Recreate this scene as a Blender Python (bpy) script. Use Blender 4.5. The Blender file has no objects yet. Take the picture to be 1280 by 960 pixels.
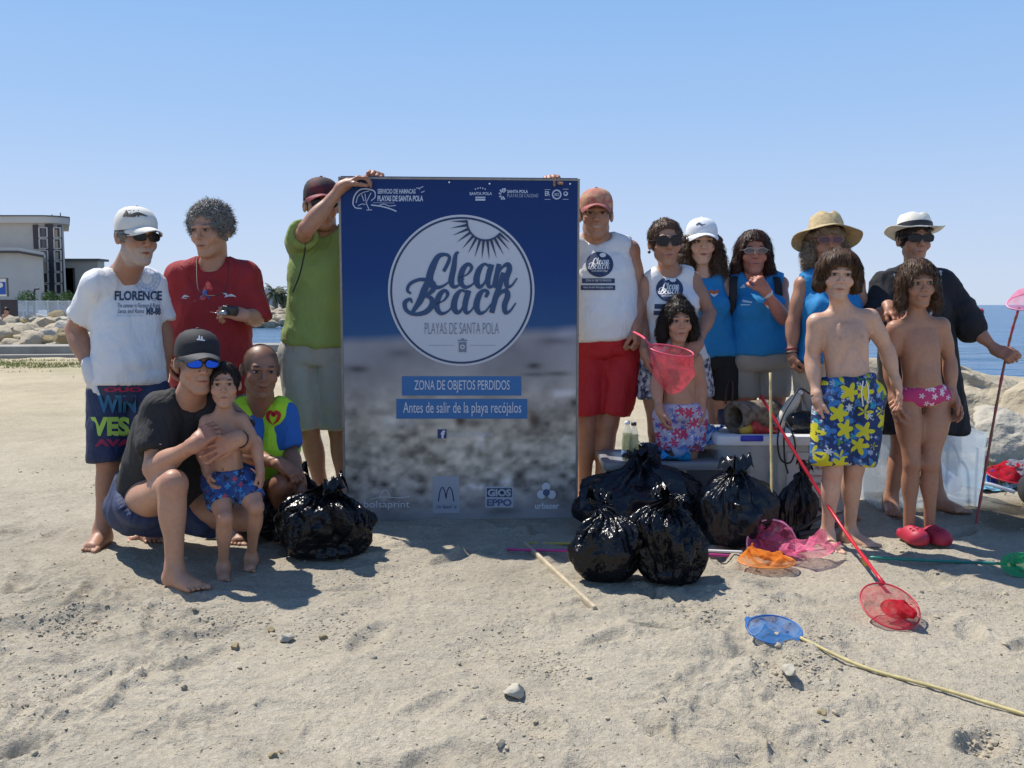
import bpy, bmesh, math, random
import numpy as np
from mathutils import Vector, Matrix
from mathutils.bvhtree import BVHTree

SC = bpy.context.scene
COL = SC.collection
R = math.radians
rng = np.random.default_rng(7)
random.seed(7)

# ---------------------------------------------------------------- camera
F_PX, PITCH, CAM_H = 1120.0, math.atan(99 / 1120.0), 1.15
cd = bpy.data.cameras.new('camera')
cam = bpy.data.objects.new('camera', cd); COL.objects.link(cam)
cd.sensor_width = 36.0; cd.lens = 36.0 * F_PX / 1280.0
cd.clip_start = 0.05; cd.clip_end = 9000
cam.location = (0, 0, CAM_H); cam.rotation_euler = (math.pi / 2 - PITCH, 0, 0)
SC.camera = cam

# ---------------------------------------------------------------- world and sun
SUN_DX, SUN_DY = 0.47, -0.37          # shadow offset per metre of height
sv = Vector((-SUN_DX, -SUN_DY, 1.0)).normalized()       # towards the sun
SUN_EL = math.asin(sv.z); SUN_AZ = math.atan2(sv.x, sv.y)
w = bpy.data.worlds.new('World'); SC.world = w; w.use_nodes = True
nt = w.node_tree; nt.nodes.clear()
sky = nt.nodes.new('ShaderNodeTexSky'); sky.sky_type = 'NISHITA'; sky.sun_disc = False
sky.sun_elevation = SUN_EL; sky.sun_rotation = SUN_AZ
sky.air_density = 1.0; sky.dust_density = 0.6; sky.ozone_density = 2.0; sky.altitude = 0
bg = nt.nodes.new('ShaderNodeBackground'); bg.inputs[1].default_value = 0.10
hsv = nt.nodes.new('ShaderNodeHueSaturation'); hsv.inputs['Saturation'].default_value = 1.0
wo = nt.nodes.new('ShaderNodeOutputWorld')
tcw = nt.nodes.new('ShaderNodeTexCoord'); sxyz = nt.nodes.new('ShaderNodeSeparateXYZ'); nt.links.new(tcw.outputs['Generated'], sxyz.inputs[0])
rmp = nt.nodes.new('ShaderNodeValToRGB'); nt.links.new(sxyz.outputs[2], rmp.inputs[0])
er = rmp.color_ramp; er.elements[0].position = 0.0; er.elements[0].color = (.51, .60, .75, 1); er.elements[1].position = 1.0; er.elements[1].color = (.060, .15, .40, 1)
for ps, cl_ in ((.09, (.43, .55, .77)), (.20, (.31, .48, .765)), (.34, (.215, .41, .74)), (.60, (.105, .24, .54))): e_ = er.elements.new(ps); e_.color = (*cl_, 1)
sc_ = nt.nodes.new('ShaderNodeVectorMath'); sc_.operation = 'SCALE'; sc_.inputs['Scale'].default_value = 1/.10; nt.links.new(rmp.outputs[0], sc_.inputs[0])
mxw = nt.nodes.new('ShaderNodeMix'); mxw.data_type = 'RGBA'; mxw.inputs[0].default_value = .90
nt.links.new(sky.outputs[0], hsv.inputs['Color']); nt.links.new(hsv.outputs[0], mxw.inputs[6]); nt.links.new(sc_.outputs[0], mxw.inputs[7]); nt.links.new(mxw.outputs[2], bg.inputs[0]); nt.links.new(bg.outputs[0], wo.inputs[0])
ld = bpy.data.lights.new('sun', 'SUN'); ld.energy = 4.9; ld.angle = R(0.55); ld.color = (1.0, 0.95, 0.87)
lo = bpy.data.objects.new('sun', ld); COL.objects.link(lo); lo.location = (-6, 6, 12)
lo.rotation_euler = sv.to_track_quat('Z', 'Y').to_euler()
SC.view_settings.view_transform = 'Standard'; SC.view_settings.look = 'None'
SC.view_settings.exposure = 0.27; SC.view_settings.gamma = 1.0
SC.cycles.max_bounces = 6; SC.cycles.transparent_max_bounces = 10

# ---------------------------------------------------------------- picture geometry
def ray(px, py):
    d = np.array([px - 640.0, F_PX, 480.0 - py])
    c, s = math.cos(PITCH), math.sin(PITCH)
    return np.array([d[0], d[1] * c + d[2] * s, -d[1] * s + d[2] * c])
def P(px, py, Y):
    d = ray(px, py); return np.array([0, 0, CAM_H]) + d * (Y / d[1])
def G(px, py, z=0.0):
    d = ray(px, py); return np.array([0, 0, CAM_H]) + d * ((z - CAM_H) / d[2])
def nrm(v):
    v = np.asarray(v, float); return v / max(1e-9, np.linalg.norm(v))
def A(*v): return np.array(v, float)

# ---------------------------------------------------------------- noise
_hr = np.random.default_rng(11).random(65536).astype(np.float32)
def vnoise(p, seed=0):
    p = np.asarray(p, np.float32); i = np.floor(p).astype(np.int64); f = p - i; f = f * f * (3 - 2 * f)
    def h(dx, dy, dz):
        a = (i[..., 0] + dx) * 73856093 ^ (i[..., 1] + dy) * 19349663 ^ (i[..., 2] + dz) * 83492791 ^ (seed * 2654435 + 977)
        a = (a ^ (a >> 13)) * 1274126177
        return _hr[(a ^ (a >> 16)) & 65535]
    x, y, z = f[..., 0], f[..., 1], f[..., 2]
    L = lambda a, b, t: a + (b - a) * t
    return L(L(L(h(0,0,0), h(1,0,0), x), L(h(0,1,0), h(1,1,0), x), y), L(L(h(0,0,1), h(1,0,1), x), L(h(0,1,1), h(1,1,1), x), y), z)
def fbm(p, o=4, seed=0, gain=.5):
    s = 0; a = 1; t = 0
    for k in range(o):
        s = s + a * (vnoise(np.asarray(p) * (2.03 ** k), seed + k) - .5); t += a; a *= gain
    return s / t * 2
def ridged(p, o=3, seed=0):
    s = 0; a = 1; t = 0
    for k in range(o):
        s = s + a * (1 - np.abs(2 * vnoise(np.asarray(p) * (2.1 ** k), seed + k) - 1)); t += a; a *= .5
    return s / t

# ---------------------------------------------------------------- materials
_M = {}
def mat(name, color=(.5, .5, .5), rough=.6, metal=0, spec=.5, noise=0.0, nscale=20, bump=0.0, bscale=60, attr=None,
        coat=0, sheen=0, alpha=1, trans=0, emit=None, col2=None, wrinkle=0, nodetail=3):
    if name in _M: return _M[name]
    m = bpy.data.materials.new(name); m.use_nodes = True; n = m.node_tree; b = n.nodes['Principled BSDF']
    b.inputs['Roughness'].default_value = rough; b.inputs['Metallic'].default_value = metal
    b.inputs['Specular IOR Level'].default_value = spec
    b.inputs['Coat Weight'].default_value = coat; b.inputs['Sheen Weight'].default_value = sheen
    b.inputs['Alpha'].default_value = alpha; b.inputs['Transmission Weight'].default_value = trans
    tc = n.nodes.new('ShaderNodeTexCoord')
    src = None
    if attr:
        at = n.nodes.new('ShaderNodeAttribute'); at.attribute_name = attr; src = at.outputs['Color']
    if noise or col2:
        no = n.nodes.new('ShaderNodeTexNoise'); no.inputs['Scale'].default_value = nscale; no.inputs['Detail'].default_value = nodetail
        n.links.new(tc.outputs['Object'], no.inputs['Vector'])
        if col2:
            mx = n.nodes.new('ShaderNodeMix'); mx.data_type = 'RGBA'; mx.inputs[6].default_value = (*color, 1); mx.inputs[7].default_value = (*col2, 1)
            rp = n.nodes.new('ShaderNodeMapRange'); rp.inputs[1].default_value = .4; rp.inputs[2].default_value = .6
            n.links.new(no.outputs[0], rp.inputs[0]); n.links.new(rp.outputs[0], mx.inputs[0]); src = mx.outputs[2]
        if noise:
            mr = n.nodes.new('ShaderNodeMapRange'); mr.inputs[1].default_value = .25; mr.inputs[2].default_value = .75
            mr.inputs[3].default_value = 1 - noise; mr.inputs[4].default_value = 1 + noise
            n.links.new(no.outputs[0], mr.inputs[0])
            mu = n.nodes.new('ShaderNodeVectorMath'); mu.operation = 'SCALE'
            if src: n.links.new(src, mu.inputs[0])
            else: mu.inputs[0].default_value = color
            n.links.new(mr.outputs[0], mu.inputs['Scale']); src = mu.outputs[0]
    if src: n.links.new(src, b.inputs['Base Color'])
    else: b.inputs['Base Color'].default_value = (*color, 1)
    if bump:
        nb = n.nodes.new('ShaderNodeTexNoise'); nb.inputs['Scale'].default_value = bscale; nb.inputs['Detail'].default_value = 3
        bp = n.nodes.new('ShaderNodeBump'); bp.inputs['Strength'].default_value = 1; bp.inputs['Distance'].default_value = bump
        n.links.new(tc.outputs['Object'], nb.inputs['Vector']); n.links.new(nb.outputs[0], bp.inputs['Height']); n.links.new(bp.outputs[0], b.inputs['Normal'])
        if wrinkle:
            mp = n.nodes.new('ShaderNodeMapping'); mp.inputs['Scale'].default_value = (9, 9, 4); mp.inputs['Rotation'].default_value = (0, .35, 0); n.links.new(tc.outputs['Object'], mp.inputs[0])
            wn = n.nodes.new('ShaderNodeTexNoise'); wn.inputs['Scale'].default_value = 1; wn.inputs['Detail'].default_value = 3; wn.inputs['Distortion'].default_value = 1.2; n.links.new(mp.outputs[0], wn.inputs['Vector'])
            b2 = n.nodes.new('ShaderNodeBump'); b2.inputs['Distance'].default_value = wrinkle; n.links.new(wn.outputs[0], b2.inputs['Height']); n.links.new(b2.outputs[0], bp.inputs['Normal'])
    if emit:
        b.inputs['Emission Color'].default_value = (*emit, 1); b.inputs['Emission Strength'].default_value = 1
    m.diffuse_color = (*color, 1)
    _M[name] = m; return m

def mat_net(name, color=(.5, .5, .5), fac=.55):
    """thin see-through fabric or plastic: transparent mixed with diffuse and translucent"""
    if name in _M: return _M[name]
    m = bpy.data.materials.new(name); m.use_nodes = True; n = m.node_tree; n.nodes.clear()
    o = n.nodes.new('ShaderNodeOutputMaterial'); tr = n.nodes.new('ShaderNodeBsdfTransparent'); df = n.nodes.new('ShaderNodeBsdfDiffuse'); tl = n.nodes.new('ShaderNodeBsdfTranslucent')
    df.inputs[0].default_value = (*color, 1); tl.inputs[0].default_value = (*color, 1)
    m1 = n.nodes.new('ShaderNodeMixShader'); m1.inputs[0].default_value = .45; n.links.new(df.outputs[0], m1.inputs[1]); n.links.new(tl.outputs[0], m1.inputs[2])
    m2 = n.nodes.new('ShaderNodeMixShader'); n.links.new(tr.outputs[0], m2.inputs[1]); n.links.new(m1.outputs[0], m2.inputs[2])
    tc = n.nodes.new('ShaderNodeTexCoord'); no = n.nodes.new('ShaderNodeTexNoise'); no.inputs['Scale'].default_value = 35
    mr = n.nodes.new('ShaderNodeMapRange'); mr.inputs[1].default_value = .3; mr.inputs[2].default_value = .7; mr.inputs[3].default_value = max(0, fac - .15); mr.inputs[4].default_value = min(1, fac + .15)
    n.links.new(tc.outputs['Object'], no.inputs['Vector']); n.links.new(no.outputs[0], mr.inputs[0]); n.links.new(mr.outputs[0], m2.inputs[0])
    n.links.new(m2.outputs[0], o.inputs[0]); m.diffuse_color = (*color, 1); _M[name] = m; return m

def mat_clear(name, color=(.8, .83, .85), fac=.35, rough=.2):
    """cloudy clear plastic: transparent with a milky diffuse part and a gloss"""
    if name in _M: return _M[name]
    m = bpy.data.materials.new(name); m.use_nodes = True; n = m.node_tree; n.nodes.clear()
    o = n.nodes.new('ShaderNodeOutputMaterial'); tr = n.nodes.new('ShaderNodeBsdfTransparent'); pb = n.nodes.new('ShaderNodeBsdfPrincipled')
    tl = n.nodes.new('ShaderNodeBsdfTranslucent'); tl.inputs[0].default_value = (*color, 1)
    pb.inputs['Base Color'].default_value = (*color, 1); pb.inputs['Roughness'].default_value = rough
    tr.inputs[0].default_value = (.95, .97, .98, 1)
    m1 = n.nodes.new('ShaderNodeMixShader'); m1.inputs[0].default_value = .4; n.links.new(pb.outputs[0], m1.inputs[1]); n.links.new(tl.outputs[0], m1.inputs[2])
    m2 = n.nodes.new('ShaderNodeMixShader'); n.links.new(tr.outputs[0], m2.inputs[1]); n.links.new(m1.outputs[0], m2.inputs[2])
    tc = n.nodes.new('ShaderNodeTexCoord'); no = n.nodes.new('ShaderNodeTexNoise'); no.inputs['Scale'].default_value = 9
    mr = n.nodes.new('ShaderNodeMapRange'); mr.inputs[1].default_value = .3; mr.inputs[2].default_value = .7; mr.inputs[3].default_value = max(0, fac - .08); mr.inputs[4].default_value = min(1, fac + .1)
    n.links.new(tc.outputs['Object'], no.inputs['Vector']); n.links.new(no.outputs[0], mr.inputs[0]); n.links.new(mr.outputs[0], m2.inputs[0])
    n.links.new(m2.outputs[0], o.inputs[0]); m.diffuse_color = (*color, 1); _M[name] = m; return m

# ---------------------------------------------------------------- objects
def empty(name, loc, label=None, cat=None, group=None, rotz=0):
    o = bpy.data.objects.new(name, None); COL.objects.link(o); o.location = tuple(loc); o.rotation_euler = (0, 0, rotz)
    o.empty_display_size = .1
    tag(o, label, cat, group); return o
def tag(o, label=None, cat=None, group=None, kind=None):
    if label: o['label'] = label
    if cat: o['category'] = cat
    if group: o['group'] = group
    if kind: o['kind'] = kind
    return o
def link(me, name, m=None, parent=None, smooth=True):
    """vertices are in world space; the object keeps them while its origin goes to its parent's origin"""
    o = bpy.data.objects.new(name, me); COL.objects.link(o)
    if m is not None:
        for x in (m if isinstance(m, (list, tuple)) else [m]): me.materials.append(x)
    if smooth: me.shade_smooth()
    root = parent; off = Vector((0, 0, 0))
    while root is not None:
        off += root.location if root.parent is None else Vector((0, 0, 0)); root = root.parent
    if parent is not None:
        me.transform(Matrix.Translation(-off)); o.parent = parent
    return o
def recentre(o):
    """put a top-level mesh's origin at its base"""
    me = o.data; n = len(me.vertices); c = np.empty(n * 3, np.float32); me.vertices.foreach_get('co', c); c = c.reshape(-1, 3)
    b = Vector((float((c[:,0].min()+c[:,0].max())/2), float((c[:,1].min()+c[:,1].max())/2), float(c[:,2].min())))
    me.transform(Matrix.Translation(-b)); o.location = b; return o
def mesh(V, Fc, name='m'):
    me = bpy.data.meshes.new(name); V = np.asarray(V, np.float32).reshape(-1, 3)
    if isinstance(Fc, np.ndarray) and Fc.ndim == 2:
        k = Fc.shape[1]; me.vertices.add(len(V)); me.vertices.foreach_set('co', V.ravel())
        me.loops.add(Fc.size); me.loops.foreach_set('vertex_index', Fc.ravel().astype(np.int32))
        me.polygons.add(len(Fc)); me.polygons.foreach_set('loop_start', np.arange(0, Fc.size, k, dtype=np.int32))
        me.update(calc_edges=True); me.validate()
    else:
        me.from_pydata(V.tolist(), [], [tuple(int(i) for i in f) for f in Fc]); me.update()
    return me
def colattr(me, rgb, name='tint'):
    a = me.color_attributes.new(name, 'FLOAT_COLOR', 'POINT')
    c = np.ones((len(me.vertices), 4), np.float32); c[:, :3] = rgb; a.data.foreach_set('color', c.ravel())

class MB:
    """collects simple shapes into one mesh"""
    def __init__(s): s.V = []; s.F = []; s.MI = []; s.n = 0
    def add(s, V, Fc, mi=0):
        V = np.asarray(V, float).reshape(-1, 3); s.V.append(V)
        for f in Fc: s.F.append(tuple(int(i) + s.n for i in f)); s.MI.append(mi)
        s.n += len(V); return s
    def box(s, c, d, rot=None, bev=0.0, mi=0):
        c = A(*c); h = A(*d) / 2
        if bev <= 0:
            V = np.array([[x, y, z] for x in (-1, 1) for y in (-1, 1) for z in (-1, 1)], float) * h
            Fc = [(0,1,3,2),(4,6,7,5),(0,4,5,1),(2,3,7,6),(0,2,6,4),(1,5,7,3)]
        else:
            bm = bmesh.new(); bmesh.ops.create_cube(bm, size=1)
            for v in bm.verts: v.co = Vector((v.co.x * d[0], v.co.y * d[1], v.co.z * d[2]))
            bmesh.ops.bevel(bm, geom=bm.edges[:], offset=bev, segments=2, affect='EDGES', profile=.5)
            bm.verts.index_update(); V = np.array([v.co[:] for v in bm.verts]); Fc = [[v.index for v in f.verts] for f in bm.faces]; bm.free()
        if rot is not None: V = V @ np.array(rot).T
        return s.add(V + c, Fc, mi)
    def tube(s, pts, r, seg=8, cap=True, mi=0, flat=1.0):
        pts = np.asarray(pts, float); n = len(pts); r = np.broadcast_to(np.asarray(r, float), (n,))
        T = np.gradient(pts, axis=0); T /= np.maximum(1e-9, np.linalg.norm(T, axis=1))[:, None]
        u = nrm(np.cross(T[0], A(0, 0, 1) if abs(T[0][2]) < .9 else A(1, 0, 0))); V = []
        for i in range(n):
            u = nrm(u - T[i] * (u @ T[i])); v = np.cross(T[i], u)
            for k in range(seg):
                a = 2 * math.pi * k / seg; V.append(pts[i] + r[i] * (math.cos(a) * u + flat * math.sin(a) * v))
        Fc = [(i*seg+k, i*seg+(k+1)%seg, (i+1)*seg+(k+1)%seg, (i+1)*seg+k) for i in range(n-1) for k in range(seg)]
        if cap: Fc += [tuple(range(seg))[::-1], tuple((n-1)*seg+k for k in range(seg))]
        return s.add(V, Fc, mi)
    def lathe(s, prof, c=(0,0,0), seg=32, rot=None, sc=(1,1,1), fn=None, mi=0):
        V = []; n = len(prof)
        for (r_, z) in prof:
            for k in range(seg):
                a = 2*math.pi*k/seg; V.append([r_*math.cos(a), r_*math.sin(a), z])
        V = np.array(V) * A(*sc)
        if fn is not None: V = fn(V)
        if rot is not None: V = V @ np.array(rot).T
        Fc = [(i*seg+k, i*seg+(k+1)%seg, (i+1)*seg+(k+1)%seg, (i+1)*seg+k) for i in range(n-1) for k in range(seg)]
        if prof[0][0] > 1e-4: pass
        return s.add(V + A(*c), Fc, mi)
    def ball(s, c, r, seg=16, rings=10, rot=None, mi=0):
        r = A(*r) if hasattr(r, '__len__') else A(r, r, r)
        prof = [(math.sin(math.pi*i/rings)*1.0+1e-5, -math.cos(math.pi*i/rings)) for i in range(rings+1)]
        return s.lathe(prof, c, seg, rot, tuple(r), mi=mi)
    def build(s, name, m=None, parent=None, smooth=True, auto=None):
        me = bpy.data.meshes.new(name); V = np.concatenate(s.V); me.from_pydata(V.tolist(), [], s.F)
        o = link(me, name, m, parent, smooth)
        if any(s.MI): me.polygons.foreach_set('material_index', s.MI)
        if smooth and auto: sharp(me, auto)
        me.update()
        if parent is None: recentre(o)
        return o
def sharp(me, deg=35):
    try: me.set_sharp_from_angle(angle=R(deg))
    except Exception: pass
def frame_rot(x=None, y=None, z=None):
    """columns are the images of the local axes"""
    return np.stack([x, y, z], axis=1)
def yrot(yaw, pitch=0, roll=0):
    """local frame (right, forward, up) with forward towards the camera when yaw is 0; positive yaw turns to picture right"""
    y = R(yaw); p = R(pitch); f = A(math.sin(y)*math.cos(p), -math.cos(y)*math.cos(p), -math.sin(p))
    x = nrm(np.cross(f, A(0, 0, 1))); u = np.cross(x, f); r_ = R(roll)
    x2 = x*math.cos(r_) + u*math.sin(r_); u2 = -x*math.sin(r_) + u*math.cos(r_)
    return frame_rot(x2, f, u2)
def catmull(P_, n=8, closed=False):
    P_ = np.asarray(P_, float); m = len(P_)
    if closed: Q = np.concatenate([P_[-1:], P_, P_[:2]]); k = m
    else: Q = np.concatenate([2*P_[:1]-P_[1:2], P_, 2*P_[-1:]-P_[-2:-1]]); k = m-1
    out = []
    for i in range(k):
        a, b, c, d = Q[i], Q[i+1], Q[i+2], Q[i+3]
        for t in np.arange(n)/n: out.append(.5*((2*b)+(-a+c)*t+(2*a-5*b+4*c-d)*t*t+(-a+3*b-3*c+d)*t**3))
    if not closed: out.append(P_[-1])
    return np.array(out)

# ---------------------------------------------------------------- implicit bodies (smooth union of tapered shapes, meshed on a grid)
class Field:
    def __init__(s): s.ops = []
    def cap(s, a, b, ra, rb=None, k=.02, flat=None, fv=None, cut=False, fe=False):
        rb = ra if rb is None else rb; s.ops.append(('c', A(*a), A(*b), ra, rb, k, flat, None if fv is None else nrm(fv), cut, fe)); return s
    def ell(s, c, r, rot=None, k=.02, cut=False):
        s.ops.append(('e', A(*c), A(*r) if hasattr(r, '__len__') else A(r, r, r), None if rot is None else np.array(rot), k, cut)); return s
    def loft(s, st, S, Fv, k=.03, n=2.4, rnd=.03, infl=0.0):
        s.ops.append(('l', [(A(*c), a+infl, b+infl) for c, a, b in st], nrm(S), nrm(Fv), k, n, rnd)); return s
    def plane(s, p, nv, cut=True): s.ops.append(('p', A(*p), nrm(nv))); return s      # removes the side nv points to
    def bounds(s):
        lo = A(9e9, 9e9, 9e9); hi = -lo
        for o in s.ops:
            if o[0] == 'c' and not o[8]:
                for p, r in ((o[1], o[3]), (o[2], o[4])): lo = np.minimum(lo, p-r); hi = np.maximum(hi, p+r)
            elif o[0] == 'e' and not o[5]:
                r = max(o[2]); lo = np.minimum(lo, o[1]-r); hi = np.maximum(hi, o[1]+r)
            elif o[0] == 'l':
                for c, a, b in o[1]: r = max(a, b); rr = A(r, r, .03); lo = np.minimum(lo, c-rr); hi = np.maximum(hi, c+rr)
        return lo-.03, hi+.03
    def build(s, h=.009, fine=None, hf=.0045, zmin=None):
        lo, hi = s.bounds()
        ax = []
        for i in range(3):
            v = [lo[i]]
            while v[-1] < hi[i]:
                st = h
                for fb in (fine or []):
                    if fb[0][i]-h < v[-1] < fb[1][i]: st = min(st, fb[2] if len(fb) > 2 else hf)
                v.append(v[-1]+st)
            ax.append(np.array(v, np.float32))
        X, Y, Z = ax; Fd = np.full((len(X), len(Y), len(Z)), .25, np.float32)
        def blk(l, u):
            sl = []
            for i in range(3):
                a = max(0, np.searchsorted(ax[i], l[i])-1); b = min(len(ax[i]), np.searchsorted(ax[i], u[i])+1)
                sl.append(slice(a, b))
            return tuple(sl)
        def smin(a, b, k):
            hh = np.clip(.5+.5*(b-a)/k, 0, 1); return b*(1-hh)+a*hh-k*hh*(1-hh)
        for o in s.ops:
            if o[0] == 'c':
                _, a, b, ra, rb, k, flat, fv, cut, fe = o; m = k+.02; r = max(ra, rb)
                sl = blk(np.minimum(a, b)-r-m, np.maximum(a, b)+r+m)
                gx, gy, gz = X[sl[0]][:, None, None], Y[sl[1]][None, :, None], Z[sl[2]][None, None, :]
                ab = b-a; L2 = max(1e-9, ab@ab)
                px, py, pz = gx-a[0], gy-a[1], gz-a[2]
                t = np.clip((px*ab[0]+py*ab[1]+pz*ab[2])/L2, 0, 1)
                dx, dy, dz = px-t*ab[0], py-t*ab[1], pz-t*ab[2]
                d2 = dx*dx+dy*dy+dz*dz
                if flat is not None:      # widen across fv: distances along fv count less
                    q = dx*fv[0]+dy*fv[1]+dz*fv[2]; d2 = d2+q*q*(flat*flat-1)
                d = np.sqrt(np.maximum(d2, 0))-(ra+(rb-ra)*t)
                if fe: d = np.maximum(d, (px*ab[0]+py*ab[1]+pz*ab[2])/math.sqrt(L2)-math.sqrt(L2))
            elif o[0] == 'e':
                _, c, r, rot, k, cut = o; m = k+.02; rm = max(r)
                sl = blk(c-rm-m, c+rm+m)
                gx, gy, gz = X[sl[0]][:, None, None]-c[0], Y[sl[1]][None, :, None]-c[1], Z[sl[2]][None, None, :]-c[2]
                if rot is not None: gx, gy, gz = [gx*rot[0, i]+gy*rot[1, i]+gz*rot[2, i] for i in range(3)]
                qn = np.sqrt((gx/r[0])**2+(gy/r[1])**2+(gz/r[2])**2); qg = np.sqrt((gx/r[0]**2)**2+(gy/r[1]**2)**2+(gz/r[2]**2)**2)
                d = qn*(qn-1)/np.maximum(qg, 1e-6)
            elif o[0] == 'l':
                _, st, S, Fv, k, n, rnd = o; cut = False
                c0, c1 = st[0][0], st[-1][0]; T = c1-c0; Lt = np.linalg.norm(T); T = T/Lt
                S2 = nrm(S-T*(S@T)); F2 = np.cross(T, S2); F2 = F2*np.sign(F2@Fv) if abs(F2@Fv) > 1e-6 else F2
                ts = np.array([(c-c0)@T for c, _, _ in st]); ss = np.array([(c-c0)@S2 for c, _, _ in st]); fs = np.array([(c-c0)@F2 for c, _, _ in st])
                aa = np.array([a for _, a, _ in st]); bb = np.array([b for _, _, b in st])
                rm = max(aa.max(), bb.max())+k+.03; pts = np.array([c for c, _, _ in st])
                sl = blk(pts.min(0)-rm, pts.max(0)+rm)
                gx, gy, gz = X[sl[0]][:, None, None]-c0[0], Y[sl[1]][None, :, None]-c0[1], Z[sl[2]][None, None, :]-c0[2]
                t = gx*T[0]+gy*T[1]+gz*T[2]
                # smooth interpolation through the stations
                tt = np.linspace(0, Lt, 64); 
                def sm(v):
                    y = np.interp(tt, ts, v); y2 = np.convolve(np.pad(y, 3, 'edge'), np.ones(7)/7, 'valid'); return y2
                ti = t
                ia = np.interp(ti, tt, sm(aa)); ib = np.interp(ti, tt, sm(bb)); cs = np.interp(ti, tt, sm(ss)); cf = np.interp(ti, tt, sm(fs))
                u = np.abs((gx*S2[0]+gy*S2[1]+gz*S2[2]-cs)/ia); v = np.abs((gx*F2[0]+gy*F2[1]+gz*F2[2]-cf)/ib)
                rr = (u**n+v**n)**(1/n); d = (rr-1)*np.minimum(ia, ib)
                e = np.maximum(-t, t-Lt); # rounded ends
                q = np.maximum(d+rnd, 0)**2+np.maximum(e+rnd, 0)**2
                d = np.sqrt(q)+np.minimum(np.maximum(d+rnd, e+rnd), 0)-rnd
            elif o[0] == 'p':
                _, p, nv = o
                gx, gy, gz = X[:, None, None]-p[0], Y[None, :, None]-p[1], Z[None, None, :]-p[2]
                Fd[:] = np.maximum(Fd, gx*nv[0]+gy*nv[1]+gz*nv[2]); continue
            f = Fd[sl]
            if cut: Fd[sl] = -smin(-f, d.astype(np.float32), k)
            else: Fd[sl] = smin(f, d.astype(np.float32), k)
        if zmin is not None: Fd[:] = np.maximum(Fd, (zmin-Z)[None, None, :])
        return nets(Fd, X, Y, Z)
def nets(Fd, X, Y, Z):
    Fd[0], Fd[-1] = .1, .1; Fd[:, 0], Fd[:, -1] = .1, .1; Fd[:, :, 0], Fd[:, :, -1] = .1, .1
    S = Fd < 0
    c = [S[i:S.shape[0]-1+i, j:S.shape[1]-1+j, k:S.shape[2]-1+k] for i in (0, 1) for j in (0, 1) for k in (0, 1)]
    cnt = sum(x.astype(np.int8) for x in c); act = (cnt > 0) & (cnt < 8)
    I = np.argwhere(act); idx = -np.ones(act.shape, np.int32); idx[act] = np.arange(len(I))
    val = {}
    for i in (0, 1):
        for j in (0, 1):
            for k in (0, 1): val[i, j, k] = Fd[I[:, 0]+i, I[:, 1]+j, I[:, 2]+k]
    acc = np.zeros((len(I), 3), np.float32); num = np.zeros(len(I), np.float32)
    cr = list(val)
    for a in cr:
        for ax_ in range(3):
            if a[ax_]: continue
            b = list(a); b[ax_] = 1; b = tuple(b); va, vb = val[a], val[b]; m = (va < 0) != (vb < 0)
            t = np.where(m, va/np.where(m, va-vb, 1), 0); p = np.tile(np.array(a, np.float32), (len(I), 1)); p[:, ax_] = t
            acc += p*m[:, None]; num += m
    loc = acc/np.maximum(num, 1)[:, None]; V = np.empty_like(loc)
    for q, Ax in enumerate((X, Y, Z)):
        V[:, q] = Ax[I[:, q]]+loc[:, q]*(Ax[I[:, q]+1]-Ax[I[:, q]])
    Fs = []
    for ax_ in range(3):
        a = [slice(None)]*3; b = [slice(None)]*3; a[ax_] = slice(0, -1); b[ax_] = slice(1, None)
        s0, s1 = S[tuple(a)], S[tuple(b)]; e = np.argwhere(s0 != s1)
        e = e[(np.delete(e, ax_, 1) > 0).all(1)]
        inside = S[tuple(e.T)]
        o1, o2 = [q for q in range(3) if q != ax_]
        def g(d1, d2):
            t = e.copy(); t[:, o1] -= d1; t[:, o2] -= d2; t = np.minimum(t, np.array(idx.shape)-1); return idx[tuple(t.T)]
        q = np.stack([g(1, 1), g(0, 1), g(0, 0), g(1, 0)], 1)
        flip = inside if ax_ != 1 else ~inside
        q = np.where(flip[:, None], q, q[:, ::-1]); Fs.append(q)
    Fc = np.concatenate(Fs); Fc = Fc[(Fc >= 0).all(1)]
    return V, Fc
def vnormals(V, Fc):
    a, b, c, d = V[Fc[:, 0]], V[Fc[:, 1]], V[Fc[:, 2]], V[Fc[:, 3]] if Fc.shape[1] > 3 else V[Fc[:, 2]]
    n = np.cross(c-a, d-b) if Fc.shape[1] > 3 else np.cross(b-a, c-a)
    N = np.zeros_like(V)
    for i in range(Fc.shape[1]): np.add.at(N, Fc[:, i], n)
    return N/np.maximum(1e-12, np.linalg.norm(N, axis=1))[:, None]
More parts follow.
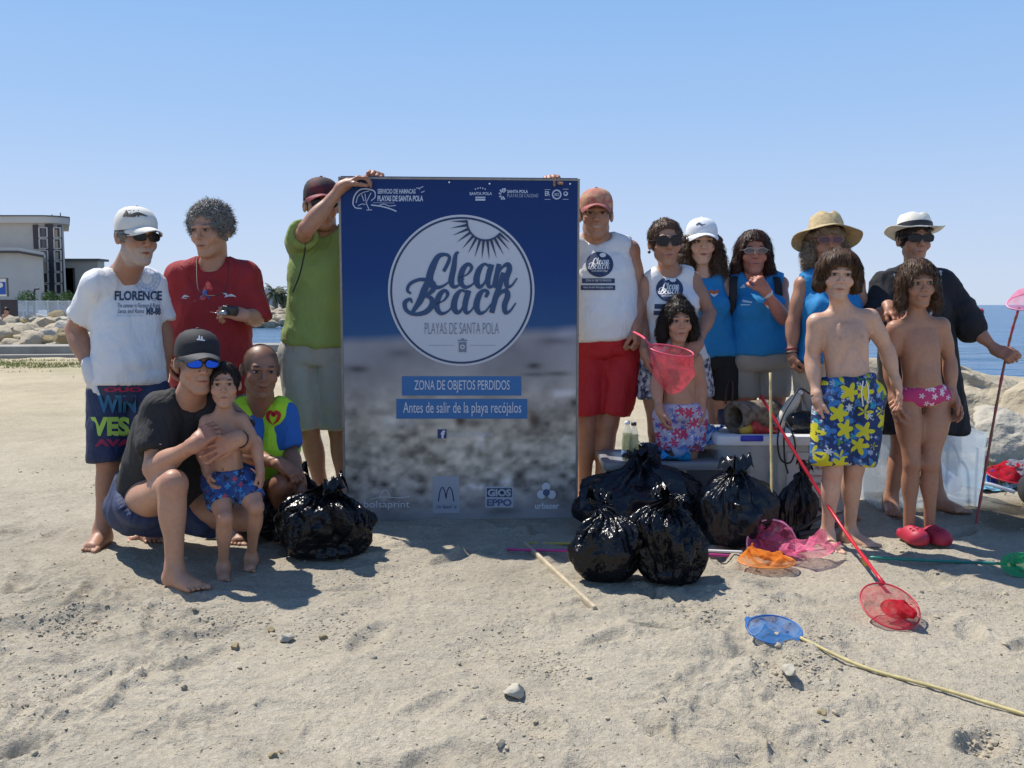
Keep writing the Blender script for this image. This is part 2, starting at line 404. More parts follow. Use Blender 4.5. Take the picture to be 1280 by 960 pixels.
# ---------------------------------------------------------------- people
HU = .225
def head_ops(f, hc, Rm, s, o):
    """hc: centre of the head, Rm: columns right, forward, up; s: size relative to an adult"""
    q = lambda x, y, z: hc+(Rm @ A(x, y, z))*s
    jw = o.get('jaw', .90 if (o.get('fem') or o.get('child')) else 1.0)
    f.ell(q(0, -.012, .032), A(.076, .094, .084)*s, Rm, .02)
    f.ell(q(0, .024, -.030), A(.058*jw, .062, .078)*s, Rm, .03*s)
    f.ell(q(0, .066, -.098), A(.021*jw, .019, .016)*s, Rm, .022*s)
    for e in (-1, 1):
        f.cap(q(e*.045*jw, .0, -.058), q(e*.018*jw, .058, -.094), .014*s, .012*s, .03*s)
        f.ell(q(e*.043, .055, -.026), A(.020, .018, .020)*s, Rm, .022*s)
    f.cap(q(-.036, .072, .030), q(0, .083, .027), .010*s, .011*s, .012*s); f.cap(q(.036, .072, .030), q(0, .083, .027), .010*s, .011*s, .012*s)
    for e in (-1, 1): f.ell(q(e*.031, .098, .009), A(.018, .018, .0125)*s, Rm, .008*s, cut=True); f.ell(q(e*.032, .070, .0195), A(.018, .016, .0065)*s, Rm, .006*s)
    nz_ = .80 if o.get('child') else 1.0
    f.cap(q(0, .082, .022), q(0, .106-.008*(nz_ < 1), -.020), .0070*s*nz_, .0110*s*nz_, .008*s)
    for e in (-1, 1): f.ell(q(e*.0125, .093, -.025), A(.0075, .010, .0075)*s, Rm, .005*s); f.cap(q(e*.022, .089, -.030), q(e*.034, .074, -.060), .0025*s, .002*s, .010*s, cut=True)
    sm = o.get('smile', 0)*.006
    f.ell(q(0, .076, -.056), A(.030, .014, .022)*s, Rm, .014*s)
    for e in (-1, 1):
        f.cap(q(0, .0885, -.0530), q(e*.022, .081, -.0560+sm), .0042*s, .0022*s, .004*s)
        f.cap(q(0, .0875, -.0640), q(e*.020, .081, -.0595+sm), .0052*s, .0024*s, .004*s)
        f.cap(q(0, .094, -.0583), q(e*.023, .086, -.0578+sm), .0018*s, .0016*s, .002*s, cut=True)
    if o.get('ears', True):
        for e in (-1, 1):
            f.ell(q(e*.079, -.012, -.002), A(.009, .018, .030)*s, Rm @ frame_rot(A(1, e*.35, 0)/1.06, A(-e*.35, 1, 0)/1.06, A(0, 0, 1)), .008*s)
            f.ell(q(e*.088, -.004, .0), A(.006, .009, .017)*s, Rm, .005*s, cut=True)
    return q
def hand_ops(f, wr, tip, pn, side, s, curl=.3, spread=.12, thumb=.5, grip=False):
    """wr wrist, tip aim of the fingers, pn direction the palm faces, side: +1 thumb towards cross(dir, pn)"""
    D = nrm(tip-wr); N = nrm(pn-D*(pn@D)); W = np.cross(D, N)*side      # W points to the thumb side
    k = .006
    f.cap(wr-D*.01*s, wr+D*.03*s, .024*s, .026*s, .02, flat=.72, fv=W)
    kn = []
    for i, (o, ln) in enumerate(((.030, .076), (.010, .084), (-.010, .078), (-.029, .062))):
        b = wr+D*(.086-.004*abs(i-1))*s+W*o*s; kn.append(b)
        f.cap(wr+D*.022*s+W*o*.7*s, b, .0135*s, .0115*s, .012)
        a = curl*(1+.12*i); dr = nrm(D+W*spread*(o/.03)); p = b; r = .0095*s
        for j, (fr, ca) in enumerate(((.45, .7), (.32, 1.1), (.23, .9))):
            ang = a*ca*1.35
            dr = nrm(dr*math.cos(ang)+N*math.sin(ang)) if j == 0 else nrm(dr*math.cos(ang)+nrm(N-dr*(N@dr))*math.sin(ang)) if abs(N@dr) < .98 else nrm(dr*math.cos(ang)-D*math.sin(ang))
            q2 = p+dr*ln*fr*s; f.cap(p, q2, r, r*.9, k); p = q2; r *= .9
    t0 = wr+D*.025*s+W*.022*s; t1 = wr+D*.058*s+W*(.030+.030*thumb)*s+N*.016*s
    f.cap(t0, t1, .0145*s, .0115*s, .012)
    t2 = t1+nrm(D+W*.25*thumb+N*(.25+curl*.8))*.032*s; t3 = t2+nrm(D-W*.1+N*(.3+curl))*.026*s
    f.cap(t1, t2, .0112*s, .010*s, k); f.cap(t2, t3, .010*s, .0085*s, k)
def foot_ops(f, an, yaw, s, gz=0.0, up=0.0):
    D = nrm(A(math.sin(R(yaw)), -math.cos(R(yaw)), -up)); W = nrm(np.cross(D, A(0, 0, 1))); U = np.cross(W, D)
    base = A(an[0], an[1], gz if up == 0 else an[2]-.075*s)
    q = lambda x, y, z: base+(D*y+W*x+U*z)*s
    f.cap(an, q(0, -.01, .055), .038*s, .036*s, .02)
    f.ell(q(0, -.035, .030), A(.031, .036, .030)*s, frame_rot(W, D, U), .03)
    f.cap(q(0, .01, .050), q(0, .115, .024), .034*s, .024*s, .03, flat=.85, fv=W)
    f.cap(q(-.01, -.02, .022), q(-.018, .125, .018), .026*s, .020*s, .02); f.cap(q(.012, -.02, .022), q(.022, .115, .017), .024*s, .017*s, .02)
    sd = 1 if W[0] > 0 else -1
    for i in range(5):
        x = (-.033+.0165*i); big = i == 0
        f.cap(q(x*1.02, .135-.006*i, .017), q(x*1.1, .172-.009*i, .013), (.0125 if big else .0082)*s, (.0120 if big else .0076)*s, .0015)

SKIN = {'tan': (.39, .195, .118), 'fair': (.58, .345, .235), 'mid': (.47, .25, .158), 'red': (.47, .195, .13), 'deep': (.31, .15, .088)}
HAIRC = {'auburn': (.050, .021, .014), 'curlybrown': (.085, .048, .028), 'dark': (.022, .014, .010), 'brown': (.080, .043, .023), 'grey': (.20, .19, .175), 'fairbrown': (.15, .085, .045), 'black': (.012, .010, .009), 'ash': (.22, .17, .12)}
def hair_mat(k):
    return mat('hair '+k, HAIRC[k], rough=.5, noise=.5, nscale=70, spec=.22)

def build_person(d):
    s = d.get('s', 1.0); g = d.get('g', 1.0); Y0 = d['Y']; fem = d.get('fem', False); child = d.get('child', False)
    J = lambda t: P(t[0], t[1], Y0+(t[2] if len(t) > 2 else 0))
    hs = d.get('hs', 1.0); hc = J(d['head']); Rm = yrot(*d.get('look', (0, 0, 0)))
    sa, sb = J(d['sh'][0])-A(0, 0, .016)*s, J(d['sh'][1])-A(0, 0, .016)*s; pe = J(d['pelvis'])
    Ssh = nrm(sb-sa); ms = (sa+sb)/2
    Sp = nrm(A(*d['hipdir'])) if 'hipdir' in d else nrm(A(Ssh[0], Ssh[1], Ssh[2]*.3)); 
    spine = nrm(ms-pe); S = nrm(Ssh+Sp); S = nrm(S-spine*(S@spine)); Fv = np.cross(spine, S); Fv = Fv if d.get('front') is None else Fv*np.sign(Fv@A(*d['front']))
    if d.get('front') is None and Fv[1] > 0: Fv = -Fv
    hw = d.get('hipw', .092)*s
    ha, hb = pe-Sp*hw-spine*.03*s, pe+Sp*hw-spine*.03*s
    el = [J(x) for x in d['el']]; wr = [J(x) for x in d['wr']]; ht = [J(x) for x in d['ht']]
    kn = [J(x) for x in d['kn']]; an = [J(x) for x in d['an']]
    up = d.get('toeup', (0, 0))
    for i in (0, 1):
        if d.get('plant', (1, 1))[i]: an[i] = A(an[i][0], an[i][1], ground_z(an[i][0], an[i][1])+.085*s)
    L = np.linalg.norm
    if d.get('rep'): print(d['name'], 'uparm %.2f %.2f fore %.2f %.2f thigh %.2f %.2f shin %.2f %.2f torso %.2f shw %.2f' % (L(el[0]-sa), L(el[1]-sb), L(wr[0]-el[0]), L(wr[1]-el[1]), L(kn[0]-ha), L(kn[1]-hb), L(an[0]-kn[0]), L(an[1]-kn[1]), L(ms-pe), L(sb-sa)))
    TL = L(ms-pe); sw = L(sb-sa)/2
    bel = d.get('belly', 0.0)
    # torso stations: (fraction, half width, half depth, forward shift)
    if child: prof = [(-.17, .100, .085, 0), (-.02, .118, .095, 0), (.25, .104, .086, .006), (.5, .108, .088, .004), (.75, .118, .088, 0), (.92, .112, .075, -.005), (1.03, .075, .055, -.005)]
    elif fem: prof = [(-.15, .135, .105, 0), (.0, .168, .118, 0), (.25, .130, .098, .004), (.5, .128, .100, .004), (.72, .142, .110, .004), (.9, .130, .085, -.008), (1.03, .085, .058, -.012)]
    else: prof = [(-.15, .125, .105, 0), (.0, .158, .115, 0), (.22, .148, .110, .01), (.5, .152, .112, .004), (.75, .168, .118, 0), (.90, .142, .088, -.008), (1.02, .080, .055, -.012)]
    st = []
    for fr, a, b, sh_ in prof:
        bb = b+bel*math.exp(-((fr-.28)/.28)**2); aa = a+bel*.45*math.exp(-((fr-.25)/.25)**2)
        st.append((pe+spine*TL*fr+Fv*(sh_+bel*.45*math.exp(-((fr-.28)/.28)**2))*s, aa*s*g, bb*s*g))
    nb = ms+spine*(.060 if not child else .045)*s-Fv*.01*s
    f = Field(); k = .035*s
    f.loft(st, S, Fv, k, 2.3, .04*s)
    shr = (.053 if not fem else .044)*s*g*d.get('arm', 1.0)
    if child: shr = .048*s*d.get('arm', 1.0)
    for p_ in (sa, sb):
        f.cap(nb-spine*.03*s, p_, .042*s, shr, k); 
    if fem:
        for e in (-1, 1): f.ell(pe+spine*TL*.68+S*e*.066*s*g+Fv*.085*s*g, A(.055, .045, .055)*s*g*d.get('bust', 1.0), frame_rot(S, Fv, spine), .035*s)
    if d.get('bare') or child:
        fq = lambda u, h, w_: pe+S*u*s+spine*TL*h+Fv*w_*s
        for e in (-1, 1):
            f.cap(nb+Fv*.045*s-spine*.02*s+S*e*.012*s, (sa if e < 0 else sb)+Fv*.018*s+spine*.020*s, .008*s, .009*s, .016*s)
            f.cap(fq(e*.028, .64, .100), fq(e*.075, .40, .085), .006*s, .010*s, .020*s, cut=True)
        f.cap(fq(0, .88, .096), fq(0, .62, .098), .003*s, .005*s, .014*s, cut=True)
        f.ell(fq(0, .26, .082), A(.055, .022, .055)*s, frame_rot(S, Fv, spine), .03*s); f.ell(fq(0, .18, .112), A(.006, .012, .008)*s, frame_rot(S, Fv, spine), .006*s, cut=True)
    # neck
    nr = (.056 if not (fem or child) else .045)*d.get('neck', 1.0)*(s if not child else s*1.05)
    hb_ = hc+(Rm @ A(0, -.018, -.065))*s*hs
    f.cap(nb-spine*.03*s, hb_, nr*1.12, nr, .03*s); f.cap(nb+spine*.04*s, (nb+sa)/2, .030*s, .035*s, .03); f.cap(nb+spine*.04*s, (nb+sb)/2, .030*s, .035*s, .03)
    # arms
    ar = d.get('arm', 1.0)*s*(.9 if fem else 1.0)*(.92 if child else 1.0)
    for i, (sh_, e_, w_) in enumerate(((sa, el[0], wr[0]), (sb, el[1], wr[1]))):
        f.cap(sh_, e_, .050*ar, .038*ar, .02); m = sh_+(e_-sh_)*.45; f.ell(m+Fv*.004, A(.046, .046, .085)*ar, frame_rot(*_basis(e_-sh_)), .02)
        f.cap(e_, w_, .039*ar, .025*ar, .015); m = e_+(w_-e_)*.28; f.ell(m, A(.043, .043, .085)*ar, frame_rot(*_basis(w_-e_)), .02)
        hp = d.get('hand', ({}, {}))[i]
        pn = A(*hp.get('pn', (Sp*(1 if i == 0 else -1)).tolist()))
        if not hp.get('none'):
            hand_ops(f, w_, ht[i], pn, hp.get('side', 1 if i == 0 else -1), s*d.get('hsz', 1.0)*(1.02 if child else (.95 if fem else 1.03)), hp.get('curl', .28), hp.get('spread', .10), hp.get('thumb', .5))
    # legs
    lg = d.get('leg', 1.0)*s*(.9 if child else 1.0)
    for i, (h_, k_, a_) in enumerate(((ha, kn[0], an[0]), (hb, kn[1], an[1]))):
        f.cap(h_, k_, .083*lg, .054*lg, .03*s); f.ell(h_+(k_-h_)*.4, A(.080, .080, .14)*lg, frame_rot(*_basis(k_-h_)), .03)
        f.cap(k_, a_, .050*lg, .033*lg, .02*s)
        bk = nrm(np.cross(np.cross(a_-k_, A(*(-Fv))), a_-k_)) if True else 0
        ty = d.get('toe', (0, 0))[i]; td = A(math.sin(R(ty)), -math.cos(R(ty)), 0)
        bd = -(td-nrm(a_-k_)*(td@nrm(a_-k_))); bd = nrm(bd) if L(bd) > .2 else A(0, 0, 0)
        f.ell(k_+(a_-k_)*.30+bd*.016*s, A(.050, .052, .11)*lg, frame_rot(*_basis(a_-k_)), .025)
        kd = nrm((k_-h_)/L(k_-h_)-(a_-k_)/L(a_-k_)) if L(nrm(k_-h_)-nrm(a_-k_)) > .15 else td
        f.ell(k_+kd*.014*s, A(.036, .036, .04)*lg, None, .02)
        if not d.get('nofeet'): foot_ops(f, a_, ty, s*d.get('fsz', 1.0), a_[2]-.085*s, up[i])
    q = head_ops(f, hc, Rm, s*hs, d)
    fine = [(hc-.135*s*hs, hc+.135*s*hs, .0056)]; fc_ = hc+(Rm @ A(0, .07, -.02))*s*hs; fine.append((fc_-A(.05, .03, .07)*s*hs, fc_+A(.05, .05, .075)*s*hs, .0033))
    for i in (0, 1): c = (wr[i]+wr[i]+nrm(ht[i]-wr[i])*.18*s)/2; fine.append((c-.085*s, c+.085*s))
    if not d.get('nofeet') and d.get('finefeet', True):
        for i in (0, 1): fine.append((an[i]-.02-A(.0, .12, .09), an[i]+.02))
    V, Fc = f.build(h=.017, fine=fine if d['Y'] < 20 else None, hf=.0050)
    V = V.astype(float)
    rc = A(*d.get('base', (pe[0], pe[1], 0.0))); rc[2] = ground_z(rc[0], rc[1])
    root = empty('person', rc, d['label'], 'person')
    # tint
    base = A(*SKIN[d.get('skin', 'mid')]); C = np.tile(base, (len(V), 1))
    n1 = fbm(V*9, 3, 3)[:, None]; C *= 1+.16*n1
    for pt_, r_ in [(k_, .06*s) for k_ in kn]+[(e_, .05*s) for e_ in el]+[(h_, .09*s) for h_ in ht]: w_ = np.exp(-(((V-pt_)**2).sum(1))/r_**2)[:, None]; C *= 1-w_*A(.10, .22, .24)
    C *= np.array([1, .97, .95])**(fbm(V*30, 2, 5)[:, None])
    hl = (V-hc)@Rm/(s*hs)
    def gsp(c, r): return np.exp(-(((hl-A(*c))/A(*r))**2).sum(1))[:, None]
    inh = (L(hl, axis=1) < .16)[:, None]
    def mixc(w_, col): nonlocal C; w_ = np.clip(w_, 0, 1)*inh; C = C*(1-w_)+A(*col)*w_
    lip = A(*d['lip'])*A(.95, .85, .85) if 'lip' in d else base*A(.80, .45, .43)
    sm = d.get('smile', 0)*.006; hz = hl.copy(); hz[:, 2] -= sm*(hl[:, 0]/.022)**2
    gz = lambda c_, r_: np.exp(-(((hz-A(*c_))/A(*r_))**2).sum(1))[:, None]
    mixc(1.7*gz((0, .090, -.0585), (.0225, .022, .0070))-.3, lip)
    if d.get('smile', 0) > .8: mixc(1.6*gz((0, .090, -.0580), (.016, .022, .0038))-.3, (.42, .38, .33))
    else: mixc(1.1*gz((0, .090, -.0580), (.024, .022, .0019)), base*.15)
    mixc(.8*gsp((.0085, .098, -.033), (.0035, .01, .0025))+.8*gsp((-.0085, .098, -.033), (.0035, .01, .0025)), base*.25)
    mixc(.35*(gsp((.042, .06, -.028), (.02, .03, .02))+gsp((-.042, .06, -.028), (.02, .03, .02))+gsp((0, .105, -.02), (.013, .02, .013))), base*A(1.05, .72, .66))
    brow = A(*HAIRC[d.get('hairc', 'brown')]) if d.get('hairc') != 'grey' else A(.12, .10, .09)
    for e in (-1, 1): mixc(1.3*gsp((e*.032, .084, .0335), (.0185, .03, .0052))-.15, brow)
    for e in (-1, 1): mixc(.9*gsp((e*.031, .086, .0155), (.0165, .02, .0030)), base*.16); mixc(.35*gsp((e*.031, .084, .002), (.017, .02, .005)), base*.55)
    if d.get('beard'):
        zz = hl[:, 2]; m = (hl[:, 1] > -.02)*np.clip((-.028-zz)/.02, 0, 1)*np.clip((zz+.135)/.02, 0, 1)
        m = m*(1-np.clip(1.6*gsp((0, .095, -.058), (.018, .03, .008))[:, 0], 0, 1)); m *= .55+.45*vnoise(V*250)
        mixc(d['beard'][0]*m[:, None], d['beard'][1])
    if d.get('buzz'):
        sidem = np.clip((.066-hl[:, 1])/.02, 0, 1)*np.clip((hl[:, 2]+.035)/.02, 0, 1)*(np.abs(hl[:, 0]) < .086); topm = np.clip((.098-hl[:, 2])/.02, d['buzz'], 1)
        bz_ = sidem*topm*(.55+.45*vnoise(V*300)); bz_ = bz_*(np.linalg.norm(hl-A(0, -.01, .03), axis=1) > .070); mixc((bz_*.85)[:, None], HAIRC[d.get('hairc', 'dark')])
    # reddened palms, feet and knees, darker nipples on bare chests
    if d.get('bare'):
        for e in (-1, 1):
            pt = pe+spine*TL*(.76 if child else .75)+S*e*.062*s; r_ = L(np.cross(V-pt, Fv), axis=1); fr = ((V-pt)@Fv) > 0
            w_ = (np.exp(-(r_/.008)**2)*fr)[:, None]*.8; C = C*(1-w_)+base*A(.7, .5, .45)*w_
        pt = pe+spine*TL*.18; r_ = L(np.cross(V-pt, Fv), axis=1); w_ = (np.exp(-(r_/.006)**2)*(((V-pt)@Fv) > 0))[:, None]*.8; C = C*(1-w_)+base*.3*w_
    me = mesh(V, Fc); colattr(me, C)
    body = link(me, 'body', mat('skin', rough=.46, attr='tint', noise=.08, nscale=60, bump=.0008, bscale=220, spec=.42), root)
    # eyes
    if not d.get('noeyes'):
        for e in (-1, 1):
            mb = MB(); c = q(e*.031, .0785, .0095); sq = d.get('squint', .36)
            mb.ball(c, A(.0145, .0145, .0145*sq*(1.35 if child else 1))*s*hs, 16, 12, Rm)
            o = mb.build('eye', mat('eye', attr='tint', rough=.25), root)
            v = np.array([x.co[:] for x in o.data.vertices])+rc; v2 = (v-c)@Rm/(s*hs)
            col = np.tile(A(.34, .29, .25), (len(v), 1)); col[(np.abs(v2[:, 0]) < .0066) & (v2[:, 1] > 0)] = (.03, .018, .012); colattr(o.data, col)
    ctx = dict(d=d, s=s, g=g, hs=hs, hc=hc, Rm=Rm, q=q, sa=sa, sb=sb, ha=ha, hb=hb, pe=pe, S=S, Fv=Fv, spine=spine, TL=TL, st=st, el=el, wr=wr, ht=ht, kn=kn, an=an, nb=nb, root=root, rc=rc, Sp=Sp, ar=ar, lg=lg, k=k, shr=shr, fem=fem, child=child, body=(V, Fc))
    return ctx
def _basis(d):
    z = nrm(d); x = nrm(np.cross(z, A(0, 1, .13) if abs(z[1]) < .9 else A(1, 0, 0))); return x, np.cross(z, x), z

# ---------------------------------------------------------------- clothes
def folds(V, N, amp=.006, sc=(10, 10, 4), seed=0, fine=.0015):
    w = fbm(V*3.2, 2, seed+9)[:, None]*1.6
    a = ridged(V*A(*sc)*.8+w, 2, seed)-.55; b = ridged((V*A(7, 7, 16)+w*1.5)@np.array([[.8, 0, .6], [0, 1, 0], [-.6, 0, .8]]), 2, seed+5)-.6
    m = np.clip(fbm(V*2.2, 2, seed+7)+.5, 0, 1)
    c_ = ridged(V*A(12, 12, 1.7)+w*.5, 1, seed+11)-.5
    return V+N*(c_*amp*1.1+a*amp*1.5*(.5+m)+b*amp*1.1*(1.2-m)+fbm(V*A(30, 30, 18), 2, seed+3)*fine*1.3+amp*.55)[:, None]
def finish(ctx, f, name, m, amp=.006, sc=(10, 10, 4), seed=0, h=.0125, post=None, tint=None):
    V, Fc = f.build(h=h); V = V.astype(float); N = vnormals(V, Fc); V = folds(V, N, amp, sc, seed)
    if post: V = post(V, N)
    me = mesh(V, Fc)
    if tint is not None: colattr(me, tint(V))
    o = link(me, name, m, ctx['root']); ctx[name] = (V, Fc, o); return o
def top_garment(ctx, m, name='t_shirt', hem=-.1, sleeve=.55, thick=.014, flare=.012, neck=(.075, .055), tank=False, neckw=None, amp=.006, sc=(10, 10, 4), seed=0, extra=None, tint=None, sl_r=.026, armcut=.075, strap=0, hemcut=True):
    c = ctx; s, g, S, Fv, sp = c['s'], c['g'], c['S'], c['Fv'], c['spine']; f = Field(); TL = c['TL']
    st = []
    for (p, a, b) in c['st']:
        fr = (p-c['pe'])@sp/TL; fl = flare*max(0, 1-fr*1.6)
        if fr > -.12: st.append((p, a+thick+fl, b+thick+fl))
    lo = c['pe']+sp*TL*hem
    a0, b0 = st[0][1], st[0][2]
    st = [(lo-sp*.04, a0+.004, b0+.004)]+[x for x in st if (x[0]-lo)@sp > .02]
    if not tank:
        for sh_, e_ in ((c['sa'], c['el'][0]), (c['sb'], c['el'][1])):
            end = sh_+(e_-sh_)*sleeve; ln = nrm(e_-sh_); r_ = .046*c['ar']+sl_r-.013
            f.cap(sh_, end+ln*.045, c['shr']+thick*.9, .046*c['ar']+sl_r, .02, fe=True); f.cap(end+ln*.018, end+ln*.07, r_*.8, r_, .003, cut=True)
    f.loft(st, S, Fv, .035*s, 2.3, .03*s)
    if c['fem']:
        for e in (-1, 1): f.ell(c['pe']+sp*TL*.68+S*e*.066*s*g+Fv*(.085*s*g+thick), A(.055, .042, .055)*s*g*c['d'].get('bust', 1.0), frame_rot(S, Fv, sp), .045*s)
    for sh_ in (c['sa'], c['sb']): f.cap(c['nb']-sp*.03*s, sh_, .042*s+thick*.8, c['shr']+thick*.8, c['k']); f.cap(c['nb']+sp*.015*s, c['nb']*.35+sh_*.65, .036*s+thick, .040*s+thick, .03)
    if tank:
        for sh_, e, e_ in ((c['sa'], -1, c['el'][0]), (c['sb'], 1, c['el'][1])):
            f.ell(sh_+S*e*.045*s-sp*.02, A(armcut, .16, armcut*1.55)*s, frame_rot(S, Fv, sp), .012, cut=True)
    if hemcut: f.plane(lo, -sp)
    # neckline
    nw, nd = neck; f.ell(c['nb']+sp*.02*s+Fv*.035*s, A(nw, .095, nd)*s, frame_rot(S, Fv, sp), .006, cut=True)
    f.cap(c['nb'], c['nb']+sp*.2, .052*s, .062*s, .01, cut=True)
    return finish(c, f, name, m, amp, sc, seed, tint=tint)
def bottom_garment(ctx, m, name='shorts', waist=.12, frac=.6, thick=.016, leg_w=.03, amp=.007, sc=(9, 9, 4), seed=1, tint=None, groove=True):
    c = ctx; s, g, S, Fv, sp = c['s'], c['g'], c['S'], c['Fv'], c['spine']; f = Field(); TL = c['TL']
    frac = frac if hasattr(frac, '__len__') else (frac, frac)
    st = [(p, a+thick, b+thick) for (p, a, b) in c['st'] if (p-c['pe'])@sp/TL < waist+.2]
    f.loft(st, S, Fv, .03*s, 2.3, .03*s)
    for i, (h_, k_) in enumerate(((c['ha'], c['kn'][0]), (c['hb'], c['kn'][1]))):
        ln = nrm(k_-h_); end = h_+(k_-h_)*frac[i]; f.cap(h_, end+ln*.05, .083*c['lg']+thick, .066*c['lg']+leg_w, .014, fe=True)
    m0 = (c['ha']+c['hb'])/2-sp*.085*s; m1 = (c['kn'][0]+c['kn'][1])/2; m1 = m0+(m1-m0)*1.1
    if groove and max(frac) > .3 and abs((c['kn'][0]-c['kn'][1])@S) < .3*s:
        for e in (-1, 1): f.cap(m0+Fv*e*.10*s, m1+Fv*e*.085*s, .004, .034*s, .03, cut=True)
        f.cap(m0+(m1-m0)*.35, m1, .001, .024*s, .012, cut=True)
    f.plane(c['pe']+sp*TL*waist, sp)
    return finish(c, f, name, m, amp, sc, seed, tint=tint)
def hole(n=0): pass

# ---------------------------------------------------------------- hair
def hair(ctx, key, kind='short', n=700, length=.05, vol=.012, masses=(), curl=0.0, seed=0, front=.045, low=-.02, droop=.5, name='hair', wid=.0014, top_only=False, cutz=None, bumps=.008, fringe=.045, zmax=None, lift=0.0, wild=0.0):
    c = ctx; s = c['s']*c['hs']; q, Rm, hc = c['q'], c['Rm'], c['hc']; f = Field(); rg = np.random.default_rng(seed+5)
    f.ell(q(0, -.014, .034), A(.079+vol, .097+vol, .087+vol)*s, Rm, .01)
    for m in masses:      # ((x,y,z),(x,y,z),r1,r2) in head units
        f.cap(q(*m[0]), q(*m[1]), m[2]*s, m[3]*s, .03*s)
    # keep the face free
    f.ell(q(0, .105, front-.085), A(.068, .062, .095)*s, Rm, .012*s, cut=True)
    f.ell(q(0, .06, front-.14), A(.074, .085, .095)*s, Rm, .012*s, cut=True)
    if cutz is not None: f.plane(q(0, 0, cutz), Rm[:, 2])
    if not masses: 
        nv = nrm(Rm @ A(0, .55, -1)); f.plane(q(0, 0, low), nv)
    V, Fc = f.build(h=.008); V = V.astype(float); N = vnormals(V, Fc)
    V = V+N*((ridged(V*A(38, 38, 22 if not curl else 38), 2, seed)-.5)*bumps*2*s)[:, None]
    # strands as thin curved ribbons that follow the shell
    hl = (V-hc)@Rm/s; NL = N@Rm
    ok = np.where((NL[:, 2] > -.5) | (hl[:, 2] < .02))[0] if masses else np.where(NL[:, 2] > -.45)[0]
    if zmax is not None: ok = ok[hl[ok, 2] < zmax]
    ok = ok[~((hl[ok, 1] > .05) & (hl[ok, 2] < fringe+.012) & (np.abs(hl[ok, 0]) < .055))]
    n = int(n*1.7); st = rg.choice(ok, n) if len(ok) else []
    bv = BVHTree.FromPolygons([Vector(v) for v in V], [tuple(map(int, x)) for x in Fc]) if len(st) else None
    SV, SF = [], []; base = 0; seg = 7; crown = q(.012, -.045, .13)
    for i in st:
        p = V[i]+N[i]*.0005; nn = N[i]; L_ = length*s*rg.uniform(.55, 1.2)
        away = p-crown; away = away-nn*(away@nn); away = nrm(away) if np.linalg.norm(away) > 1e-6 else A(1, 0, 0)
        dr = nrm(away+nn*rg.uniform(.0, .12+lift)+rg.normal(0, .10+wild, 3)); pts = []; ph = rg.uniform(0, 6.3); a1 = nrm(np.cross(dr, nn)); a2 = np.cross(dr, a1); stop = False
        for j in range(seg):
            t = j/(seg-1); off = (a1*math.cos(ph+t*8)+a2*math.sin(ph+t*8))*curl*s*min(1, t*3) if curl else 0
            pts.append(p+off)
            if not stop:
                dr = nrm(dr+A(0, 0, -1)*droop*.22+rg.normal(0, .03+wild*.3, 3)); p2 = p+dr*L_/(seg-1)
                if not curl or j < 3:
                    loc, no_, _, dist = bv.find_nearest(Vector(p2))
                    if loc is not None:
                        no_ = A(*no_); loc = A(*loc); hgt = (p2-loc)@no_
                        lim = .003+.004*t+lift*.03*t
                        if hgt < .001 or hgt > lim: p2 = loc+no_*(.001 if hgt < .001 else lim)
                h2 = Rm.T@(p2-hc)/s
                if h2[1] > .045 and abs(h2[0]) < .052 and h2[2] < fringe: stop = True
                else: p = p2
        pts = np.array(pts); w_ = wid*s*rg.uniform(.6, 1.4)
        T = np.gradient(pts, axis=0)+1e-9; sd = np.cross(T, nn+rg.normal(0, .25, 3)); sd /= np.maximum(1e-9, np.linalg.norm(sd, axis=1))[:, None]
        tw = (1-np.linspace(0, 1, seg)**2*.85)[:, None]*w_
        SV.append(np.concatenate([pts-sd*tw, pts+sd*tw]))
        SF += [(base+j, base+j+1, base+seg+j+1, base+seg+j) for j in range(seg-1)]; base += 2*seg
    nV = len(V)
    if len(st):
        V = np.concatenate([V]+SV); Fc = np.concatenate([Fc, np.array(SF)+nV])
    me = mesh(V, Fc); return link(me, name, hair_mat(key), c['root'])

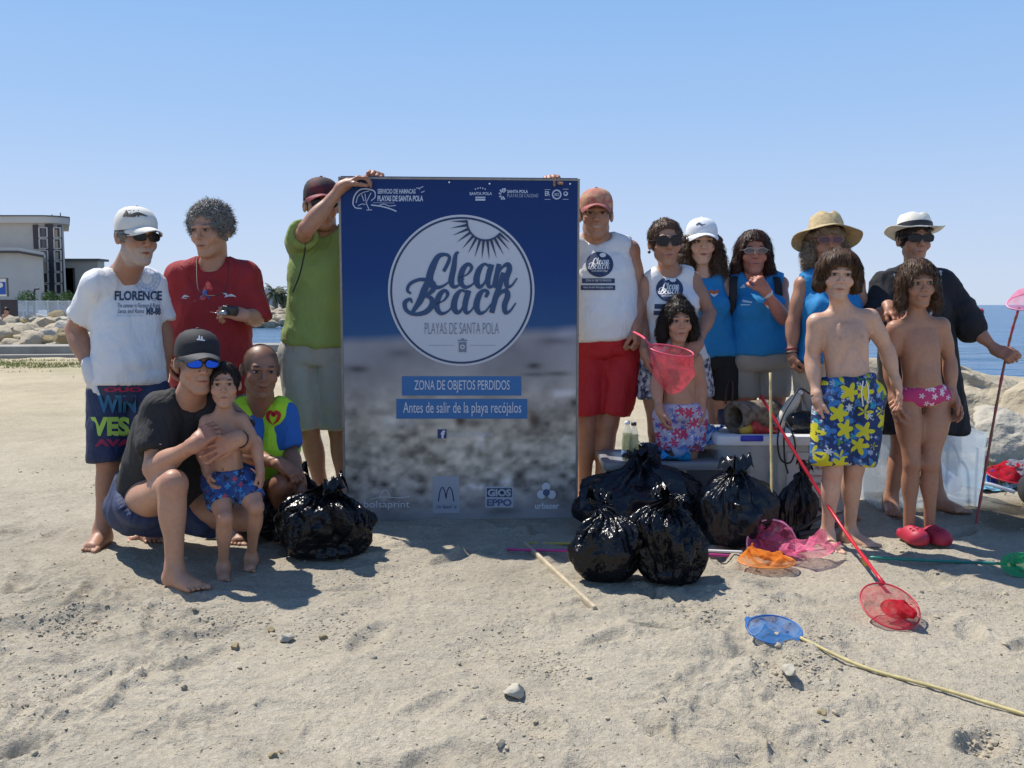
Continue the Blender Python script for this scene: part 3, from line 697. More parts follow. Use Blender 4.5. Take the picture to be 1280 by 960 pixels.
# ---------------------------------------------------------------- hats and glasses (local head frame)
def headgear(ctx, name, mb, m, parent=None):
    c = ctx; s = c['s']*c['hs']
    for i, v in enumerate(mb.V): mb.V[i] = (v*s)@c['Rm'].T+c['hc']
    o = mb.build(name, m, parent or c['root'], auto=40); c.setdefault(name, (np.concatenate(mb.V), mb.F, o)); return o
def cap_hat(ctx, m, mbrim=None, brim=.075, yaw=0, tilt=0, lift=.0, name='cap', wd=.078):
    """baseball cap: paneled crown, curved peak, button"""
    mb = MB(); rz = frame_rot(A(math.cos(R(yaw)), math.sin(R(yaw)), 0), A(-math.sin(R(yaw)), math.cos(R(yaw)), 0), A(0, 0, 1))
    def cf(V):
        a = np.arctan2(V[:, 1], V[:, 0]); pan = 1-.012*np.abs(np.cos(a*3))**6; V[:, :2] *= pan[:, None]
        V[:, 2] += .012*np.maximum(0, V[:, 1]/.1)*(V[:, 2] < .09); return V
    prof = [(.0905, .030), (.0935, .030), (.0935, .045), (.0925, .070), (.086, .095), (.072, .117), (.050, .131), (.025, .138), (.001, .140)]
    mb.lathe([(r, z+lift) for r, z in prof], (0, -.010, 0), 36, rz, (.93, 1.10, 1), cf)
    o = headgear(ctx, name, mb, m)
    b = MB(); V = []; n, k = 19, 6
    for j in range(k):
        t = j/(k-1)
        for i in range(n):
            u = -1+2*i/(n-1); x = u*wd*(1-.12*t*t); y0 = .100*math.sqrt(max(0, 1-(x/.094)**2))*1.04-.012
            y = y0+brim*t*math.sqrt(max(0, 1-abs(u)**2.6)); z = .056+lift-.024*abs(u)**2-.010*t*t-.008*abs(u)*t
            V.append([x, y, z])
    top = len(V); V = V+[[x, y, z-.0045] for x, y, z in V]
    Fq = []
    for j in range(k-1):
        for i in range(n-1):
            a = j*n+i; Fq += [(a, a+1, a+n+1, a+n), (top+a+n, top+a+n+1, top+a+1, top+a)]
    for i in range(n-1): a = (k-1)*n+i; Fq.append((a, a+1, top+a+1, top+a))
    b.add(np.array(V)@rz.T, Fq); headgear(ctx, 'peak', b, mbrim or m, None).parent
    bt = MB(); bt.ball((0, -.010, .141+lift), (.008, .008, .005), 10, 6); headgear(ctx, 'button', bt, mbrim or m)
    return o
def brim_hat(ctx, m, band=None, rb=.165, crown=.10, rc_=.088, droop=.02, up=.0, pinch=.02, tilt=0, name='straw_hat', lift=.045, wav=.012):
    mb = MB(); z0 = lift
    prof = [(rb, z0-droop), (rb*.93, z0-droop*.8), (rb*.8, z0-droop*.4), (rc_*1.12, z0+.000), (rc_*1.03, z0+.006), (rc_*.98, z0+crown*.5), (rc_*.90, z0+crown*.85), (rc_*.78, z0+crown), (rc_*.45, z0+crown*1.0), (.001, z0+crown*.97)]
    prof = [(r, z-.004) for r, z in prof[:4]][::-1][:3][::-1] and prof
    def tl(V):
        a = R(tilt); z_ = V[:, 2]-.05; y_ = V[:, 1]; return np.stack([V[:, 0], y_*math.cos(a)-z_*math.sin(a), y_*math.sin(a)+z_*math.cos(a)+.05], 1)
    def cf(V):
        rr = np.hypot(V[:, 0], V[:, 1]); a = np.arctan2(V[:, 1], V[:, 0]); br = np.clip((rr-rc_*1.1)/(rb-rc_*1.1), 0, 1)
        V[:, 2] += br*(wav*np.cos(2*a)+up*np.abs(np.cos(a))+.004*np.sin(5*a)); tp = np.clip((V[:, 2]-z0-crown*.6)/(crown*.4), 0, 1)*(rr < rc_)
        V[:, 2] -= tp*pinch*np.exp(-(V[:, 0]/.02)**2); V[:, 0] *= 1-.12*tp*(V[:, 1] > 0); return tl(V)
    seg = 48; mb.lathe(prof, (0, -.008, 0), seg, None, (.97, 1.06, 1), cf)
    low = [(r, z-.004) for r, z in prof[:5]]; mb.lathe(low[::-1], (0, -.008, 0), seg, None, (.97, 1.06, 1), cf)
    n = len(prof)*seg; n2 = n+(len(low)-1)*seg
    mb.F += [(k, n2+k, n2+(k+1) % seg, (k+1) % seg) for k in range(seg)]; mb.MI += [0]*seg
    o = headgear(ctx, name, mb, m)
    if band:
        b = MB(); b.lathe([(rc_*1.045, z0+.006), (rc_*1.06, z0+.010), (rc_*1.035, z0+.034), (rc_*1.0, z0+.036)], (0, -.008, 0), seg, None, (.97, 1.06, 1), tl); headgear(ctx, 'hat_band', b, band)
    return o
def glasses(ctx, lens, frame=None, w=.027, h=.018, thin=False, y=.104, z=.012, name='sunglasses', sq=2.6, tilt=0):
    c = ctx; fr = MB(); ls = MB()
    for e in (-1, 1):
        pts = []
        for k in range(20):
            a = 2*math.pi*k/20; ca, sa_ = math.cos(a), math.sin(a)
            x = e*.033+w*np.sign(ca)*abs(ca)**(2/sq); zz = z-.001+h*np.sign(sa_)*abs(sa_)**(2/sq)*(1 if sa_ > 0 else 1.0)
            yy = y-.55*(abs(x)**2)*6; pts.append([x, yy, zz])
        pts = np.array(pts); cpt = pts.mean(0)+A(0, .003, 0); V = np.concatenate([pts, [cpt], pts-A(0, .002, 0)])
        ls.add(V, [(k, (k+1) % 20, 20) for k in range(20)])
        fr.tube(np.concatenate([pts, pts[:1]]), .0012 if thin else .0024, 6, cap=False)
        fr.tube([[e*(.033+w), y-.02, z+.004], [e*.080, .055, z+.004], [e*.083, -.005, z+.002], [e*.080, -.02, z-.015]], .0013 if thin else .0028, 6)
    fr.tube([[-.008, y, z+.003], [0, y+.003, z+.006], [.008, y, z+.003]], .0014 if thin else .0026, 6)
    o = headgear(c, name, fr, frame or mat('black frames', (.015, .014, .014), .25)); 
    o2 = headgear(c, 'lenses', ls, lens); return o

# ---------------------------------------------------------------- print on cloth
def text_mesh(txt, bold=0.0, shear=0.0):
    cu = bpy.data.curves.new('t', 'FONT'); cu.body = txt; cu.offset = bold; cu.shear = shear; cu.resolution_u = 4
    o = bpy.data.objects.new('t', cu); COL.objects.link(o); bpy.context.view_layer.update()
    dg = bpy.context.evaluated_depsgraph_get(); me = o.evaluated_get(dg).to_mesh()
    V = np.array([v.co[:2] for v in me.vertices]); Fc = [tuple(p.vertices) for p in me.polygons]
    o.evaluated_get(dg).to_mesh_clear(); bpy.data.objects.remove(o); bpy.data.curves.remove(cu)
    lo, hi = V.min(0), V.max(0); V = (V-lo)/(hi-lo); return V, Fc, (hi[0]-lo[0])/(hi[1]-lo[1])
_tc = {}
def text_box(txt, x0, y0, x1, y1, bold=.0, shear=0.0):
    """text scaled into a box; returns 2D verts and faces"""
    key = (txt, bold, shear)
    if key not in _tc: _tc[key] = text_mesh(*key)
    V, Fc, _ = _tc[key]; return np.stack([x0+V[:, 0]*(x1-x0), y0+V[:, 1]*(y1-y0)], 1), Fc
def stroke(pts, wd, n=6, closed=False):
    C = catmull(pts, n, closed); m = len(C); wd = np.asarray(wd, float) if hasattr(wd, '__len__') else np.array([wd]*len(pts), float)
    if closed: wd = np.append(wd, wd[0]); C = np.concatenate([C, C[:1]]); m += 1
    W_ = np.interp(np.linspace(0, 1, m), np.linspace(0, 1, len(wd)), wd)
    T = np.gradient(C, axis=0); T /= np.maximum(1e-9, np.linalg.norm(T, axis=1))[:, None]; N = np.stack([-T[:, 1], T[:, 0]], 1)
    V = np.concatenate([C-N*W_[:, None]/2, C+N*W_[:, None]/2]); return V, [(i, i+1, m+i+1, m+i) for i in range(m-1)]
def disc2(cx, cy, rx, ry=None, n=48, r0=0.0):
    ry = ry or rx; a = np.linspace(0, 2*math.pi, n, endpoint=False); o = np.stack([cx+rx*np.cos(a), cy+ry*np.sin(a)], 1)
    if r0 <= 0:
        Vs = [[[cx, cy]]]; Fc = []; rings = 4
        for k in range(1, rings+1): Vs.append(np.stack([cx+rx*k/rings*np.cos(a), cy+ry*k/rings*np.sin(a)], 1))
        V = np.concatenate(Vs); Fc = [(0, 1+i, 1+(i+1) % n) for i in range(n)]
        for k in range(rings-1): b = 1+k*n; Fc += [(b+i, b+n+i, b+n+(i+1) % n, b+(i+1) % n) for i in range(n)]
        return V, Fc
    i_ = np.stack([cx+rx*r0*np.cos(a), cy+ry*r0*np.sin(a)], 1); return np.concatenate([i_, o]), [(k, n+k, n+(k+1) % n, (k+1) % n) for k in range(n)]
def quad2(x0, y0, x1, y1, nx=8, ny=3):
    X, Y = np.meshgrid(np.linspace(x0, x1, nx), np.linspace(y0, y1, ny)); V = np.stack([X.ravel(), Y.ravel()], 1)
    return V, [(j*nx+i, j*nx+i+1, (j+1)*nx+i+1, (j+1)*nx+i) for j in range(ny-1) for i in range(nx-1)]
def join2(parts, dz=0.00006):
    V, Fc, Z, n = [], [], [], 0
    for i, (v, f) in enumerate(parts):
        V.append(v); Z.append(np.full(len(v), i*dz)); Fc += [tuple(a+n for a in x) for x in f]; n += len(v)
    return np.concatenate(V), Fc, np.concatenate(Z)
def print_on(ctx, gname, parts, m, name='print', off=.0035, Yc=None):
    """parts in photo pixels (y down); laid on the garment along the sight direction of the chest normal"""
    V2, Fc, Z = join2(parts, .00025); V, F_, o = ctx[gname]; bv = BVHTree.FromPolygons([Vector(v) for v in V], [tuple(map(int, x)) for x in F_])
    out = []; bad = set(); campos = Vector((0, 0, CAM_H))
    for i, (x, y) in enumerate(V2):
        dr = Vector(ray(x, y)).normalized(); h = bv.ray_cast(campos, dr)
        if h[0] is None: bad.add(i); out.append((0, 0, 0)); continue
        out.append(tuple(h[0]-dr*(off+Z[i])))
    Fc = [f for f in Fc if not any(a in bad for a in f)]
    if not Fc: print('PRINT MISSED', name); return
    bm_out = np.array(out); keep = sorted({a for f in Fc for a in f}); mp = {a: i for i, a in enumerate(keep)}
    me = bpy.data.meshes.new(name); me.from_pydata(bm_out[keep].tolist(), [], [tuple(mp[a] for a in f) for f in Fc]); me.update()
    # face the camera side
    ob = link(me, name, m, o); return ob
# ---------------------------------------------------------------- ground, sea, shore
SEA_Z = -.55
def shore(x, y):
    """metres of land left before the water (negative: under water)"""
    x = np.asarray(x, float); y = np.asarray(y, float)
    s = np.interp(x, [-30, -9, -4, 0, 4, 8, 14, 40, 400], [27, 26.5, 26, 24, 20, 15, 12.5, 12, 12])+fbm(np.stack([x*.15, y*0, x*0], -1), 2, 40)*2-y
    s2 = (-x/np.maximum(y, 1)-.305)*y*1.0          # land to the left
    s3 = np.where((x < -12), y-70, -50)           # far breakwater land
    return np.maximum(np.maximum(s, s2), np.where((s3 > 0) & (x < -15), s3, -50))
_fp = np.random.default_rng(5); FOOT = [(_fp.uniform(-2.6, 2.6), _fp.uniform(1.9, 6.5), _fp.uniform(0, 3.14), _fp.uniform(.016, .034), _fp.uniform(.75, 1.15)) for _ in range(150)]
def gheight(x, y, detail=True):
    x = np.asarray(x, float); y = np.asarray(y, float); p = np.stack([x, y, x*0], -1)
    z = .020*fbm(p*.9, 2, 50)+.016*fbm(p*2.7, 2, 51)
    rise = np.clip((x-2.7)/1.6, 0, 1)*np.clip((y-4.6)/2.5, 0, 1); z = z+rise*.14
    z = z+np.clip((y-20)/8, 0, 1)*.25-np.clip((y-34)/8, 0, 1)*.80
    z = z*np.clip(y, 0, 1) 
    if detail:
        near = np.clip((16-y)/10, .25, 1); fore = (.55+.75*np.exp(-((y-2.9)/1.1)**2))*(.40+.85*np.clip(fbm(p*1.25+7, 3, 56)*2.4+.30, 0, 1))
        q = p+.10*np.stack([fbm(p*4, 2, 60), fbm(p*4, 2, 61), x*0], -1)
        z = z+near*fore*(.030*fbm(q*7*A(.75, 1.15, 1), 4, 52, .58)+.009*np.abs(fbm(q*26, 3, 53)))
        m = np.clip(fbm(p*1.7, 2, 57)*2.2-.15, 0, 1); z = z+near*fore*m*.05*np.maximum(0, ridged(q*11, 2, 54)-.55)
        for fx, fy, a, dp, sc in FOOT:
            k = (np.abs(x-fx) < .3) & (np.abs(y-fy) < .3)
            if not np.any(k): continue
            ca, sa = math.cos(a), math.sin(a); u = (x-fx)*ca+(y-fy)*sa; v = -(x-fx)*sa+(y-fy)*ca; r = np.sqrt((u/(.12*sc))**2+(v/(.05*sc))**2)
            z = z+k*dp*(-np.exp(-r**3)+.55*np.exp(-((r-1.35)/.3)**2)*(.5+.5*fbm(p*14, 2, 58)))
    s = shore(x, y); z = np.where(s < 3, z*np.clip(s/3, 0, 1)-(1-np.clip(s/3, 0, 1))*.9, z); z = np.where(s < 0, np.maximum(-2.5, -.9+s*.3), z)
    return z
def ground_z(x, y): return float(gheight(np.array([x]), np.array([y]), False)[0])-.001
yr = [-6, -3, -1, 0, .6, 1.1]+[1.5]
while yr[-1] < 3000:
    y_ = yr[-1]; yr.append(y_+(max(.0105, y_*.0038) if y_ < 7 else y_*.008 if y_ < 30 else y_*.05 if y_ < 300 else y_*.25))
yr = np.array(yr); nu = 480; U = np.sign(np.linspace(-1, 1, nu))*np.abs(np.linspace(-1, 1, nu))**1.0
U2 = np.concatenate([[-8, -4, -2.2, -1.5], U*1.02, [1.5, 2.2, 4, 8]]); nu = len(U2)
Xg = U2[None, :]*(np.maximum(yr, .5)*.60+.25)[:, None]; Yg = np.repeat(yr[:, None], nu, 1)
Zg = gheight(Xg, Yg); Vg = np.stack([Xg, Yg, Zg], -1).reshape(-1, 3)
i_ = (np.arange(len(yr)-1)[:, None]*nu+np.arange(nu-1)[None, :]).ravel(); Fg = np.stack([i_, i_+1, i_+nu+1, i_+nu], 1)
me = mesh(Vg, Fg)
pg = np.stack([Vg[:, 0], Vg[:, 1], Vg[:, 0]*0], -1); yv = Vg[:, 1]; xv = Vg[:, 0]
n1 = fbm(pg*.8, 3, 70); n2 = fbm(pg*3, 3, 71); n3 = fbm(pg*13, 3, 72)
sand = A(.425, .375, .288); warm = A(.46, .39, .265)
wv = np.clip((yv-4.5)/6, 0, 1)[:, None]; Cg = sand*(1-wv)+warm*wv; Cg = Cg*(1+.12*n1+.10*n2+.10*n3)[:, None]
# dry weeds strip, bare earth and the damp brown patch beside the boulders
gs = np.clip(1-np.abs(yv-17.0-.6*n2)/2.0, 0, 1)*np.clip(fbm(pg*A(1.2, 3, 1), 3, 73)*2.5+.75, 0, 1)*(xv < 2); gs = (gs*np.clip(n1+1.1, .3, 1))[:, None]; Cg = Cg*(1-gs)+A(.27, .26, .10)*gs
we = np.exp(-(((xv-2.95)/.62)**2+((yv-4.75)/.42)**2)**1.5)*np.clip(.95+1.2*n2, 0, 1); we = np.clip(we*1.2, 0, .85)[:, None]; Cg = Cg*(1-we)+A(.12, .085, .045)*we
Cg = np.where((yv > 24)[:, None], Cg*A(.95, .93, .9), Cg)
colattr(me, np.clip(Cg, .01, 1))
gmat = mat('sand', attr='tint', rough=.95, spec=.15, noise=.16, nscale=55, nodetail=6)
n_ = gmat.node_tree; b_ = n_.nodes['Principled BSDF']; tcn = n_.nodes.new('ShaderNodeTexCoord'); last = None
for sc_, ds in ((30, .016), (110, .008), (380, .003)):
    no = n_.nodes.new('ShaderNodeTexNoise'); no.inputs['Scale'].default_value = sc_; no.inputs['Detail'].default_value = 4; no.inputs['Roughness'].default_value = .6
    bp = n_.nodes.new('ShaderNodeBump'); bp.inputs['Distance'].default_value = ds; n_.links.new(tcn.outputs['Object'], no.inputs['Vector']); n_.links.new(no.outputs[0], bp.inputs['Height'])
    if last: n_.links.new(last.outputs[0], bp.inputs['Normal'])
    last = bp
n_.links.new(last.outputs[0], b_.inputs['Normal'])
tag(link(me, 'sand_ground', gmat), 'pale trampled beach sand with footprints and clods', kind='structure')

# sea
sm_ = mat('sea water', (.022, .085, .17), rough=.22, spec=.5, noise=.25, nscale=.05)
n_ = sm_.node_tree; b_ = n_.nodes['Principled BSDF']; tcn = n_.nodes.new('ShaderNodeTexCoord'); mp = n_.nodes.new('ShaderNodeMapping'); mp.inputs['Scale'].default_value = (.45, 1.0, 1); last = None
n_.links.new(tcn.outputs['Object'], mp.inputs[0])
for sc_, ds in ((.35, .5), (1.6, .16), (6, .03)):
    no = n_.nodes.new('ShaderNodeTexNoise'); no.inputs['Scale'].default_value = sc_; no.inputs['Detail'].default_value = 4
    bp = n_.nodes.new('ShaderNodeBump'); bp.inputs['Distance'].default_value = ds; n_.links.new(mp.outputs[0], no.inputs['Vector']); n_.links.new(no.outputs[0], bp.inputs['Height'])
    if last: n_.links.new(last.outputs[0], bp.inputs['Normal'])
    last = bp
n_.links.new(last.outputs[0], b_.inputs['Normal'])
V = [(-9000, 8, SEA_Z), (9000, 8, SEA_Z), (9000, 8500, SEA_Z), (-9000, 8500, SEA_Z)]
tag(link(mesh(V, [(0, 1, 2, 3)]), 'sea', sm_, smooth=False), 'blue sea with small ripples reaching the horizon', kind='structure')

# rocks
def rock_mesh(r, seed, sub=3, flat=.7, amp=.22):
    amp = amp*1.25
    bm = bmesh.new(); bmesh.ops.create_icosphere(bm, subdivisions=sub, radius=1); V = np.array([v.co[:] for v in bm.verts]); Fc = [[v.index for v in f.verts] for f in bm.faces]; bm.free()
    rg = np.random.default_rng(seed)
    for _ in range(14):      # planar cuts give broken faces
        n = nrm(rg.normal(size=3)); d = rg.uniform(.50, .88); t = V@n; V = V-n*np.maximum(0, t-d)[:, None]*.92
    V = V*(1+amp*fbm(V*1.6+seed, 3, seed)+.10*amp*4*fbm(V*6+seed, 3, seed+1))[:, None]
    return V*A(*(r if hasattr(r, '__len__') else (r, r, r*flat))), Fc
def rockmat(name, c1, c2, sc=4, lich=.0):
    return mat(name, c1, .95, col2=c2, nscale=sc, bump=.035, bscale=11, spec=.15, noise=.35, nodetail=8)
R1 = rockmat('pale limestone', (.50, .43, .31), (.33, .28, .20), 3); R2 = rockmat('weathered limestone', (.50, .46, .37), (.36, .33, .27), 7)
R3 = rockmat('ochre rock', (.34, .26, .13), (.20, .17, .12), 3)
def rock(loc, r, seed, m, label=None, group=None, sub=3, rz=0, tilt=0, name='boulder', flat=.7, amp=.22):
    V, Fc = rock_mesh(r, seed, sub, flat, amp); c, s_ = math.cos(rz), math.sin(rz); V = V@np.array([[c, s_, 0], [-s_, c, 0], [0, 0, 1]]); ct, st_ = math.cos(tilt), math.sin(tilt); V = V@np.array([[ct, 0, st_], [0, 1, 0], [-st_, 0, ct]])
    o = link(mesh(V+A(*loc), Fc), name, m); o.data.set_sharp_from_angle(angle=R(42)); recentre(o)
    if label: tag(o, label, 'rock', group)
    return o
rg = np.random.default_rng(3)
RL = 'sunlit boulder in the rough rock mound beyond the low concrete kerb'
k_ = 0
for row, (Yr, y0, y1, rr) in enumerate(((31, 399, 402, .55), (29.5, 402, 407, .62), (28, 407, 412, .62), (26.8, 411, 417, .60), (25.4, 416, 422, .55), (24.2, 422, 427, .48), (23.4, 426, 430, .40), (22.0, 429, 433, .26))):
    px = -24+rg.uniform(0, 10)
    while px < 128:
        c_ = P(px, rg.uniform(y0, y1)+5, Yr+rg.uniform(-.4, .4)); r_ = rr*rg.uniform(.5, 1.2)
        rock(c_, (r_*rg.uniform(.8, 1.4), r_*.9, r_*rg.uniform(.5, .95)), 100+k_, (R1, R2, R1, R3)[rg.integers(0, 4)], RL, 'boulders of the rock mound behind the kerb', 3, rg.uniform(0, 3), rg.uniform(-.7, .7), amp=.30); k_ += 1
        px += rg.uniform(13, 25)
# flat low heap under the mound so that no gaps show through
V, Fc = rock_mesh((8, 4.2, .55), 77, 5, amp=.12); V = V+(fbm(V*2.2, 4, 8)*.22)[:, None]*A(0, 0, 1); o = link(mesh(V+A(-17, 28.6, .0), Fc), 'rubble_bed', R3); recentre(o); tag(o, 'rubble bed under the boulders', kind='structure')
# far breakwater across the inlet
mbk = MB()
for i in range(260):
    X_ = rg.uniform(-28, -15.5); t = rg.uniform(0, 1); Y_ = 66+t*3.5; V, Fc = rock_mesh((rg.uniform(.4, .8), .5, rg.uniform(.3, .5)), 300+i, 1); mbk.add(V+A(X_, Y_, -.4+t*1.1+rg.uniform(-.1, .2)), Fc)
tag(mbk.build('far_rocks', R1, smooth=False), 'distant rock breakwater across the inlet', kind='stuff')

# right hand shore boulders
rock((4.0, 7.9, .24), (1.45, 1.1, .50), 501, R1, 'huge flat pale boulder sloping down in front of the sea', None, 5, .3, -.06, amp=.22)
rock((3.50, 6.10, .17), (.40, .36, .30), 502, R2, 'rounded pitted pale boulder at the right edge', None, 5, .6, .1, amp=.22)
rock((3.04, 6.75, .20), (.30, .26, .15), 503, R1, 'small wedge shaped boulder just below the flat pale boulder', None, 4, .2, .2)
rock((2.93, 6.05, .02), (.22, .2, .17), 504, R3, 'low ochre boulder with weeds growing beside it', None, 4, 1.2, .1)
rock((4.3, 5.9, .12), (.42, .4, .28), 505, R2, 'pale boulder half out of the picture behind the rounded one', None, 4, 2.2, .1)
rock((2.6, 8.8, .10), (.8, .6, .30), 506, R1, 'low boulder at the water edge behind the black tunic', None, 4, .2, .1)
rock((2.9, 9.6, .0), (1.3, .6, .38), 507, R2, 'darker pitted boulder on the waterline', None, 4, .2, .0)
rock((3.6, 5.05, .06), (.30, .16, .08), 508, R3, 'thin slab of stone half buried beside the beach towel', None, 4, .2, .0)
rock((2.62, 7.0, .03), (.30, .24, .20), 509, R3, 'ochre boulder half sunk in the sand behind the clear bin', None, 4, .9, .1)
rock((3.35, 7.1, .20), (.42, .3, .22), 510, R2, 'angular boulder wedged beneath the flat pale one', None, 4, 1.9, .2)
rock((2.35, 7.7, .02), (.34, .26, .16), 511, R1, 'low pale boulder seen beside the hem of the black tunic', None, 4, .5, .1)
rock((4.2, 7.0, .22), (.5, .4, .34), 512, R1, 'craggy pale boulder at the right border under the pink net', None, 4, .5, .3)
# stones on the sand
for px, py, r_, lab in ((642, 868, .036, 'fist sized pale stone lying alone in the foreground sand'), (357, 801, .030, 'larger pale stone beside the churned up sand'), (295, 811, .017, 'small dark stone left of the churned up sand'), (404, 799, .018, 'small pale stone right of the churned up sand'), (338, 790, .016, 'small orange tinted stone in the churned up sand'), (341, 946, .012, 'tiny dark pebble at the bottom edge of the beach'), (350, 942, .009, 'tiniest of the dark pebbles at the bottom edge'), (1028, 893, .013, 'small pale shell fragment below the bamboo pole'), (985, 842, .028, 'dry clod of sand below the blue net')):
    g0 = G(px, py); z0 = float(gheight(np.array([g0[0]]), np.array([g0[1]]))[0]); g0 = G(px, py, z0)
    o = rock(g0+A(0, 0, r_*.35), (r_*1.15, r_, r_*.75), int(px), R2 if r_ > .02 else R3, lab, None, 3, px*.1, .1, name='clod' if 'clod' in lab else 'stone', amp=.15)
    if 'clod' in lab: o['category'] = 'clod'
mbk = MB(); rg = np.random.default_rng(9)
xs_, ys_ = rg.uniform(-1, 1, 1500), rg.random(1500)**1.6*6+1.9; xs_ = xs_*(ys_*.6+.2)
zs_ = gheight(xs_, ys_)
for i in range(600):
    r_ = rg.uniform(.002, .0065)*(1+(rg.random() < .06)*1.1); V, Fc = rock_mesh((r_*1.2, r_, r_*.8), i, 1); mbk.add(V+A(xs_[i], ys_[i], zs_[i]+r_*.2), Fc)
tag(mbk.build('pebbles', rockmat('pebble', (.34, .30, .23), (.20, .17, .13), 30), smooth=False), 'small pebbles and shell bits scattered on the sand', kind='stuff')

mbk = MB(); rg = np.random.default_rng(19); cl_ = [(G(a, b)[0], G(a, b)[1], r) for a, b, r in ((85, 775, .10), (100, 790, .10), (285, 775, .16), (690, 832, .12), (980, 845, .14), (1000, 838, .12), (1010, 800, .18), (880, 770, .14), (400, 790, .2), (1100, 690, .2), (30, 870, .2), (1200, 760, .3), (620, 800, .3), (20, 780, .3), (240, 770, .3), (660, 905, .15), (450, 730, .3), (1240, 930, .1))]
pts_ = []
for i in range(5200):
    if i % 10 < 5: cx, cy, r = cl_[rg.integers(0, len(cl_))]; x, y = rg.normal(cx, r*.5), rg.normal(cy, r*.5)
    else: y = rg.random()**1.3*4.5+1.9; x = rg.uniform(-1, 1)*(y*.6+.2)
    pts_.append((x, y))
pts_ = np.array(pts_); zs_ = gheight(pts_[:, 0], pts_[:, 1])
CR = [rock_mesh((1.2, 1, .7), 900+k, 1, amp=.4) for k in range(12)]
for i, (x, y) in enumerate(pts_):
    r_ = rg.uniform(.0025, .0065)*(1+(rg.random() < .05)*1.3); V, Fc = CR[i % 12]; a = rg.uniform(0, 6.28); ca, sa = math.cos(a), math.sin(a); mbk.add((V*r_)@np.array([[ca, sa, 0], [-sa, ca, 0], [0, 0, 1]])+A(x, y, zs_[i]+r_*.15), Fc)
o = mbk.build('sand_clods', mat('dry sand clods', (.40, .345, .255), .95, spec=.15, noise=.15, nscale=50), smooth=False); tag(o, 'crumbled lumps of dry sand', kind='stuff')

# weeds: dry grass strip before the kerb, tufts between the boulders
mbk = MB(); 
def blades(n, fx, hgt, wd, seed):
    rg = np.random.default_rng(seed); V, Fc = [], []
    for i in range(n):
        x, y, z = fx(rg); h = hgt*rg.uniform(.4, 1.2); a = rg.uniform(0, 6.28); l = rg.normal(0, .35, 2)*h; w_ = wd
        V += [(x-w_*math.cos(a), y-w_*math.sin(a), z), (x+w_*math.cos(a), y+w_*math.sin(a), z), (x+l[0], y+l[1], z+h)]; Fc.append((3*i, 3*i+1, 3*i+2))
    return V, Fc
def fgrass(rg):
    while True:
        y = rg.normal(17.2, .8); x = rg.uniform(-13, 1)
        if vnoise(np.array([[x*.8, y*2, 3.]]))[0] > .42: return x, y, float(gheight(np.array([x]), np.array([y]), False)[0])-.01
V, Fc = blades(11000, fgrass, .05, .012, 1); mbk.add(V, Fc)
tag(mbk.build('dry_grass', mat('dry grass', (.36, .32, .12), .9, col2=(.20, .24, .07), nscale=2), smooth=False), 'thin yellow green weeds along the kerb', kind='stuff')
mbk = MB()
for k, (cx, cy, sp_) in enumerate(((2.93, 6.45, .14), (3.08, 5.75, .16), (2.75, 7.1, .12), (3.3, 5.6, .10))):
    def ft(rg): x, y = rg.normal(cx, sp_), rg.normal(cy, sp_); return x, y, float(gheight(np.array([x]), np.array([y]), False)[0])
    V, Fc = blades(420, ft, .12, .004, 10+k); mbk.add(V, Fc)
tag(mbk.build('weeds', mat('weed green', (.13, .15, .05), .9, col2=(.22, .19, .07), nscale=8), smooth=False), 'dry weeds between the shore boulders', kind='stuff')

# concrete kerb: two steps
conc = mat('old concrete', (.30, .275, .235), .92, noise=.18, nscale=3, bump=.01, bscale=8)
def along(px0, py0, px1, py1): return G(px0, py0, .12), G(px1, py1, .12)
a_, b2 = A(-14.5, 19.0, 0), A(-4.2, 20.4, 0); d_ = nrm(b2-a_); nrm_ = A(-d_[1], d_[0], 0); Lk = np.linalg.norm(b2-a_); rot = frame_rot(d_, nrm_, A(0, 0, 1))
mb = MB(); mb.box((a_+b2)/2+A(0, 0, -.03), (Lk, .30, .20), rot, .015); mb.box((a_+b2)/2+nrm_*.75+A(0, 0, .06), (Lk, 1.0, .36), rot, .02)
tag(mb.build('concrete_kerb', conc), 'long low stepped concrete kerb between beach and boulders', 'kerb')

# ---------------------------------------------------------------- far buildings on the left
wallm = mat('grey plaster', (.47, .44, .39), .9, noise=.14, nscale=.4); wall2 = mat('pale plaster', (.56, .52, .46), .9, noise=.08, nscale=.5)
darkp = mat('dark panel', (.045, .035, .04), .6, noise=.2, nscale=1.5); glassm = mat('window glass', (.06, .045, .05), .15, spec=.8); tanp = mat('tan blind', (.42, .32, .20), .8)
trimm = mat('brown roof trim', (.10, .07, .06), .7); rooff = mat('roof grey', (.12, .12, .125), .8)
YB = 85.0
def bxp(mb, x0, y0, x1, y1, Y, dep, mi=0, bev=0.0):
    a, b = P(x0, y1, Y), P(x1, y0, Y); mb.box(((a[0]+b[0])/2, Y+dep/2, (a[2]+b[2])/2), (b[0]-a[0], dep, b[2]-a[2]), None, bev, mi); return mb
b0 = P(20, 400, YB); root = empty('apartment_tower', (b0[0], YB+4, -.6), 'tall grey building with a curved roof end and two columns of dark windows', 'building')
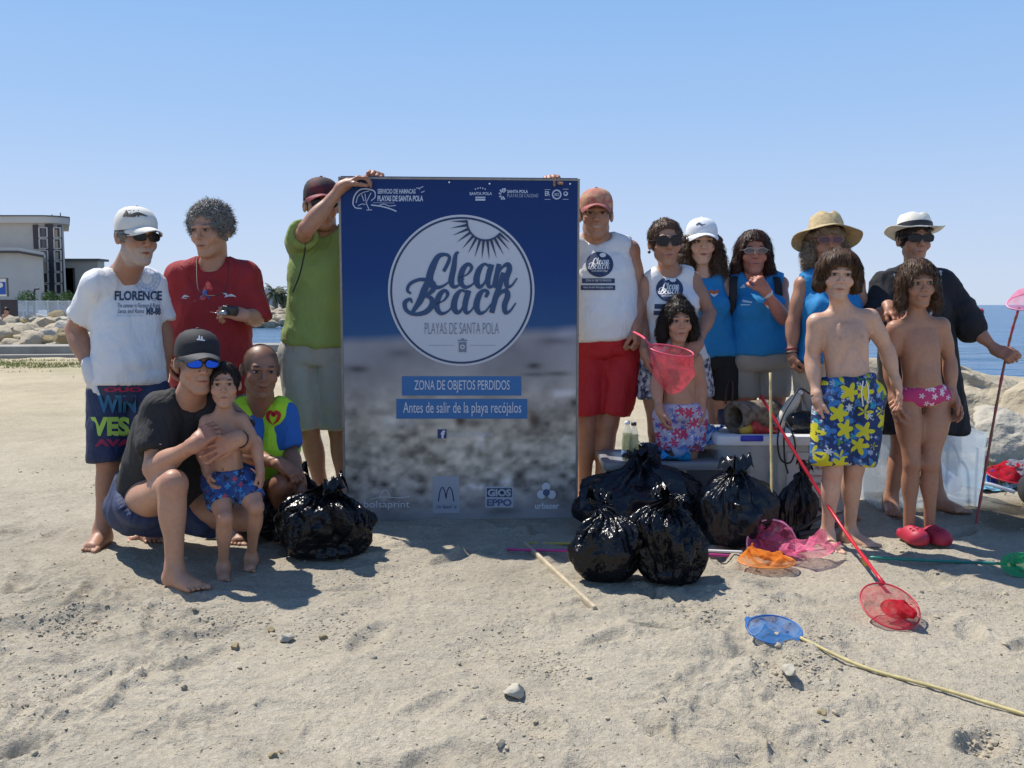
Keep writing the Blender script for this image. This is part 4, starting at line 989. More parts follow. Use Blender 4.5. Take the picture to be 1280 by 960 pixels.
# curved body: plan outline extruded
def extr(pl, z0, z1):
    n = len(pl); V = [(x, y, z0) for x, y in pl]+[(x, y, z1) for x, y in pl]; return V, [tuple(range(n))[::-1], tuple(range(n, 2*n))]+[(k, (k+1) % n, n+(k+1) % n, n+k) for k in range(n)]
xl, xr = P(-60, 380, YB)[0], P(76.5, 380, YB)[0]; zt = P(0, 279, YB)[2]; zr = P(0, 271, YB)[2]
def plan(x0, x1, y0, dep, r): return [(x0, y0), (x1-r, y0)]+[(x1-r+r*math.sin(a), y0+r*.9-r*.9*math.cos(a)) for a in np.linspace(.15, 1.57, 10)]+[(x1*(y0+dep)/(y0+r)*1.004, y0+dep), (x0, y0+dep)]
mb = MB(); mb.add(*extr(plan(xl, xr, YB, 9, 1.2), -.6, zt)); mb.build('wall', wallm, root, smooth=False)
mb = MB(); mb.add(*extr(plan(xl, xr+.45, YB-.5, 10, 2.0), zt, zr)); mb.build('cornice', wall2, root, smooth=False)
mb = MB(); mb.add(*extr(plan(xl, xr+.55, YB-.6, 10.2, 2.1), zr, zr+.11)); mb.build('roof', rooff, root, smooth=False)
for x0, x1, y0, y1 in ((42, 47, 281, 311), (60, 65.5, 280, 371), (75.3, 76.4, 281, 371)):
    mb = MB(); bxp(mb, x0, y0, x1, y1, YB-.12, .1); mb.build('wall_strip', darkp, root, smooth=False)
for cx0, cx1 in ((49, 58.2), (67.5, 74.8)):
    for i, (y0, y1) in enumerate(((285, 296), (299, 310), (313.5, 324.5), (327.5, 338.5), (341.5, 353), (356, 367), (370, 380))):
        sh_ = i*.6
        mb = MB(); xa, xb = cx0+sh_*.7, cx1+sh_*.5
        for q in ((xa-.9, y0-.9, xb+.9, y0), (xa-.9, y1, xb+.9, y1+.9), (xa-.9, y0, xa, y1), (xb, y0, xb+.9, y1)): bxp(mb, *q, YB-.22, .2)
        fr = mb.build('window', wall2, root, smooth=False)
        mb = MB(); bxp(mb, xa, y0, xb, y1, YB-.06, .05); mb.build('pane', glassm, fr, smooth=False)
        if (cx0 > 60 and i < 3) or (cx0 < 60 and i == 3):
            mb = MB(); bxp(mb, xa+.2, y0+(2 if cx0 > 60 else .3), xa+(xb-xa)*(.62 if cx0 > 60 else .95), y1-.2, YB-.10, .03); mb.build('blind', tanp, fr, smooth=False)
mb = MB(); mb.tube([P(75.5, 271, YB+2), P(75.5, 266, YB+2)], .05, 5); mb.tube([P(65, 270, YB+2), P(65, 268, YB+2)], .05, 5); mb.build('antenna', rooff, root)
# low block in front
Y2 = 78.0; b0 = P(20, 400, Y2); root = empty('low_building', (b0[0], Y2+2, -.6), 'low pale windowless building in front of the grey tower with brown roof edge', 'building')
mb = MB(); xa, xb, xc = P(-60, 380, Y2)[0], P(30, 380, Y2)[0], P(54, 380, Y2)[0]; za, zc = P(0, 315, Y2)[2], P(0, 319, Y2)[2]
V = [(xa, Y2, -.6), (xb, Y2, -.6), (xc, Y2+.3, -.6), (xc*(1+4.9/Y2), Y2+5, -.6), (xa, Y2+5, -.6), (xa, Y2, za), (xb, Y2, za), (xc, Y2+.3, zc), (xc*(1+4.9/Y2), Y2+5, zc), (xa, Y2+5, za)]
mb.add(V, [(4, 3, 2, 1, 0), (5, 6, 7, 8, 9), (0, 1, 6, 5), (1, 2, 7, 6), (2, 3, 8, 7), (3, 4, 9, 8), (4, 0, 5, 9)]); mb.build('wall', wall2, root, smooth=False)
mb = MB(); dz = .35; xc += .35; V = [(xa, Y2-.5, za), (xb, Y2-.5, za), (xc, Y2-.2, zc-.1), (xc*(1+4.9/Y2), Y2+5, zc-.1), (xa, Y2+5, za)]; V += [(x, y, z+dz) for x, y, z in V]
mb.add(V, [(4, 3, 2, 1, 0), (5, 6, 7, 8, 9), (0, 1, 6, 5), (1, 2, 7, 6), (2, 3, 8, 7), (3, 4, 9, 8), (4, 0, 5, 9)]); rf = mb.build('roof', wall2, root, smooth=False)
mb = MB(); V = [(xa, Y2-.56, za-.12), (xb, Y2-.56, za-.12), (xc+.02, Y2-.26, zc-.22), (xa, Y2-.56, za+.08), (xb, Y2-.56, za+.08), (xc+.02, Y2-.26, zc-.02)]; V += [(x, y+.05, z) for x, y, z in V]
mb.add(V, [(0, 1, 4, 3), (1, 2, 5, 4), (9, 10, 7, 6), (10, 11, 8, 7), (0, 3, 9, 6), (2, 8, 11, 5), (3, 4, 10, 9), (4, 5, 11, 10), (6, 7, 1, 0), (7, 8, 2, 1)]); mb.build('trim', trimm, rf, smooth=False)
Y3 = 92.0; root = empty('gate_building', (P(94, 400, Y3)[0], Y3+3, .3), 'plain grey garage building with a dark slatted gate right of the tower', 'building')
mb = MB(); bxp(mb, 77, 326, 122, 410, Y3, 1.5); mb.build('wall', wallm, root, smooth=False)
mb = MB(); bxp(mb, 76, 323.2, 124, 326, Y3-.5, 2.2); mb.build('roof', mat('green grey roof', (.12, .14, .12), .8), root, smooth=False)
mb = MB(); bxp(mb, 80, 335, 93, 402, Y3-.08, .06); gt = mb.build('gate', darkp, root, smooth=False)
for i in range(7): mb = MB(); bxp(mb, 80.6+i*1.85, 335.5, 81.5+i*1.85, 401, Y3-.16, .06); mb.build('slat', mat('gate slat', (.07, .065, .08), .6), gt, smooth=False)
# blocks far across the inlet
Y4 = 150.0
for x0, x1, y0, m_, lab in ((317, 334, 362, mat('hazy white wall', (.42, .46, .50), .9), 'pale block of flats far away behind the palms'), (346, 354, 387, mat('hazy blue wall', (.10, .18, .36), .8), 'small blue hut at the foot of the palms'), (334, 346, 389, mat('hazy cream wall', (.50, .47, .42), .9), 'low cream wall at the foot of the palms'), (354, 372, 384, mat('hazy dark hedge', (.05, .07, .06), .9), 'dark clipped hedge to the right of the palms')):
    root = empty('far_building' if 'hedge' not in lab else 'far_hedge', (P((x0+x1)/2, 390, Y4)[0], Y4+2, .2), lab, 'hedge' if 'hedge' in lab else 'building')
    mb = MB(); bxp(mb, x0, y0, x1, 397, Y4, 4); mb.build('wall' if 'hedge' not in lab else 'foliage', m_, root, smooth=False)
    if x0 == 317:
        for r_ in range(5):
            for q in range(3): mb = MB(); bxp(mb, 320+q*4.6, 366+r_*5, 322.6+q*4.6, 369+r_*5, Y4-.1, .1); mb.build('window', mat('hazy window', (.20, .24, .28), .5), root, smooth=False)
# palms
def palm(px, py, Yp, hgt, lab, seed):
    rg = np.random.default_rng(seed); top = P(px, py, Yp); root = empty('palm_tree', (top[0], Yp, .3), lab, 'palm tree')
    mb = MB(); mb.tube(catmull([(top[0]+.3, Yp, .1), (top[0]+.1, Yp, top[2]*.5), tuple(top)], 6), np.linspace(.38, .28, 13), 8); mb.build('trunk', mat('palm trunk', (.16, .13, .10), .9), root)
    for k in range(44):
        a = rg.uniform(0, 6.28); el = rg.uniform(-.7, 1.25); L = rg.uniform(1.5, 2.3); d = A(math.cos(a)*math.cos(el), math.sin(a)*math.cos(el), math.sin(el)); p = top.copy(); pts = []
        for j in range(6): pts.append(p.copy()); p = p+d*L/5; d = nrm(d+A(0, 0, -.28))
        pts = np.array(pts); mb = MB(); sd = nrm(np.cross(pts[-1]-pts[0], A(0, 0, 1)+rg.normal(0, .2, 3)))
        for j in range(5):
            for e in (-1, 1):
                for f_ in (0, .5):
                    b_0 = pts[j]*(1-f_)+pts[j+1]*f_; tip = b_0+(sd*e*.75+nrm(pts[j+1]-pts[j])*.5+A(0, 0, -.25))*(.55 if 0 < j < 4 else .42); w_ = nrm(pts[j+1]-pts[j])*.09; mb.add([b_0-w_, b_0+w_, tip], [(0, 1, 2)])
        mb.tube(pts, .04, 4); mb.build('frond', mat('palm green', (.085, .105, .05), .8, noise=.3, nscale=1), root, smooth=False)
palm(343, 367, 128, 6, 'left palm of the pair across the inlet, the slightly taller one', 1); palm(353, 370, 130, 6, 'right palm of the pair across the inlet, a little lower', 2)
# fence, hedge clumps, cars, sign, lamp, screen wall
fr_ = empty('white_fence', (P(50, 400, 52)[0], 52, .3), 'white metal railing fence behind the boulders', 'fence'); wm = mat('white paint', (.70, .70, .68), .6)
zf0, zf1 = -.55, P(0, 376.5, 52)[2]; xf0, xf1 = P(20, 390, 52)[0], P(100, 390, 52)[0]
for z_ in (zf1, -.3): mb = MB(); mb.box(((xf0+xf1)/2, 52, z_), (xf1-xf0, .04, .05)); mb.build('rail', wm, fr_, smooth=False)
sv_me = None
for i in range(80):
    x_ = xf0+(xf1-xf0)*i/79; post = i % 13 == 0
    mb = MB(); mb.box((x_, 52+.001*i, (zf0+zf1)/2), (.09 if post else .018, .05 if post else .02, zf1-zf0+(.1 if post else -.02))); mb.build('post' if post else 'bar', wm, fr_, smooth=False)
def leafy(name, c, r, n, m, lab, cat_, seed, leaf=.12):
    rg = np.random.default_rng(seed); root = empty(name, (c[0], c[1], .3), lab, cat_); V, Fc = [], []
    for i in range(n):
        d = nrm(rg.normal(size=3)); p = A(*c)+d*A(*r)*rg.uniform(.45, 1.05)*(1+.25*vnoise((d*3+seed)[None])[0]); a, b = nrm(rg.normal(size=3)), nrm(rg.normal(size=3)); V += [p, p+a*leaf, p+a*leaf*.6+b*leaf*.7]; Fc.append((3*i, 3*i+1, 3*i+2))
    link(mesh(V, Fc), 'foliage', m, root, smooth=False); mb = MB(); mb.tube([(c[0], c[1], .1), (c[0], c[1], c[2])], .08, 6); mb.build('trunk', mat('bark', (.12, .09, .06), .9), root)
gl_ = mat('hedge green', (.10, .18, .035), .8, col2=(.05, .10, .025), nscale=2)
for i, (px, w_, lab) in enumerate(((34, 1.0, 'round light green shrub behind the fence, the leftmost and fullest'), (62, .8, 'light green shrub behind the fence at the foot of the tower'), (84, .7, 'light green shrub behind the fence beside the dark gate'))):
    leafy('shrub', P(px, 373, 54), (w_*.55, .4, .42), 900, gl_, lab, 'shrub', 20+i, .10)
def car(px, py, Yc, m, lab, L=4.1):
    c = P(px, py, Yc); x0, z0 = c[0], -.62; root = empty('parked_car', (x0, Yc, z0), lab, 'car')
    prof = [(-L/2, .35), (-L/2, .75), (-L/2+.15, .85), (-L*.25, .92), (-L*.13, 1.38), (L*.22, 1.42), (L*.38, .95), (L/2-.1, .85), (L/2, .6), (L/2, .35)]
    V = [(x0+x, Yc-.8, z0+z) for x, z in prof]+[(x0+x, Yc+.8, z0+z) for x, z in prof]; n = len(prof); mb = MB(); mb.add(V, [tuple(range(n)), tuple(range(n, 2*n))[::-1]]+[(k, n+k, n+(k+1) % n, (k+1) % n) for k in range(n)]); mb.build('body', m, root, smooth=False)
    gl2 = mat('car glass', (.05, .06, .07), .1, spec=.8)
    for xs in ((-.20, -.11, .03), (.05, .05, .19)):
        V = [(x0+L*xs[0], Yc-.812, z0+.95), (x0+L*xs[2]+.25*(xs[2] > .1), Yc-.812, z0+.95), (x0+L*xs[2], Yc-.812, z0+1.32), (x0+L*xs[1], Yc-.812, z0+1.32)]; V += [(a, b+.01, c_) for a, b, c_ in V]
        mb = MB(); mb.add(V, [(0, 1, 2, 3), (7, 6, 5, 4), (0, 4, 5, 1), (1, 5, 6, 2), (2, 6, 7, 3), (3, 7, 4, 0)]); mb.build('window', gl2, root, smooth=False)
    for wx in (-.31, .31):
        for wy in (-.75, .75): mb = MB(); mb.lathe([(.001, -.1), (.30, -.1), (.32, 0), (.30, .1), (.001, .1)], (x0+L*wx, Yc+wy, z0+.31), 18, frame_rot(A(1, 0, 0), A(0, 0, 1), A(0, 1, 0))); mb.build('wheel', mat('tyre', (.02, .02, .02), .8), root)
car(34, 392, 62, mat('white car paint', (.62, .63, .64), .3, coat=.5), 'white car parked behind the boulders below the leftmost shrub'); car(84, 394, 63, mat('silver car paint', (.42, .45, .48), .3, coat=.5), 'silver car parked behind the boulders in front of the tower')
car(140, 394, 62, mat('dark car paint', (.08, .09, .11), .3, coat=.5), 'dark car parked behind the boulders, right of the silver one')
sg = empty('parking_sign', (P(-1, 400, 40)[0], 40, .3), 'blue and white parking sign at the left edge', 'sign')
mb = MB(); bxp(mb, -14, 348, 8.5, 370, 40, .06, 0, .02); mb.build('panel', wm, sg, smooth=False)
mb = MB(); bxp(mb, -11, 352.5, 6.6, 368, 39.985, .01); mb.build('blue_field', mat('sign blue', (.015, .09, .42), .5), sg, smooth=False)
a0, a1 = P(-6, 364, 39.95), P(3.5, 353, 39.95); v2, f2 = text_box('P', a0[0], a0[2], a1[0], a1[2], .04); mb = MB(); mb.add(np.stack([v2[:, 0], v2[:, 0]*0+39.96, v2[:, 1]], 1), f2); mb.build('lettering', wm, sg, smooth=False)
mb = MB(); bxp(mb, -3, 370, -1, 432, 40.02, .05); bxp(mb, -14.6, 347.4, 9, 348, 39.98, .09); bxp(mb, 8.5, 348, 9, 370.6, 39.98, .09); mb.build('post', mat('sign post', (.08, .09, .09), .5), sg, smooth=False)
ln = empty('street_lamp', (P(43, 400, 60)[0], 60, .3), 'dark street lamp with a bent arm in front of the low building', 'street lamp'); mb = MB(); mb.tube(catmull([P(43, 412, 60), P(43, 372, 60), P(43.2, 363, 60), P(45, 361, 60)], 4), .06, 6); mb.build('pole', darkp, ln); mb = MB(); mb.ball(P(46.5, 361, 60), (.17, .1, .07)); mb.build('lamp_head', darkp, ln)
sw = MB(); bxp(sw, -40, 374.5, 20, 428, 44, .15); tag(sw.build('screen_wall', darkp, None, smooth=False), 'dark brown screen wall behind the sunbather', 'wall')
bn = MB(); c_ = P(51, 396, 31); bn.box(c_, (.30, .02, .18), yrot(0, 30, 20)); bn.build('paper_sheet', wm, None, smooth=False)
for o in list(COL.objects):
    if o.name == 'paper_sheet': tag(o, 'white sheet of board glinting on top of the boulders', 'board')
# tiny sunbather sitting on the rocks
c = build_person(dict(label='distant person sitting on the boulders in front of the dark screen wall', Y=31.0, s=.98, g=1.0, skin='mid', head=(8, 388.5), look=(10, 0, 0), sh=[(4.5, 394.5), (11.8, 394.5)], pelvis=(8.3, 407, .1), el=[(3.5, 402), (13.5, 402)], wr=[(5, 406, -.2), (12.5, 407, -.2)], ht=[(6, 410, -.2), (11, 410, -.2)], kn=[(6, 406, -.5), (12, 406, -.5)], an=[(6, 416, -.5), (12, 416, -.5)], plant=(0, 0), nofeet=False, finefeet=False, hairc='dark', base=(P(8, 405, 31)[0], 31, .3)))
hair(c, 'dark', n=60, length=.03)
bottom_garment(c, mat('dark red cloth', (.10, .02, .03), .8), 'shorts')
by = empty('buoy', P(1222, 391, 60)-A(0, 0, .2), 'small red buoy floating far out right of the black tunic', 'buoy'); mb = MB(); mb.tube([P(1218, 392.5, 60), P(1228, 388.5, 60)], [.12, .2], 8); mb.build('float', mat('buoy red', (.55, .03, .05), .5), by); mb = MB(); mb.box(P(1222, 392, 60), (.25, .3, .08)); mb.build('base', mat('buoy red'), by)
# ---------------------------------------------------------------- the people
white_c = mat('white cotton', (.72, .71, .70), .85, bump=.0015, bscale=60, noise=.03, wrinkle=.016)
LENS = mat('dark lens', (.008, .008, .010), .12, spec=.3)

# 1 man in the white printed t-shirt
c = build_person(dict(label='grey bearded man in a white printed t-shirt, pale cap and white glove', Y=4.25, s=1.0, g=.86, belly=.03, skin='tan', hs=1.05, neck=1.1,
    head=(171, 298, -.05), look=(48, 6, 0), sh=[(121, 354, -.02), (187, 352, .20)], pelvis=(160, 482, .05), front=(.5, -1, 0),
    el=[(94, 412, .05), (205, 418, .22)], wr=[(113, 464, -.05), (203, 470, .2)], ht=[(121, 505, -.05), (200, 505, .15)],
    hand=({'pn': (.6, .8, 0), 'curl': .2, 'side': 1}, {}), kn=[(135, 577, -.05), (172, 575, .05)], an=[(128, 665, -.05), (180, 655, .1)], toe=(2, 40), arm=1.12, leg=.95,
    hairc='grey', beard=(.75, (.42, .38, .34)), hipdir=(1, .25, 0)))
P1 = c
o = top_garment(c, white_c, hem=.02, sleeve=.55, thick=.012, flare=.008, seed=1, amp=.009, sl_r=.017)
tprint = mat('navy print', (.035, .06, .12), .8); lprint = mat('faded blue print', (.42, .52, .68), .85)
print_on(c, 't_shirt', [text_box('FLORENCE', 143.5, 375.5, 202.5, 363.5, .035)], tprint, 'lettering')
print_on(c, 't_shirt', [text_box('The summer in Florence & Roma', 147, 384.5, 200, 379, .0, .3), text_box('Santa and Roma', 147, 391.5, 180, 386, .0, .3), text_box('MB-88', 183, 393.5, 201, 384.5, .04)], tprint, 'lettering')
rays_ = [disc2(184, 348, 17, 17, 40, .93), disc2(184, 348, 13, 13, 40, .93), disc2(184, 348, 8, 8, 40, .88)] + [stroke([(184+8*math.cos(a), 348+8*math.sin(a)), (184+16*math.cos(a), 348+16*math.sin(a))], .8, 3) for a in np.linspace(0, 6.28, 16)[:-1]]
print_on(c, 't_shirt', [(np.stack([v[:, 0], v[:, 1]], 1), f) for v, f in rays_], lprint, 'emblem')
print_on(c, 't_shirt', [text_box('|||||||||||||||||||||||||', 146, 395.6, 180, 393.2, .0)], lprint, 'lettering')
sh1 = mat('dark blue swim shorts', (.018, .028, .075), .7, noise=.25, nscale=8, bump=.001, wrinkle=.018)
bottom_garment(c, sh1, 'swim_shorts', waist=.02, frac=.86, thick=.012, leg_w=.028, seed=2)
gm = mat('lime print', (.42, .58, .08), .7); tm = mat('teal print', (.02, .13, .24), .7); pm = mat('crimson print', (.35, .02, .06), .7)
print_on(c, 'swim_shorts', [text_box('VES', 113, 545, 162, 521, .05)], gm, 'lettering')
print_on(c, 'swim_shorts', [text_box('WIN', 122, 516, 170, 494, .04)], tm, 'lettering')
print_on(c, 'swim_shorts', [text_box('AVA', 118, 558, 165, 549, .06), text_box('OUO', 130, 490, 178, 484, .06)], pm, 'lettering')
cm = mat('pale canvas', (.68, .65, .58), .85, bump=.001, bscale=90, noise=.06)
cap_hat(c, cm, yaw=0, brim=.082)
print_on(c, 'cap', [text_box('BILLA', 153, 271, 174, 262.5, .06, .4), stroke([(160, 258), (166, 256.5), (171, 258.5)], [1, 3, 1]), stroke([(160, 270), (172, 267), (184, 270)], [2, 4, 1])], mat('brown cap print', (.10, .08, .06), .8), 'cap_print', .003)
glasses(c, LENS, w=.026, h=.017)
hair(c, 'grey', n=350, length=.018, vol=.001, low=-.045, droop=.8, cutz=.03, zmax=.02)
gl = Field(); w0, h0 = c['wr'][0], c['ht'][0]
D = nrm(h0-w0); gl.cap(w0-D*.035, w0+D*.0, .034, .030, .01)
hand_ops(gl, w0, h0, A(.6, .8, 0), 1, 1.16, .2, .14, .5)
V, Fc = gl.build(h=.005); me = mesh(V, Fc); link(me, 'glove', mat('latex glove', (.62, .62, .64), .5, bump=.003, bscale=50), c['root'])

# 2 man in the red t-shirt
c = build_person(dict(label='man with tousled grey hair in a loose red t-shirt holding a small camera', Y=4.72, s=1.03, g=1.02, belly=.045, skin='mid', hs=1.10, neck=1.1,
    head=(263, 289, -.05), look=(-14, 8, 0), sh=[(228, 343, 0), (305, 343, 0)], pelvis=(266, 472, .05),
    el=[(214, 400, .02), (320, 398, -.02)], wr=[(213, 440, -.1), (304, 394, -.26)], ht=[(216, 470, -.12), (283, 389, -.28)],
    hand=({}, {'pn': (-.3, .5, -.6), 'curl': .75, 'side': -1}), kn=[(248, 565, -.03), (286, 565, -.03)], an=[(246, 640, 0), (290, 640, 0)], toe=(-10, 10), hairc='grey', squint=.35, finefeet=False))
red = mat('red cotton', (.29, .018, .021), .85, bump=.0015, bscale=60, noise=.05, wrinkle=.018)
P2 = c
top_garment(c, red, hem=-.10, sleeve=.86, thick=.016, flare=.012, seed=5, amp=.011, sl_r=.028)
wp = mat('white print', (.62, .62, .60), .8)
print_on(c, 't_shirt', [stroke([(227, 373), (231, 370), (237, 371)], [.5, 3, .5]), stroke([(229, 373), (234, 373)], .8)], wp, 'print'); print_on(c, 't_shirt', [stroke([(277, 366), (283, 368), (281, 372)], [.6, 2.6, .6]), stroke([(281, 371), (289, 369), (295, 371)], [.8, 3.2, .6])], wp, 'print')
print_on(c, 't_shirt', [disc2(256, 365, 3.0), stroke([(250, 372), (257, 368), (262, 374)], [1, 3, 1])], mat('blue print', (.06, .10, .30), .7), 'print')
bottom_garment(c, mat('grey shorts cloth', (.20, .20, .20), .85, bump=.001), 'shorts', frac=.8, seed=2)
hair(c, 'grey', n=1700, length=.034, vol=.006, curl=.007, front=.082, fringe=.07, low=-.05, droop=.1, seed=3, bumps=.016, wild=.35, lift=.3)
# lanyard cord round the neck with spectacles hanging on the chest
mb = MB(); pts = [P(246, 322, 4.70), P(246, 345, 4.55), P(248, 362, 4.47), P(256, 369, 4.46), P(272, 369, 4.46), P(282, 362, 4.47), P(285, 345, 4.55), P(285, 322, 4.70)]
mb.tube(catmull(pts, 6), .0022, 6); mb.build('neck_cord', mat('black cord', (.012, .012, .014), .6), c['root'])

# 6 man in the green t-shirt
c = build_person(dict(label='man in a green t-shirt and dark cap reaching up to the poster board', Y=4.90, s=1.06, g=.93, skin='tan', hs=1.05, toe=(-8, 15), finefeet=False,
    head=(402, 258, -.02), look=(20, 4, 0), sh=[(374, 300, 0), (436, 300, 0)], pelvis=(396, 435, 0),
    el=[(383, 286, -.30), (474, 292, -.02)], wr=[(428, 233, -.27), (470, 231, -.12)], ht=[(448, 222, -.27), (470, 204, -.26)],
    hand=({'pn': (.3, .2, -1), 'curl': .5, 'side': -1}, {'pn': (0, -1, -.2), 'curl': .9, 'side': -1}), kn=[(386, 540, -.03), (424, 538, 0)], an=[(404, 622, .05), (432, 622, 0)], arm=.98, leg=1.02, hairc='dark'))
P6 = c
green = mat('green cotton', (.22, .29, .075), .85, bump=.0015, bscale=50, noise=.12, nscale=5, wrinkle=.018)
top_garment(c, green, hem=.03, sleeve=.50, thick=.016, flare=.012, seed=9, amp=.010, sl_r=.022)
bottom_garment(c, mat('stone canvas', (.33, .33, .29), .9, bump=.0015, bscale=70, noise=.05, wrinkle=.018), 'cargo_shorts', waist=.04, frac=.84, thick=.016, leg_w=.032, seed=4)
cap_hat(c, mat('maroon cap cloth', (.13, .014, .022), .8, col2=(.02, .016, .018), nscale=9, bump=.001), mat('dark red peak', (.20, .018, .03), .7), brim=.06, yaw=-5)
glasses(c, LENS)
hair(c, 'dark', n=250, length=.015, vol=.0, low=-.045, droop=.8)
mb = MB(); mb.tube(catmull([P(384, 292, 4.72), P(380, 320, 4.70), P(374, 345, 4.70), P(366, 365, 4.76)], 6), .011, 8, flat=.25)
mb.build('shoulder_strap', mat('black webbing', (.012, .012, .014), .7), c['root'])

# 8 man in the red cap and red shorts
c = build_person(dict(label='man in a washed red cap, white tank top and bright red shorts', Y=4.98, s=1.05, g=1.02, belly=.03, skin='tan', hs=1.03, neck=1.1,
    head=(745, 270, -.03), look=(-4, 2, 0), sh=[(708, 310, 0), (786, 310, 0)], pelvis=(756, 425, 0),
    el=[(684, 318, .02), (798, 368, -.04)], wr=[(689, 237, -.16), (796, 408, -.16)], ht=[(690, 210, -.28), (800, 440, -.20)],
    smile=1.0, hand=({'pn': (0, -1, -.2), 'curl': .9, 'side': 1}, {'pn': (-.6, .5, 0), 'curl': .8}), kn=[(733, 530, -.03), (760, 530, -.03)], an=[(730, 622, 0), (750, 622, 0)], toe=(-10, 10), hairc='fairbrown', finefeet=False, arm=1.08, leg=1.02, lip=(.42, .20, .17)))
P8 = c
top_garment(c, white_c, 'tank_top', hem=.02, tank=True, thick=.016, flare=.025, neck=(.088, .062), seed=12, amp=.010, armcut=.062)
bottom_garment(c, mat('red swim cloth', (.42, .012, .018), .75, bump=.001, noise=.06, wrinkle=.018), 'shorts', waist=.12, frac=.74, thick=.026, leg_w=.040, seed=6, amp=.012)
cap_hat(c, mat('washed red cap', (.42, .13, .10), .8, col2=(.50, .28, .15), nscale=30, bump=.001), mat('washed red peak', (.36, .10, .09), .8), brim=.062)
hair(c, 'fairbrown', n=250, length=.010, vol=.0, low=-.03, droop=.8, cutz=.04, zmax=.03)
navy = mat('navy logo print', (.03, .05, .115), .75); whp = mat('white logo print', (.72, .72, .72), .8)

# 9 woman in white tank top
c = build_person(dict(label='woman in round sunglasses and white tank top behind the little girl', Y=4.92, s=.97, g=1.0, fem=True, skin='tan', hs=1.10,
    head=(832, 304, -.03), look=(2, 3, -3), sh=[(809, 352, 0), (866, 346, 0)], pelvis=(842, 448, 0),
    el=[(801, 402, -.02), (887, 392, -.06)], wr=[(806, 440, -.16), (872, 430, -.24)], ht=[(812, 470, -.18), (858, 446, -.30)],
    hand=({'curl': .4}, {'pn': (-.3, .6, -.8), 'curl': .25, 'side': -1}), kn=[(822, 540, -.03), (872, 540, -.03)], an=[(824, 620, 0), (866, 620, 0)], toe=(-8, 8), hairc='brown', lip=(.42, .13, .12), finefeet=False, hipw=.10))
P9 = c
top_garment(c, white_c, 'tank_top', hem=-.02, tank=True, thick=.012, flare=.018, neck=(.078, .070), seed=14, amp=.008, armcut=.058)
mb_sh = mat('navy patterned cloth', (.03, .035, .07), .8, col2=(.55, .55, .6), nscale=38)
bottom_garment(c, mb_sh, 'shorts', waist=.10, frac=.36, thick=.016, leg_w=.035, seed=7)
glasses(c, mat('brown lens', (.014, .009, .008), .12, spec=.3), w=.030, h=.025, sq=2.1)
hair(c, 'curlybrown', n=900, length=.030, vol=.003, front=.082, fringe=.066, low=-.05, droop=.2, seed=4, curl=.003, masses=[((0, -.09, .05), (0, -.10, .0), .035, .03)])

for e in (-1, 1): mb = MB(); mb.ball(c['q'](e*.084, -.004, -.040), .009, 10, 8); mb.build('earring', mat('dark bead', (.10, .07, .05), .4), c['root'])

